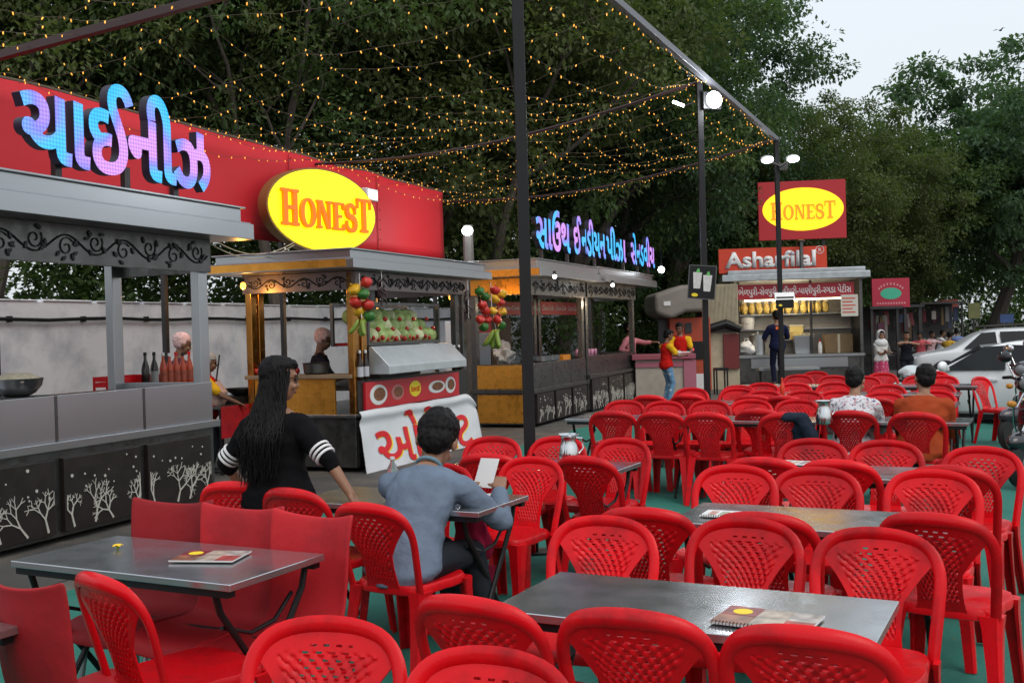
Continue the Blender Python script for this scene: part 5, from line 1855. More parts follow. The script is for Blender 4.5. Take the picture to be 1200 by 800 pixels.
# red menu strip with dishes
t = thing("menu_strip", "red menu strip with pictured dishes and a yellow oval", "menu board", H_(.16, -.034, 0), SROT)
mb = MB(); mb.span(0, 2.72, 0, .032, .74, 1.07); mb.build("strip_board", mat("red_print", (.55, .015, .025), .4, var=.08), t)
M_food = mat("food_print", (.20, .07, .025), .5, var=.6, vscale=24)
def pdisc(x, z, rx, rz, y, m, par, name):
    mb = MB(); mb.disc((x, z), rx, rz, y, y + .003, 24); return mb.build(name, m, par)
for x, rx, rz in ((.32, .22, .125), (.82, .17, .10), (1.98, .26, .085), (2.42, .17, .115)):
    p_ = pdisc(x, .905, rx, rz, -.0035, M_white if x != .82 else mat("pink_plate", (.5, .15, .15), .5), t, "dish_picture")
    pdisc(x + .02, .91, rx * .68, rz * .66, -.0065, M_food, p_, "food")
y_ = pdisc(1.32, .92, .165, .105, -.0035, mat("yellow_print", (.85, .65, .02), .5), t, "logo_oval")
mb = MB(); honest(mb, 1.19, 1.46, .885, .055, -.0065, -.0036); mb.build("lettering", mat("orange_print2", (.7, .12, .01), .6), y_)
# white banner
def bann(x, z):
    f = (z - .72) / -.74
    return -.04 - .13 * f + .025 * math.sin(x * 3.1 + f * 2) * f - (.06 * (1 - abs(f - .05) * 8) if f < .17 else 0)
t = thing("cloth_banner", "white cloth banner with red and yellow Gujarati letters on the corner stall", "banner", H_(.0, 0, 0), SROT)
mb = MB(); rows = []
for j in range(25):
    z = .735 - .76 * j / 24
    row = []
    for i in range(61):
        x = -.06 + 3.42 * i / 60
        dz = -.16 * max(0, (x - 3.0) / .36) ** 2 if j < 8 else 0
        row.append(mb.bm.verts.new((x, bann(x, z) + .012 * noise.noise(Vector((x * 3, z * 4, 1))), z + dz * (1 - j / 8) + .02 * noise.noise(Vector((x * 1.5, 0, 5))))))
    rows.append(row)
for A, B in zip(rows, rows[1:]):
    for i in range(60): mb.bm.faces.new((A[i], A[i + 1], B[i + 1], B[i]))
o = mb.build("cloth", fabric("banner_cloth", (.66, .68, .71), .06), t, 80)
so = o.modifiers.new("s", 'SOLIDIFY'); so.thickness = .004; so.offset = 1
for dx, dz, dy, m, nm in ((0.035, -.012, -.009, mat("yellow_ink", (.85, .62, .03), .7), "letter_shadow"), (0, 0, -.015, mat("red_ink", (.66, .012, .02), .7), "lettering")):
    me = fit_text(word_mesh(["ઓને", ("સ", .72), "ટ"], 1, 0, .014), .26 + dx, 3.0 + dx, .02 + dz, .67 + dz, 0)
    bm = bmesh.new(); bm.from_mesh(me)
    for zc in [.07 + .05 * q for q in range(13)]:
        bmesh.ops.bisect_plane(bm, geom=bm.verts[:] + bm.edges[:] + bm.faces[:], plane_co=(0, 0, zc), plane_no=(0, 0, 1))
    for xc in [.3 + .12 * q for q in range(23)]:
        bmesh.ops.bisect_plane(bm, geom=bm.verts[:] + bm.edges[:] + bm.faces[:], plane_co=(xc, 0, 0), plane_no=(1, 0, 0))
    for v in bm.verts: v.co.y = bann(v.co.x, v.co.z) + .012 * noise.noise(Vector((v.co.x * 3, v.co.z * 4, 1))) + dy
    bm.to_mesh(me); bm.free()
    link(nm, me, m, t, 0)
# hanging garlands of peppers
M_pg, M_pr, M_py = mat("pepper_green", (.03, .14, .02), .38), mat("pepper_red", (.50, .02, .012), .36), mat("pepper_yellow", (.70, .38, .015), .38)
M_ban = mat("green_banana", (.17, .26, .03), .45, var=.2, vscale=12)
def pepper_mesh():
    mb = MB(); mb.ball((0, 0, 0), (.06, .06, .058), 18, 12)
    for v in mb.bm.verts:
        a = math.atan2(v.co.y, v.co.x)
        v.co.x *= 1 + .10 * math.cos(4 * a); v.co.y *= 1 + .10 * math.cos(4 * a); v.co.z -= .012 * (1 if v.co.z > .04 else 0)
    mb.tube([(0, 0, .045), (.004, 0, .075)], .008, 6)
    bmesh.ops.recalc_face_normals(mb.bm, faces=mb.bm.faces)
    me = bpy.data.meshes.new("pepper"); mb.bm.to_mesh(me); mb.bm.free(); return me
def banana_mesh():
    mb = MB(); mb.tube([(0, 0, .0), (.012, 0, -.05), (.02, 0, -.11), (.015, 0, -.17), (0, 0, -.20)], [.008, .024, .028, .024, .006], 8)
    bmesh.ops.recalc_face_normals(mb.bm, faces=mb.bm.faces)
    me = bpy.data.meshes.new("banana"); mb.bm.to_mesh(me); mb.bm.free(); return me
PEP = {m.name: pepper_mesh() for m in (M_pg, M_pr, M_py)}
for m in (M_pg, M_pr, M_py): PEP[m.name].materials.append(m); PEP[m.name].polygons.foreach_set("use_smooth", [True] * len(PEP[m.name].polygons))
BAN = banana_mesh(); BAN.materials.append(M_ban); BAN.polygons.foreach_set("use_smooth", [True] * len(BAN.polygons))
def garland(label, top, items, q, ban):
    c = SQ(top[0], top[1], q)
    t = thing("fruit_garland", label, "garland", c, SROT)
    inv = Matrix.Rotation(-SROT, 3, 'Z')
    low = 0
    for i, (px, py, m) in enumerate(items):
        o = bpy.data.objects.new("pepper", PEP[m.name]); COL.objects.link(o); o.parent = t
        o.location = inv @ (SQ(px, py, q + .05 * (-1) ** i) - c); low = min(low, o.location.z)
        o.rotation_euler = (veg.uniform(-.7, .7), veg.uniform(-.7, .7), veg.uniform(0, 6)); k = veg.uniform(1.1, 1.3); o.scale = (k, k, k)
    b = inv @ (SQ(ban[0], ban[1], q) - c)
    for i in range(ban[2]):
        o = bpy.data.objects.new("banana", BAN); COL.objects.link(o); o.parent = t
        f = i / (ban[2] - 1) - .5
        o.location = b + Vector((f * .16, -.03 * (i % 2), 0)); o.rotation_euler = (0, -f * 1.3, f * 2 + 1.5 * (i % 2)); k = ban[3]; o.scale = (k, k, k)
    mb = MB(); mb.tube([(0, 0, .02), (.01, 0, low * .5), b + Vector((0, 0, .01))], .006, 5); mb.build("cord", M_white, t)
garland("hanging garland of peppers over green mangoes at the near corner of the corner stall", (421, 322), [(429, 331, M_pr), (415, 339, M_py), (426, 344, M_pg), (417, 354, M_pr), (431, 357, M_pr), (421, 364, M_py), (433, 370, M_pg)], -6.12, (424, 374, 6, 1.0))
garland("big hanging cluster of mixed peppers over green bananas between two stalls", (575, 332), [(562, 341, M_pg), (569, 347, M_pg), (580, 340, M_pr), (587, 354, M_pr), (589, 344, M_py), (580, 350, M_py), (578, 364, M_py), (589, 365, M_py), (565, 357, M_pr), (569, 364, M_pr), (563, 374, M_pr), (571, 374, M_pr), (583, 374, M_pr), (567, 383, M_pg), (588, 381, M_pg)], -6.12, (581, 386, 8, 1.5))
for px, y0, y1, lb in ((447, 319, 352, "dark string of dried chillies beside the near pepper garland"), (548, 330, 372, "dark string of dried chillies at right end of the corner stall")):
    c = SQ(px, y0, -6.1); e = SQ(px, y1, -6.1)
    t = thing("chilli_string", lb, "garland", c, 0, "dried chilli strings")
    L_ = c.z - e.z
    mb = MB(); mb.tube([(0, 0, .03), (0, 0, -L_)], .006, 5); mb.build("cord", M_white, t)
    mb = MB()
    for i in range(14):
        a = veg.uniform(0, 6.28); z = -L_ * (.25 + .75 * i / 14)
        mb.tube([(0, 0, z), (.05 * math.cos(a), .05 * math.sin(a), z - .03), (.06 * math.cos(a), .06 * math.sin(a), z - .09)], [.014, .016, .004], 6)
    mb.build("chillies", mat("dried_chilli", (.03, .012, .012), .4), t)

# ---- brown stall: soft drink banners, pans, cabinet
for (x0, x1, lb, wds) in ((584, 634, "red soft drink banner with white script, left one behind the black pole", 2), (634, 678, "red soft drink banner with white script, right one inside the brown stall", 3)):
    q = -7.2
    a, b = SQ(x0, 353, q), SQ(x1, 369, q)
    w = (b - a).dot(ST); z1, z0 = a.z, b.z
    t = thing("drink_banner", lb, "banner", Vector((a.x, a.y, 0)), SROT)
    mb = MB(); mb.span(0, w, 0, .03, z0, z1); mb.build("banner_board", mat("cola_red", (.58, .012, .02), .4), t)
    for i in range(wds):
        me = fit_text(text_mesh("Coca-Cola", 1, 0, .012, shear=.35), w * (i + .08) / wds, w * (i + .92) / wds, z0 + .09, z1 - .07, -.004)
        link("lettering", me, M_white, t, 0)
def item(name, label, cat, px, py, q, builders, rz=SROT, z=None, group=None):
    c = SQ(px, py, q)
    if z is not None: c.z = z
    t = thing(name, label, cat, c, rz, group)
    for nm, mb, m in builders: mb.build(nm, m, t)
    return t
zt = 1.085
t = thing("inner_counter", "dark inner worktop running along inside the two far stalls", "counter", S(16.7, -6.36, 0), SROT)
mb = MB(); mb.span(0, 6.6, 0, .6, 1.02, 1.06); mb.build("worktop", M_steeld, t)
mb = MB(); mb.span(.1, 6.5, .05, .58, .752, 1.019); mb.build("worktop_frame", M_dark, t)
for i, (s, lb, m) in enumerate(((18.1, "shallow steel pan on the brown stall, left", M_steel), (18.55, "shallow steel pan on the brown stall, right", M_steel), (19.05, "orange tray on the brown stall's counter", mat("orange_tray", (.70, .24, .02), .4)))):
    c = S(s, -6.55, 1.062)
    t = thing("serving_pan", lb, "pan", c, SROT, "pans on the brown stall")
    mb = MB()
    if i < 2: mb.lathe([(.15, 0), (.17, .02), (.18, .11), (.19, .115), (.165, .11), (.02, .05)], seg=22)
    else: mb.span(-.2, .2, -.14, .14, 0, .02); mb.span(-.22, .22, -.16, -.14, 0, .1); mb.span(-.22, .22, .14, .16, 0, .1); mb.span(-.22, -.2, -.14, .14, 0, .1); mb.span(.2, .22, -.14, .14, 0, .1)
    mb.build("pan_shell", m, t)
    mb = MB(); mb.ball((0, 0, .06), (.14, .12, .04), 14, 6, nz=.3); mb.build("food", mat("curry", (.35, .18, .04), .6, var=.4, vscale=30), t)
t = thing("cupboard", "tall brown cupboard standing behind the brown stall", "cupboard", S(18.9, -7.9, 0), SROT)
mb = MB(); mb.span(0, 1.1, 0, .5, 0, 1.9); mb.build("carcass", M_wood, t, bevel=.01)
for x in (.02, .56): mb = MB(); mb.span(x, x + .52, -.02, -.002, .1, 1.86); d = mb.build("door", mat("brown_door", (.10, .055, .03), .5, var=.2), t, bevel=.006); mb = MB(); mb.span(x + (.46 if x < .3 else .04), x + (.49 if x < .3 else .07), -.04, -.0215, .9, 1.05); mb.build("handle", M_steel, d)
t = thing("freezer", "white upright cooler cabinet behind the brown stall", "cooler", S(17.7, -7.7, 0), SROT)
mb = MB(); mb.span(0, .75, 0, .6, .05, 1.85); mb.build("carcass", M_white, t, bevel=.02)
mb = MB(); mb.span(.06, .69, -.02, -.002, .25, 1.6); mb.build("door", mat("cooler_door", (.30, .33, .36), .2), t); mb = MB(); mb.span(.0, .75, -.025, -.003, 1.62, 1.82); mb.build("header_panel", mat("cola_red", (.58, .012, .02), .4), t)
# drink cans on the far stall
M_can = mat("pink_can", (.50, .22, .32), .3, .5, var=.5, vscale=30, rand=.4)
for i in range(9):
    c = S(20.3 + .115 * (i % 9), -6.5 - .13 * (i % 2), 1.062)
    t = thing("drink_can", "pink and white drink can lined up on the far stall's counter", "can", c, i, "drink cans on the far stall")
    mb = MB(); mb.lathe([(.040, 0), (.046, .012), (.046, .145), (.038, .16), (.035, .156)], seg=14); mb.build("can_body", M_can, t)
    mb = MB(); mb.lathe([(.034, .1565), (.034, .159)], seg=14); mb.build("can_lid", M_steel, t)
t = thing("grey_cloth", "crumpled grey cloth over the brown stall's side, below the bananas", "cloth", S(16.75, -6.75, 1.085), SROT)
mb = MB(); mb.ball((0, 0, .13), (.24, .17, .16), 26, 16, nz=.45, seed=11); mb.ball((.1, .03, .25), (.12, .11, .13), 20, 12, nz=.5, seed=5)
mb.build("cloth_folds", fabric("grey_cloth", (.32, .31, .30)), t)

# ------------------------------------------------------------------ on the tables
def menu(a, b, rz, label, w, d, spiral=True, white=False):
    t = thing("menu_card", label, "menu", T(a, b, .762), rz)
    mb = MB(); mb.span(-w / 2, w / 2, -d / 2, d / 2, 0.004, .010); mb.build("page_block", M_white, t)
    if white:
        for i in range(5):
            mb = MB(); mb.span(-w / 2 + .03 + .05 * i, -w / 2 + .065 + .05 * i, -d / 2 + .03, d / 2 - .03, .0102, .0112); mb.build("picture", mat("menu_tint_%s" % "abcde"[i], [(.5, .25, .2), (.3, .35, .25), (.55, .4, .3), (.25, .2, .2), (.5, .45, .4)][i], .4, var=.4, vscale=30), t)
    else:
        pics = ((-w * .495, -w * .12, .0, d * .49, (.20, .02, .02)), (-w * .495, -w * .12, -d * .49, -.004, (.26, .10, .05)), (-w * .115, w * .2, -d * .49, d * .49, (.36, .30, .24)), (w * .205, w * .495, -d * .49, 0, (.30, .05, .04)), (w * .205, w * .495, .004, d * .49, (.40, .36, .33)))
        for i, (x0, x1, y0, y1, col) in enumerate(pics):
            mb = MB(); mb.span(x0, x1, y0, y1, .0102, .0112); mb.build("picture", mat("menu_picture_%s" % "abcde"[i], col, .35, var=.7, vscale=22), t)
        mb = MB(); mb.lathe([(.03, .0114), (.03, .0122)], (-w * .3, d * .2, 0), 20)
        mb.build("yellow_oval", mat("yellow_print", (.85, .65, .02), .5), t)
    if spiral:
        mb = MB()
        for i in range(26):
            x = -w / 2 + .01 + (w - .02) * i / 25
            mb.tube([(x, -d / 2 + .006 + .008 * math.cos(q), .006 + .009 * math.sin(q)) for q in [2 * math.pi * j / 8 for j in range(8)]], .0012, 4, closed=True)
        mb.build("spiral_wire", M_black, t)
    return t
p = P(899, 729, .76); menu(p.dot(TW), p.dot(TT), -TA - R(4), "spiral-bound picture menu on the front table", .29, .20)
p = P(862, 605, .76); menu(p.dot(TW), p.dot(TT), -TA + R(2), "whitish spiral menu on left end of the second right-hand table", .30, .16, white=True)
p = P(937, 544, .76); menu(p.dot(TW), p.dot(TT), -TA - R(8), "folded newspaper-like menus on the third right-hand table", .34, .18, spiral=False, white=True)
p = P(247, 654, .76); menu(p.dot(TW), p.dot(TT), -TA + R(18), "dark picture menu card on the left table", .27, .19, spiral=False)
p = P(1037, 453, .76); t = menu(p.dot(TW), p.dot(TT), -TA + R(30), "blue leaflet on the sixth row table below the scarfed woman", .26, .18, spiral=False, white=True)
p = P(138, 645, .752)
t = thing("flower", "small yellow fallen blossom on the left table", "flower", p, .4)
mb = MB()
for i in range(5):
    a = i * 2 * math.pi / 5
    mb.loft([[Vector((math.cos(a) * r_ * .9 - math.sin(a) * w_ * s_, math.sin(a) * r_ * .9 + math.cos(a) * w_ * s_, .006 + z_ + dz)) for s_, dz in ((-1, 0), (1, 0), (1, .002), (-1, .002))] for r_, w_, z_ in ((.003, .003, .012), (.014, .009, .02), (.026, .004, .016))])
mb.build("petals", mat("yellow_petal", (.85, .55, .01), .6), t)
mb = MB(); mb.tube([(0, 0, 0), (0, 0, .02)], [.004, .007], 8); mb.build("calyx", mat("petal_green", (.25, .3, .04), .6), t)
def jug(px, py, label, s=1.0):
    p = P(px, py, .76)
    t = thing("steel_jug", label, "jug", p, 0.5, "steel water jugs")
    mb = MB(); mb.lathe([(.055, 0), (.068, .01), (.073, .06), (.060, .125), (.050, .155), (.056, .19), (.078, .205), (.075, .207), (.05, .19), (.044, .155), (.02, .03)], seg=26)
    mb.build("jug_shell", mat("jug_steel", (.62, .63, .64), .14, 1.0), t)
    mb = MB(); mb.tube([(.05, 0, .18), (.11, 0, .17), (.12, 0, .10), (.072, 0, .06)], .007, 6); mb.build("handle", mat("jug_steel", (.62, .63, .64), .14, 1.0), t)
    t.scale = (s, s, s)
jug(667, 543, "steel jug on the table beside the near black pole", .95)
jug(966, 497, "far steel jug on the fourth row left of the patterned shirt")
p = P(917, 466, .76)
bottle(p, .24, mat("sauce_red", (.65, .04, .01), .35), "orange-red squeeze bottle on the fifth row table", mat("sauce_red", (.65, .04, .01), .35), None, lab=None)
p = P(461, 578, .76)
t = thing("water_bottle", "small clear plastic bottle between the woman and the man in blue", "bottle", p, 0)
mb = MB(); mb.lathe([(.033, 0), (.036, .01), (.036, .11), (.03, .14), (.012, .175), (.012, .19)], seg=16); mb.build("bottle_body", mat("clear_plastic", (.9, .85, .86), .08, trans=.85), t)
mb = MB(); mb.lathe([(.014, .19), (.014, .205)], seg=12); mb.build("bottle_cap", M_white, t)
p = P(574, 583, .76)
t = tag(MB().ball((0, 0, .012), (.02, .016, .012), 10, 6, nz=.4).build("paper_scrap", M_white, loc=p), "tiny crumpled white paper on the couple's table", "paper scrap")
# red bag on the seat beside the man, dark jacket on a chair back
p = P(552, 622, .55)
t = thing("shopping_bag", "crumpled crimson bag under the couple's table beside the man", "bag", (p.x, p.y, .36), R(-40))
mb = MB(); mb.ball((0, 0, .13), (.11, .08, .16), 22, 16, nz=.35, seed=4); mb.build("bag_cloth", fabric("crimson_bag", (.34, .015, .05)), t)
mb = MB(); mb.tube([(-.05, 0, .26), (-.04, 0, .36), (.04, 0, .36), (.05, 0, .26)], .008, 6); mb.build("handle", M_black, t)
mb = MB(); mb.span(-.1, .1, -.08, .08, -.35, .0); mb.build("bag_base", fabric("crimson_bag2", (.20, .01, .03)), t)
ch = seat_of("red chair turned sideways with a dark jacket over it")
t = thing("jacket", "dark jacket slung over the sideways chair in the fourth row", "jacket", ch.location.copy(), ch.rotation_euler.z)
mb = MB()
capsule(mb, (.0, -.33, .82), (.15, -.33, .80), .045, .05); capsule(mb, (.13, -.35, .80), (.20, -.38, .66), .055, .06); capsule(mb, (.20, -.38, .66), (.27, -.36, .50), .055, .045)
capsule(mb, (.10, -.27, .76), (.16, -.24, .50), .06, .07)
link("jacket_cloth", remesh(mb, .012, 4, .012, 5), fabric("dark_jacket", (.02, .028, .045)), t, 70)
c = Dp(1074, 441, 16.0)
t = thing("plastic_bag", "greyish white plastic bag on the rear table by the car", "bag", (c.x, c.y, .76), 0)
mb = MB(); mb.ball((0, 0, .08), (.24, .17, .11), 20, 12, nz=.35, seed=7); mb.build("bag_film", mat("white_film", (.5, .55, .57), .35), t)
mb = MB(); mb.span(-.25, .25, -.2, .2, -.06, -.02); mb.span(-.04, .04, -.04, .04, -.76, -.06); mb.build("stand", M_black, t)
# loose wires from the near roof to the oval sign
t = thing("loose_wires", "pale loose wires strung from the near roof to the yellow oval", "wire", (0, 0, 0))
for k in range(2):
    a, b = SQ(222, 263 + 8 * k, -6.6), SQ(345, 284 + 3 * k, -7.6)
    mb = MB(); mb.tube([a.lerp(b, i / 14) - Vector((0, 0, .22 * math.sin(math.pi * i / 14))) for i in range(15)], .006, 5); mb.build("wire", mat("pale_wire", (.5, .42, .28), .6), t)
# ------------------------------------------------------------------ far side: pink counter, booth, snack cart, signs, vehicles
def FX(px, Y): return Dp(px, 400, Y).x
def FZ_(px, py, Y): return Dp(px, py, Y).z
def fbox(mb, px0, py0, px1, py1, Y, d, zmin=None):
    """box whose front face fills these photo bounds at distance Y"""
    pm = (px0 + px1) / 2
    z1, z0 = FZ_(pm, py0, Y), (FZ_(pm, py1, Y) if zmin is None else zmin)
    mb.span(FX(px0, Y), FX(px1, Y), Y, Y + d, z0, z1)
def at0(name, label, cat, group=None): return thing(name, label, cat, (0, 0, 0), 0, group)
M_mauve = mat("mauve_top", (.30, .07, .10), .5)
M_beige = mat("beige_board", (.40, .36, .31), .7, var=.15)
t = at0("serving_counter", "beige serving counter with a mauve top behind the boy", "counter")
mb = MB(); fbox(mb, 744, 421, 800, 465, 23.6, .5, 0.0); mb.build("counter_body", M_beige, t)
mb = MB(); fbox(mb, 740, 415, 815, 421, 23.5, .75); mb.build("counter_top", M_mauve, t, bevel=.01)
mb = MB(); fbox(mb, 800.5, 421.5, 815, 465, 23.55, .6, 0.0); mb.build("end_panel", mat("pink_panel", (.38, .12, .17), .6), t)
mb = MB(); fbox(mb, 744, 424, 800, 430, 23.57, .02); mb.build("pink_strip", mat("pink_panel", (.38, .12, .17), .6), t)
t = at0("white_tray", "white tray on the mauve counter top", "tray")
mb = MB(); fbox(mb, 786, 411, 798, 414.6, 23.7, .3); mb.build("tray_body", M_white, t)
# canvas-covered handcart and orange booth
M_orange2 = mat("orange_booth_paint", (.42, .055, .02), .6, var=.15, vscale=2, dirt=(.15, .05, .03), dirt_amt=.5)
M_canvas = mat("tan_canvas", (.24, .215, .19), .85, var=.15, vscale=2, bump=.3, bscale=6)
Y = 26.5
t = at0("market_booth", "orange painted booth under a tan canvas cover beside the snack cart", "booth")
mb = MB(); fbox(mb, 785, 372, 833, 452, Y, 1.6, 0.0); mb.build("booth_wall", M_orange2, t, bevel=.03)
mb = MB(); fbox(mb, 803, 400, 824, 421, Y - .03, .028); w_ = mb.build("window", M_black, t)
mb = MB(); fbox(mb, 809, 408, 813, 411, Y - .045, .01); mb.build("pilot_light", mat("red_glow", (.8, .02, .05), .4, emit=(1, .05, .12), estr=1.0), w_)
mb = MB(); fbox(mb, 788, 438, 830, 453, Y - .04, .035, .0); mb.build("plinth", M_white, t)
mb = MB(); fbox(mb, 803, 378, 811, 390, Y - .03, .025); mb.build("vent_slot", M_dark, t)
mb = MB()
a = [(767, 345), (800, 334), (832, 333), (832, 365), (805, 366), (787, 374), (768, 368)]
pts = [(FX(px, Y - .4), FZ_(px, py, Y - .4)) for px, py in a]
mb.prism(pts, Y - .5, Y + 1.6)
o = mb.build("canvas_cover", M_canvas, t, 25, bevel=.12)
mb = MB(); fbox(mb, 779, 353, 787, 358, Y - .52, .015); mb.build("cover_label", M_white, t)
mb = MB(); fbox(mb, 772, 374, 786, 452, Y + .3, .12, 0.0); mb.build("cover_post", M_dark, t)
t = at0("storage_shed", "beige corrugated shed with a maroon lower door between booth and cart", "shed")
mb = MB()
x0, x1 = FX(826, Y + .3), FX(866, Y + .3)
n = 26
for i in range(n):
    xa = x0 + (x1 - x0) * i / n
    mb.span(xa, xa + (x1 - x0) / n * .55, Y + .27, Y + .3, FZ_(845, 381, Y), FZ_(845, 333, Y))
fbox(mb, 826, 333, 866, 452, Y + .3, 1.4, 0.0)
mb.build("shed_wall", mat("cream_sheet", (.46, .40, .28), .7, var=.15), t)
mb = MB(); fbox(mb, 833, 382, 866, 389, Y + .2, .09); mb.build("dark_ledge", M_dark, t)
mb = MB(); fbox(mb, 848, 391, 866, 432, Y + .22, .07); mb.build("door", mat("maroon_door", (.16, .02, .02), .6), t)
mb = MB(); mb.tube([(x0, Y + .15, FZ_(845, 386, Y)), (x0 + .5, Y + .1, FZ_(845, 379, Y)), (x1, Y + .15, FZ_(845, 386, Y))], .11, 10); mb.build("rolled_sheet", M_black, t)
t = at0("stool", "black metal stool in front of the maroon door", "stool")
mb = MB(); fbox(mb, 838, 431, 853, 434, 24.8, .35); mb.build("seat", M_black, t)
for px in (839, 851.5):
    for dy in (0, .32):
        mb = MB(); mb.bar((FX(px, 24.8), 24.82 + dy, 0), (FX(px, 24.8), 24.82 + dy, FZ_(845, 434, 24.8) - .002), .035); mb.build("leg", M_black, t)

# ---- snack cart
Y = 27.0
org = Dp(937, 450, Y); org.z = 0
CRZ = R(-8)
cart = thing("snack_cart", "steel snack cart under a red Gujarati strip, lit inside", "food stall", org, CRZ)
def cx_(px): return (px - 937) / FPX * Y
def cz_(py): return 1.65 + (377.5 - py) * Y / FPX
mb = MB(); mb.span(-1.6, 1.55, .0, 1.4, .12, cz_(418)); mb.build("counter", M_steeld, cart, bevel=.01)
mb = MB(); mb.span(-1.66, 1.62, -.08, 1.45, cz_(418) + .001, cz_(415)); mb.build("counter_top", M_steel, cart)
mb = MB(); mb.span(-1.2, 1.2, -.06, -.002, .5, cz_(419)); mb.build("front_panel", M_steel, cart)
for x in (-1.62, 1.56):
    for y in (0, 1.36):
        mb = MB(); mb.bar((x, y, 0), (x, y, cz_(327)), .07); mb.build("post", M_steeld, cart)
mb = MB(); mb.span(-1.6, 1.55, 1.36, 1.4, cz_(415), cz_(327)); mb.build("back_wall", mat("stained_steel", (.32, .29, .25), .5, .5, var=.3, vscale=2), cart)
mb = MB(); mb.span(-1.66, -1.62, .0, 1.36, cz_(415), cz_(327)); mb.build("side_wall", mat("worn_side", (.24, .17, .14), .7, var=.3), cart)
mb = MB(); mb.span(1.57, 1.60, .1, 1.36, cz_(415), cz_(327)); mb.build("side_wall", M_dark, cart)
for z, d in ((cz_(367), .45), (cz_(385), .3), (cz_(398), .4)):
    mb = MB(); mb.span(-1.55, 1.5, 1.36 - d, 1.355, z - .02, z) if z != cz_(398) else mb.span(-.3, .5, 1.36 - d, 1.355, z - .02, z); mb.build("shelf", M_steel, cart)
mb = MB()
mb.span(-1.9, 1.75, -.35, 1.6, cz_(328), cz_(320)); mb.span(-1.75, 1.65, -.25, 1.5, cz_(320), cz_(315))
mb.build("roof", mat("galvanised", (.42, .45, .47), .4, .7, var=.2), cart, bevel=.02)
mb = MB(); mb.span(cx_(866), cx_(1000), -.14, -.1, cz_(349), cz_(332)); sg = mb.build("name_strip", mat("strip_red", (.40, .015, .03), .5), cart)
me = fit_text(text_mesh("ભેળપુરી-સેવપુરી-દહીંપુરી-પાણીપુરી-રગડા પેટીસ", 1, 0, .012), cx_(869), cx_(997), cz_(347), cz_(334.5), -.144); link("lettering", me, mat("white_lettering", (.75, .75, .75), .5), sg, 0)
mb = MB(); mb.span(-1.3, 1.3, .3, .36, cz_(351), cz_(349.5)); mb.build("tube_light", mat("warm_tube", (1, .9, .7), .4, emit=(1.0, .86, .55), estr=10), cart)
l = lamp((0, .5, cz_(353)), 26, (1.0, .88, .62), .3); l.parent = cart
l = lamp((-.9, .4, cz_(353)), 12, (1.0, .88, .62), .3); l.parent = cart
mb = MB(); mb.span(cx_(985), cx_(1004), -.17, -.145, cz_(372), cz_(347)); pn = mb.build("price_notice", mat("notice_paper", (.6, .58, .52), .7), cart)
mb = MB()
for i in range(5): mb.span(cx_(986.5), cx_(1001 - 3 * (i % 2)), -.174, -.1705, cz_(352 + 4 * i), cz_(350.5 + 4 * i))
mb.build("lettering", mat("red_script", (.6, .1, .06), .6), pn)
# packets on the shelf
M_pack = mat("puri_packet", (.62, .44, .12), .35, var=.5, vscale=30, rand=.15, bump=.5, bscale=40)
for i in range(13):
    px = 871 + i * 8.8
    p_ = Matrix.Rotation(CRZ, 3, 'Z') @ Vector((cx_(px), 1.12, cz_(366.8))) + org
    t = thing("snack_packet", "yellow packet of fried puris on the snack cart's top shelf", "packet", p_, CRZ, "snack packets on the cart shelf")
    mb = MB(); mb.ball((0, 0, .16), (.088, .075, .16), 14, 10, nz=.25, seed=i); mb.build("packet_film", M_pack, t)
    mb = MB(); mb.xprism([(-.02, .29), (.02, .29), (.03, .36), (-.03, .36)], -.05, .05); mb.build("packet_tie", M_cream, t)
def citem(name, label, cat, px, py, y, builders):
    p_ = Matrix.Rotation(CRZ, 3, 'Z') @ Vector((cx_(px), y, cz_(py))) + org
    t = thing(name, label, cat, p_, CRZ)
    for nm, mb, m in builders: mb.build(nm, m, t)
citem("bucket", "white plastic bucket on the snack cart's left shelf", "bucket", 883, 384.6, 1.2, [("bucket_shell", MB().lathe([(.17, 0), (.22, .33), (.235, .34), (.2, .33), (.15, .03)], seg=22), M_white), ("handle", MB().tube([(-.22, 0, .32), (-.2, -.12, .2), (0, -.2, .15), (.2, -.12, .2), (.22, 0, .32)], .01, 6), M_steel)])
citem("carrier_bag", "white carrier bag on left end of the cart counter", "bag", 879, 414.6, .5, [("bag_film", MB().ball((0, 0, .16), (.22, .15, .18), 16, 12, nz=.4, seed=9), M_white), ("handle", MB().tube([(-.06, 0, .3), (-.04, 0, .42), (.05, 0, .42), (.06, 0, .3)], .012, 6), M_white)])
citem("food_box", "yellow plastic tub on the cart's middle shelf", "tub", 941, 397.7, 1.15, [("tub_shell", MB().box((0, 0, .17), (.34, .22, .34)), mat("yellow_tub", (.62, .48, .16), .4)), ("tub_lid", MB().box((0, 0, .36), (.37, .25, .03)), M_cream)])
citem("food_box", "low amber tub on the cart's middle shelf, left of the tall one", "tub", 929, 397.7, 1.12, [("tub_shell", MB().box((0, 0, .1), (.3, .2, .2)), mat("amber_tub", (.50, .34, .10), .4)), ("tub_lid", MB().box((0, 0, .21), (.32, .22, .02)), M_cream)])
citem("plate_pile", "pale plates piled on the cart's middle shelf", "plates", 953, 397.7, 1.12, [("plates", MB().lathe([(.12, 0), (.2, .05), (.22, .12), (.18, .13)], seg=20), M_cream), ("top_plate", MB().lathe([(.10, .131), (.17, .16)], seg=20), M_white)])
citem("steel_tub", "square steel tub on the cart counter", "tub", 946, 414.6, .7, [("tub_shell", MB().box((0, 0, .22), (.42, .34, .44), taper=1.15), M_steel), ("tub_rim", MB().box((0, 0, .45), (.52, .42, .02)), M_steel)])
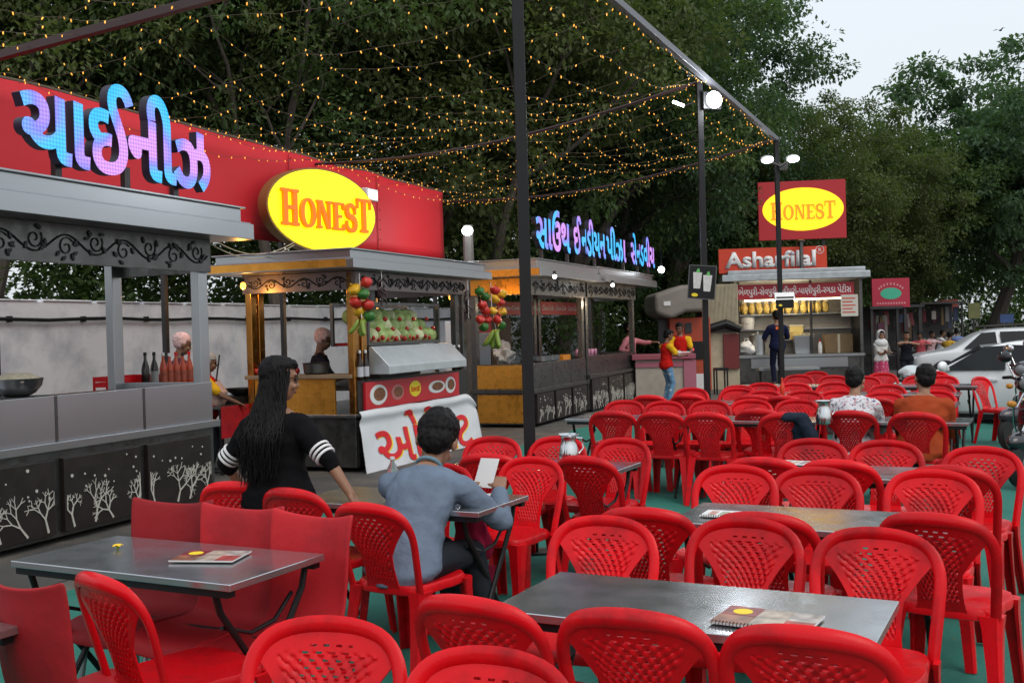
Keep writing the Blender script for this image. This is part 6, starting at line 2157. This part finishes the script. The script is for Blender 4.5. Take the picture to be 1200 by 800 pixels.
citem("condiment_bottle", "slim white bottle on the cart counter", "bottle", 964, 414.6, .4, [("bottle_body", MB().lathe([(.05, 0), (.055, .2), (.02, .3)], seg=14), M_white), ("bottle_cap", MB().lathe([(.022, .3), (.01, .36)], seg=10), M_red)])
citem("carton", "brown cardboard carton on right end of the cart counter", "carton", 987, 414.6, .8, [("carton_body", MB().box((0, 0, .24), (.7, .45, .48)), mat("cardboard", (.25, .17, .09), .8, var=.15)), ("carton_tape", MB().box((0, -.227, .24), (.06, .003, .48)), M_cream)])
citem("steel_drum", "steel drum at left end of the cart counter", "drum", 893, 414.6, .75, [("drum_shell", MB().lathe([(.2, 0), (.2, .5), (.21, .51), (.17, .52)], seg=22), M_steel), ("drum_lid", MB().lathe([(.17, .521), (.05, .56), (.05, .6)], seg=18), M_steel)])
t = at0("bench_table", "narrow steel bench table in front of the snack cart", "table")
Yb = 25.6
mb = MB(); fbox(mb, 889, 430.5, 960, 433.5, Yb, .35); mb.build("tabletop", M_steel, t)
for px in (892, 914, 957):
    mb = MB(); mb.bar((FX(px, Yb), Yb + .17, 0), (FX(px, Yb), Yb + .17, FZ_(px, 433.6, Yb)), .05); mb.build("leg", M_black, t)
t = at0("step", "low concrete step under the man in navy", "step")
mb = MB(); mb.span(navy[0] - .8, navy[0] + .8, navy[1] - .35, navy[1] + .6, 0, .17); mb.build("step_block", M_beige, t, bevel=.01)
# shop name board above the cart
t = thing("shop_board", "orange red shop board with white Latin letters above the snack cart", "sign", Matrix.Rotation(CRZ, 3, 'Z') @ Vector((0, .3, 0)) + org, CRZ + R(3))
mb = MB(); mb.span(cx_(848), cx_(974), 0, .08, cz_(317), cz_(288)); mb.build("board", mat("board_orange", (.62, .045, .012), .5, var=.06), t)
me = fit_text(text_mesh("Asharfilal", 1, .0, .035), cx_(855), cx_(961), cz_(311.5), cz_(292), -.03)
me2 = me
bm = bmesh.new(); bm.from_mesh(me); r_ = bmesh.ops.extrude_face_region(bm, geom=bm.faces[:]); bmesh.ops.translate(bm, vec=(0, .028, 0), verts=[v for v in r_["geom"] if isinstance(v, bmesh.types.BMVert)]); bm.to_mesh(me); bm.free()
link("lettering", me, mat("white_letters", (.78, .78, .78), .45), t, 0)
me = fit_text(text_mesh("R", 1, 0, .01), cx_(966) - .035, cx_(966) + .045, cz_(294.5), cz_(290.5), -.006); link("registered_mark", me, M_white, t, 0)
mb = MB(); mb.tube([(cx_(966) + .1 * math.cos(q), -.006, cz_(292.5) + .1 * math.sin(q)) for q in [2 * math.pi * i / 18 for i in range(18)]], .008, 5, closed=True); mb.build("registered_ring", M_white, t)
for x in (cx_(870), cx_(955)):
    mb = MB(); mb.bar((x, .12, 0), (x, .12, cz_(288)), .06); mb.build("support_post", M_dark, t)
t = at0("mast", "grey concrete mast rising through the shop board", "post")
c = Dp(939, 300, 27.05); mb = MB(); mb.tube([(c.x, c.y, cz_(315) + .003), (c.x, c.y, FZ_(939, 283, 27))], .05, 10); mb.build("mast_shaft", M_steeld, t)
mb = MB(); mb.lathe([(.11, 0), (.11, .03), (.03, .06)], (c.x, c.y, FZ_(939, 283, 27)), 12); mb.build("mast_cap", M_dark, t)
# square lit sign
c = Dp(940, 246, 28.5)
t = thing("square_sign", "square red sign with a lit yellow oval high above the snack cart", "sign", c, R(-6))
w = 50 / FPX * 28.5; h = 34 / FPX * 28.5
mb = MB(); mb.span(-w, w, 0, .15, -h, h); mb.build("board", mat("sign_red", (.38, .012, .02), .5, emit=(.5, .01, .02), estr=.12), t)
mb = MB(); mb.disc((.02, .02), w * .93, h * .74, -.012, -.001, 40); mb.build("lit_face", M_oval2 if "M_oval2" in globals() else mat("lit_yellow_face2", (.9, .62, .02), .4, emit=(1.0, .62, .0), estr=1.0), t)
mb = MB(); honest(mb, -w * .72, w * .78, -h * .32, h * .50, -.04, -.013, 1.2); mb.build("lettering", mat("orange_letter2", (.85, .2, .01), .4, emit=(1.0, .30, .0), estr=.7), t)
for x in (-w * .5, w * .5):
    mb = MB(); mb.bar((x, .2, -c.z), (x, .2, h), .08); mb.build("support_post", M_dark, t)
# red sign with a green oval further off
c = Dp(1044, 343, 31)
t = thing("red_sign", "red sign with a green oval right of the snack cart", "sign", c, R(-4))
w = 21.5 / FPX * 31; h = 17 / FPX * 31
mb = MB(); mb.span(-w, w, 0, .1, -h, h); mb.build("board", mat("crimson_board", (.42, .015, .045), .5), t)
mb = MB(); mb.disc((0, -.02), w * .56, h * .40, -.008, -.001, 30); ov = mb.build("green_oval", mat("green_print", (.05, .42, .26), .5), t)
mb = MB()
for i in range(9):
    a = R(150 - 15 * i); mb.disc((w * .72 * math.cos(a), h * .62 * math.sin(a)), .028, .04, -.006, -.001, 6)
for i in range(11): mb.disc((-w * .72 + i * w * .144, -h * .72), .028, .035, -.006, -.001, 6)
mb.build("lettering", mat("pink_marks", (.6, .25, .28), .6), t)
for x in (-w * .8, w * .8): mb = MB(); mb.bar((x, .14, -c.z), (x, .14, h), .07); mb.build("support_post", M_dark, t)
# sign boards on the black poles
c = Dp(823, 330, 13.15)
t = thing("drinks_sign", "black board picturing two glasses of pale drink on the middle pole", "sign", c, R(-12))
t.rotation_euler = (0, R(5), R(-12))
mb = MB(); mb.span(-.16, .16, -.08, -.06, -.21, .19); mb.build("board", M_black, t)
mb = MB()
for a, b in (((-.165, -.215), (.165, -.215)), ((.165, -.215), (.165, .195)), ((.165, .195), (-.165, .195)), ((-.165, .195), (-.165, -.215))): mb.bar((a[0], -.075, a[1]), (b[0], -.075, b[1]), .012)
mb.build("board_frame", M_steeld, t)
for x, z in ((-.06, .03), (.065, .0)):
    mb = MB(); mb.prism([(x - .040, z - .12), (x + .040, z - .12), (x + .055, z + .08), (x - .055, z + .08)], -.086, -.081); gl = mb.build("glass_picture", mat("drink_print", (.62, .62, .60), .5, var=.15, vscale=30), t)
    mb = MB(); mb.prism([(x - .02, z + .08), (x + .03, z + .075), (x + .015, z + .13), (x - .005, z + .12)], -.087, -.0812); mb.build("mint_leaf", mat("mint_green", (.12, .5, .12), .5), gl)
mb = MB(); mb.disc((-.08, -.17), .04, .022, -.086, -.081, 18); mb.build("logo_oval", mat("yellow_print", (.85, .65, .02), .5), t)
c = Dp(919, 352, 17.45)
t = thing("pole_box", "small black box with a white top fixed to the third pole", "box", c, R(-5))
mb = MB(); mb.span(-.15, .13, -.16, -.06, -.13, .06); mb.build("box_body", M_black, t, bevel=.008)
mb = MB(); mb.xprism([(-.18, .01), (-.06, .13), (-.05, .13), (-.05, .01)], -.17, .15); mb.build("white_lid", M_white, t)
mb = MB(); mb.disc((-.09, -.08), .03, .018, -.166, -.161, 14); mb.build("logo_oval", mat("yellow_print", (.85, .65, .02), .5), t)

# ---- dark stalls under the trees on the right
rb = random.Random(44)
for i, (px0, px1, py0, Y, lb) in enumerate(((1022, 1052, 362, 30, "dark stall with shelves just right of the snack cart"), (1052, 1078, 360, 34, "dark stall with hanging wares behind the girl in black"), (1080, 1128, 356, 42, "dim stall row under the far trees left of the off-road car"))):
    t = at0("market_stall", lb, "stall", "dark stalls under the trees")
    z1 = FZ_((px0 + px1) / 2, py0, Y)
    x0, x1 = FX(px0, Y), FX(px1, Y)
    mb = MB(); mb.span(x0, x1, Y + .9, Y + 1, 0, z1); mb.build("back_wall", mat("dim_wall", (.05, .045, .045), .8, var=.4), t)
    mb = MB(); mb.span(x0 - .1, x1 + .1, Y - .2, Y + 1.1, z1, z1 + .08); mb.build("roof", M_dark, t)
    for x in (x0, x1): mb = MB(); mb.bar((x, Y, 0), (x, Y, z1), .07); mb.build("post", M_dark, t)
    mb = MB(); mb.span(x0 + .05, x1 - .05, Y + .1, Y + .7, .62, .66); mb.build("counter_board", M_steeld, t)
    for j in range(9):
        x = x0 + .12 + (x1 - x0 - .24) * (j + rb.uniform(.1, .9)) / 9
        col = rb.choice(((.16, .02, .03), (.10, .10, .10), (.03, .04, .08), (.10, .06, .02), (.08, .02, .04), (.22, .20, .18)))
        hh = rb.uniform(.25, .8); zt_ = z1 - rb.uniform(.05, .4)
        mb = MB(); mb.box((x, Y + rb.uniform(.1, .6), zt_ - hh / 2), (rb.uniform(.1, .24), .06, hh), taper=rb.uniform(.5, 1)); mb.build("hanging_goods", mat("goods_%d_%d" % (int(col[0] * 100), int(col[2] * 100)), col, .7), t, bevel=.01)
    for j in range(6):
        x = x0 + .15 + (x1 - x0 - .3) * (j + rb.uniform(.2, .8)) / 6
        mb = MB(); mb.lathe([(.08, 0), (.09, .1), (.06, rb.uniform(.16, .3))], (x, Y + .35, .661), 10); mb.build("jar", mat("goods_22_18", (.22, .20, .18), .7), t)
for px, py, Y, col, lb, w, h in ((1142, 364, 44, (.14, .15, .05), "small yellow green sign among the far trees", 7, 9), (1180, 373, 44, (.03, .07, .2), "small blue sign among the far trees", 8, 5), (1111, 358, 46, (.30, .06, .04), "small dull red sign under the far trees", 12, 7)):
    c = Dp(px, py, Y)
    t = thing("far_sign", lb, "sign", c, 0)
    mb = MB(); mb.span(-w / FPX * Y, w / FPX * Y, 0, .06, -h / FPX * Y, h / FPX * Y); mb.build("board", mat("far_board_%d" % px, col, .6, var=.2, vscale=3), t)
    mb = MB(); mb.bar((0, .1, -c.z), (0, .1, 0), .07); mb.build("support_post", M_dark, t)

# ---- cars
M_carw = mat("white_car_paint", (.80, .82, .83), .25, coat=.5, var=.03)
M_win = mat("car_glass", (.008, .010, .011), .12, spec=.3)
M_tyre = mat("tyre", (.015, .015, .016), .8)
M_rim = mat("wheel_rim", (.35, .36, .37), .3, .9)
def car(name, label, cat, loc, rz, stations, wheels, wr, windows, lights, paint=M_carw, ext=()):
    """stations along local X (nose at -X): x, z_low, z_belt, z_top, half width low, half width belt, half width top"""
    t = thing(name, label, cat, loc, rz)
    mb = MB(); rings = []
    for x, z0, zb, zt_, w0, wb, wt in stations:
        r1 = []
        for sgn in (1, -1):
            seq = [(w0 * .9, z0), (w0, z0 + .08), (wb, z0 + (zb - z0) * .55), (wb * .985, zb), ((wb * .985 + wt) / 2 if zt_ > zb + .1 else wb * .95, (zb + zt_) / 2), (wt, zt_ - .05 if zt_ > zb + .1 else zt_ - .01), (wt * .8, zt_)]
            if sgn == -1: seq = seq[::-1]
            r1 += [Vector((x, -sgn * w, z)) for w, z in seq]
        rings.append(r1)
    mb.loft(rings)
    o = mb.build("body", paint, t, 30)
    su = o.modifiers.new("sub", 'SUBSURF'); su.levels = 2; su.render_levels = 2
    for name_, polys in windows:
        for sgn in (-1, 1):
            mb = MB()
            outer = [Vector((x, sgn * y, z)) for x, y, z in polys]
            inn = [v + Vector((0, -sgn * .03, 0)) for v in outer]
            mb.loft([outer, inn] if sgn == 1 else [inn, outer]); mb.build(name_, M_win, t)
    for nm, polys in ext:
        mb = MB(); mb.loft([[Vector(p_) for p_ in polys], [Vector(p_) + Vector((.0, 0, -.03)) for p_ in polys]]); mb.build(nm, M_win, t)
    for x, y in wheels:
        mb = MB(); mb.lathe([(wr * .6, -.09), (wr * .93, -.09), (wr, -.05), (wr, .05), (wr * .93, .09), (wr * .6, .09)], (x, y, wr), 28, axis=(0, 1, 0)); ty = mb.build("wheel", M_tyre, t)
        sgn = -1 if y < 0 else 1
        mb = MB(); mb.lathe([(wr * .1, 0), (wr * .6, 0), (wr * .64, .01)], (x, y + sgn * .075, wr), 20, axis=(0, sgn, 0))
        for k in range(6):
            a = k * math.pi / 3; mb.bar((x, y + sgn * .09, wr), (x + wr * .58 * math.cos(a), y + sgn * .09, wr + wr * .58 * math.sin(a)), .05, .02)
        mb.build("rim", M_rim, ty)
    for x, y, z, m_, nm in lights:
        mb = MB(); mb.ball((x, y, z), (.09, .16, .08), 12, 8); mb.build(nm, m_, t)
    return t
Yc = 17.2
c = Vector((7.78, 16.7, 0))
st = [(-1.72, .32, .50, .52, .50, .55, .45), (-1.66, .22, .62, .66, .66, .70, .58), (-1.35, .17, .76, .80, .74, .78, .66), (-.98, .17, .84, .88, .76, .80, .68), (-.72, .17, .88, .99, .77, .81, .64), (-.18, .17, .90, 1.30, .77, .81, .58), (.35, .17, .92, 1.385, .77, .81, .57), (.95, .17, .94, 1.36, .77, .81, .56), (1.42, .18, .95, 1.24, .76, .79, .54), (1.70, .24, .95, 1.0, .70, .74, .60), (1.76, .32, .8, .86, .60, .66, .55)]
car("hatchback_car", "white hatchback car parked beside the dining area", "car", (c.x, c.y, -.08), R(-40), st, [(-1.12, -.74), (1.12, -.74), (-1.12, .74), (1.12, .74)], .29,
    [("front_window", [(-.70, .80, .915), (.22, .822, .93), (.20, .655, 1.29), (-.12, .655, 1.275)]), ("rear_window", [(.30, .822, .935), (1.10, .815, .955), (1.0, .635, 1.27), (.28, .652, 1.30)])],
    [(-1.60, -.52, .60, mat("headlamp_glass", (.7, .72, .74), .1), "headlight"), (-1.60, .52, .60, mat("headlamp_glass", (.7, .72, .74), .1), "headlight")])
t = [o for o in COL.objects if o.name.startswith("hatchback_car")][0]
for sgn in (-1, 1):
    mb = MB(); mb.ball((-.66, sgn * .93, .98), (.07, .12, .085), 14, 10); mb.tube([(-.62, sgn * .8, .93), (-.64, sgn * .9, .96)], .03, 6); mb.build("wing_mirror", M_carw, t)
mb = MB(); mb.loft([[Vector((x, y, z)) for x, y, z in ((-.80, -.60, .955), (-.80, .60, .955), (-.22, .53, 1.30), (-.22, -.53, 1.30))], [Vector((x + .02, y, z - .04)) for x, y, z in ((-.80, -.60, .955), (-.80, .60, .955), (-.22, .53, 1.30), (-.22, -.53, 1.30))]]); mb.build("windscreen", M_win, t)
mb = MB(); mb.span(-1.2, 1.3, -.80, -.785, .18, .25); mb.build("sill_trim", M_black, t)
for x in (-.05, .85): mb = MB(); mb.span(x, x + .16, -.835, -.80, .76, .79); mb.build("door_handle", M_carw, t)
Ys = 27.0
c = Dp(1166, 440, Ys)
st = [(-2.05, .45, .66, .70, .6, .66, .55), (-1.98, .3, .84, .88, .72, .78, .66), (-1.2, .26, .92, .96, .80, .84, .72), (-.95, .26, .95, 1.06, .82, .86, .66), (-.45, .26, .97, 1.44, .82, .86, .62), (.2, .26, .98, 1.50, .82, .86, .62), (1.2, .26, .98, 1.50, .82, .86, .62), (1.9, .27, .98, 1.46, .80, .84, .62), (2.08, .35, .95, 1.15, .74, .78, .62)]
car("offroad_car", "silver white off-road car behind the white hatchback", "car", (c.x, c.y, -.12), R(-14), st, [(-1.3, -.8), (1.25, -.8), (-1.3, .8), (1.25, .8)], .36,
    [("front_window", [(-.86, .862, 1.0), (-.08, .872, 1.02), (-.10, .72, 1.40), (-.42, .72, 1.38)]), ("middle_window", [(.02, .872, 1.02), (.86, .872, 1.02), (.84, .72, 1.41), (.0, .72, 1.40)]), ("rear_window", [(.98, .872, 1.02), (1.75, .862, 1.03), (1.68, .715, 1.38), (.96, .72, 1.41)])],
    [(-1.95, -.55, .74, mat("headlamp_glass", (.7, .72, .74), .1), "headlight"), (-1.95, .55, .74, mat("headlamp_glass", (.7, .72, .74), .1), "headlight")], paint=mat("silver_paint", (.66, .68, .70), .3, .1, coat=.5))
t = [o for o in COL.objects if o.name.startswith("offroad_car")][0]
for y in (-.5, .5): mb = MB(); mb.tube([(-.3, y, 1.53), (.5, y, 1.56), (1.7, y, 1.53)], .025, 6); mb.build("roof_rail", M_black, t)

# ---- scooters at the right edge
M_sblk = mat("gloss_black", (.012, .011, .016), .15, coat=.6)
M_chrome = mat("chrome", (.6, .6, .62), .08, 1.0)
def scooter(label, loc, rz, paint, apron):
    t = thing("scooter", label, "scooter", loc, rz, "parked scooters")
    for x in (-.62, .62):
        mb = MB(); mb.lathe([(.14, -.045), (.22, -.05), (.245, 0), (.22, .05), (.14, .045)], (x, 0, .245), 26, axis=(0, 1, 0)); w_ = mb.build("wheel", M_tyre, t)
        mb = MB(); mb.lathe([(.03, -.05), (.14, -.04), (.14, .04), (.03, .05)], (x, 0, .245), 18, axis=(0, 1, 0)); mb.build("rim", M_rim, w_)
    # nose at -X
    mb = MB(); mb.ball((-.60, 0, .46), (.26, .095, .10), 20, 12); mb.build("front_mudguard", paint, t)
    mb = MB(); rings = []
    for z, xo, w in ((.30, -.30, .16), (.45, -.36, .22), (.65, -.40, .23), (.82, -.40, .18), (.93, -.38, .10)):
        rings.append([Vector((xo + .07 * (abs(y_) / w) ** 2 * 1.6 + dx, y_, z)) for y_, dx in ((-w, 0), (-w * .5, -.02), (0, -.05), (w * .5, -.02), (w, 0), (w, .05), (0, .03), (-w, .05))])
    mb.loft(rings); o = mb.build("apron", apron, t, 50); s_ = o.modifiers.new("s", 'SUBSURF'); s_.levels = 1; s_.render_levels = 2
    for s in (-1, 1):
        mb = MB(); mb.tube([(-.20, s * .235, .40), (-.27, s * .25, .6), (-.30, s * .235, .75), (-.34, s * .18, .88)], .010, 6); mb.build("chrome_strip", M_chrome, t)
    mb = MB(); mb.tube([(-.60, .07, .245), (-.50, .07, .5), (-.40, 0, .75)], .022, 8); mb.tube([(-.60, -.07, .245), (-.50, -.07, .5), (-.40, 0, .75)], .022, 8); mb.build("fork", M_chrome, t)
    mb = MB(); mb.ball((-.38, 0, 1.0), (.13, .17, .11), 20, 12); mb.build("handlebar_cowl", paint, t)
    mb = MB(); mb.ball((-.475, 0, 1.0), (.05, .085, .062), 18, 10); mb.build("headlight", mat("lamp_lens", (.20, .21, .22), .08), t)
    for s in (-1, 1):
        mb = MB(); mb.tube([(-.36, s * .1, 1.02), (-.30, s * .25, 1.05), (-.24, s * .36, 1.04)], .017, 8); mb.build("grip", M_black, t)
        mb = MB(); mb.tube([(-.34, s * .2, 1.05), (-.34, s * .27, 1.2)], .007, 6); a_ = mb.build("mirror_arm", M_chrome, t)
        mb = MB(); mb.ball((-.34, s * .29, 1.25), (.025, .075, .055), 16, 10); mb.build("mirror", M_sblk if rz > R(30) else M_chrome, a_)
        mb = MB(); mb.ball((-.50, s * .15, .80), (.03, .05, .035), 10, 6); mb.build("indicator", mat("amber_lens", (.6, .25, .03), .2), t)
    mb = MB(); mb.span(-.32, .20, -.17, .17, .28, .34); mb.build("footboard", M_black, t, bevel=.015)
    mb = MB(); mb.ball((.52, 0, .52), (.50, .19, .21), 22, 14); mb.build("rear_body", paint, t)
    mb = MB(); mb.ball((.42, 0, .75), (.46, .16, .085), 22, 12); mb.build("seat", M_black, t)
    mb = MB(); mb.ball((.98, 0, .58), (.05, .10, .06), 12, 8); mb.build("tail_light", mat("tail_lens", (.4, .01, .01), .2), t)
    mb = MB(); mb.tube([(.15, -.1, .3), (.10, -.22, .02)], .012, 6); mb.build("side_stand", M_chrome, t)
    return t
c = P(1226, 566, 0); scooter("glossy black scooter cut by the right frame edge, front wheel nearest", (c.x + .1, c.y + .05, 0), R(38), M_sblk, M_sblk)
c = P(1244, 532, 0); scooter("dark scooter behind the glossy black one, chrome mirror raised", (c.x + .1, c.y + .45, 0), R(24), mat("purple_black", (.03, .02, .035), .2, coat=.5), M_sblk)
c = P(1238, 506, 0); scooter("dark grey scooter next to the white hatchback", (c.x + .25, c.y + .3, 0), R(16), mat("grey_scooter", (.06, .06, .07), .3, .3, coat=.4), mat("grey_apron_paint", (.07, .07, .08), .3, coat=.3))
# bare earth round a tree base beside the carpet
p = P(1150, 538, 0)
mb = MB(); n = 30
mb.poly([(p.x + .15 + (.42 + .05 * math.sin(3 * a)) * math.cos(a), p.y + (.5 + .05 * math.cos(2 * a)) * math.sin(a), .034) for a in [2 * math.pi * i / n for i in range(n)]])
tag(mb.build("dirt_patch", mat("bare_earth", (.20, .145, .10), .9, var=.25, bump=.4)), kind="structure")
# bird in the sky
c = Dp(1172, 36, 70)
t = thing("bird", "tiny dark bird flying in the pale sky", "bird", c, .6)
mb = MB(); mb.ball((0, 0, 0), (.13, .05, .05), 10, 8); mb.ball((.14, 0, .02), .04, 8, 6); mb.build("body", M_black, t)
for s in (-1, 1): mb = MB(); mb.loft([[Vector((x, s * y, z)) for x, z in ((a, zz), (b, zz), (b, zz + .01), (a, zz + .01))] for a, b, y, zz in ((-.08, .08, .03, .01), (-.09, .05, .22, .12), (-.12, -.09, .42, .06))]); mb.build("wing", M_black, t)
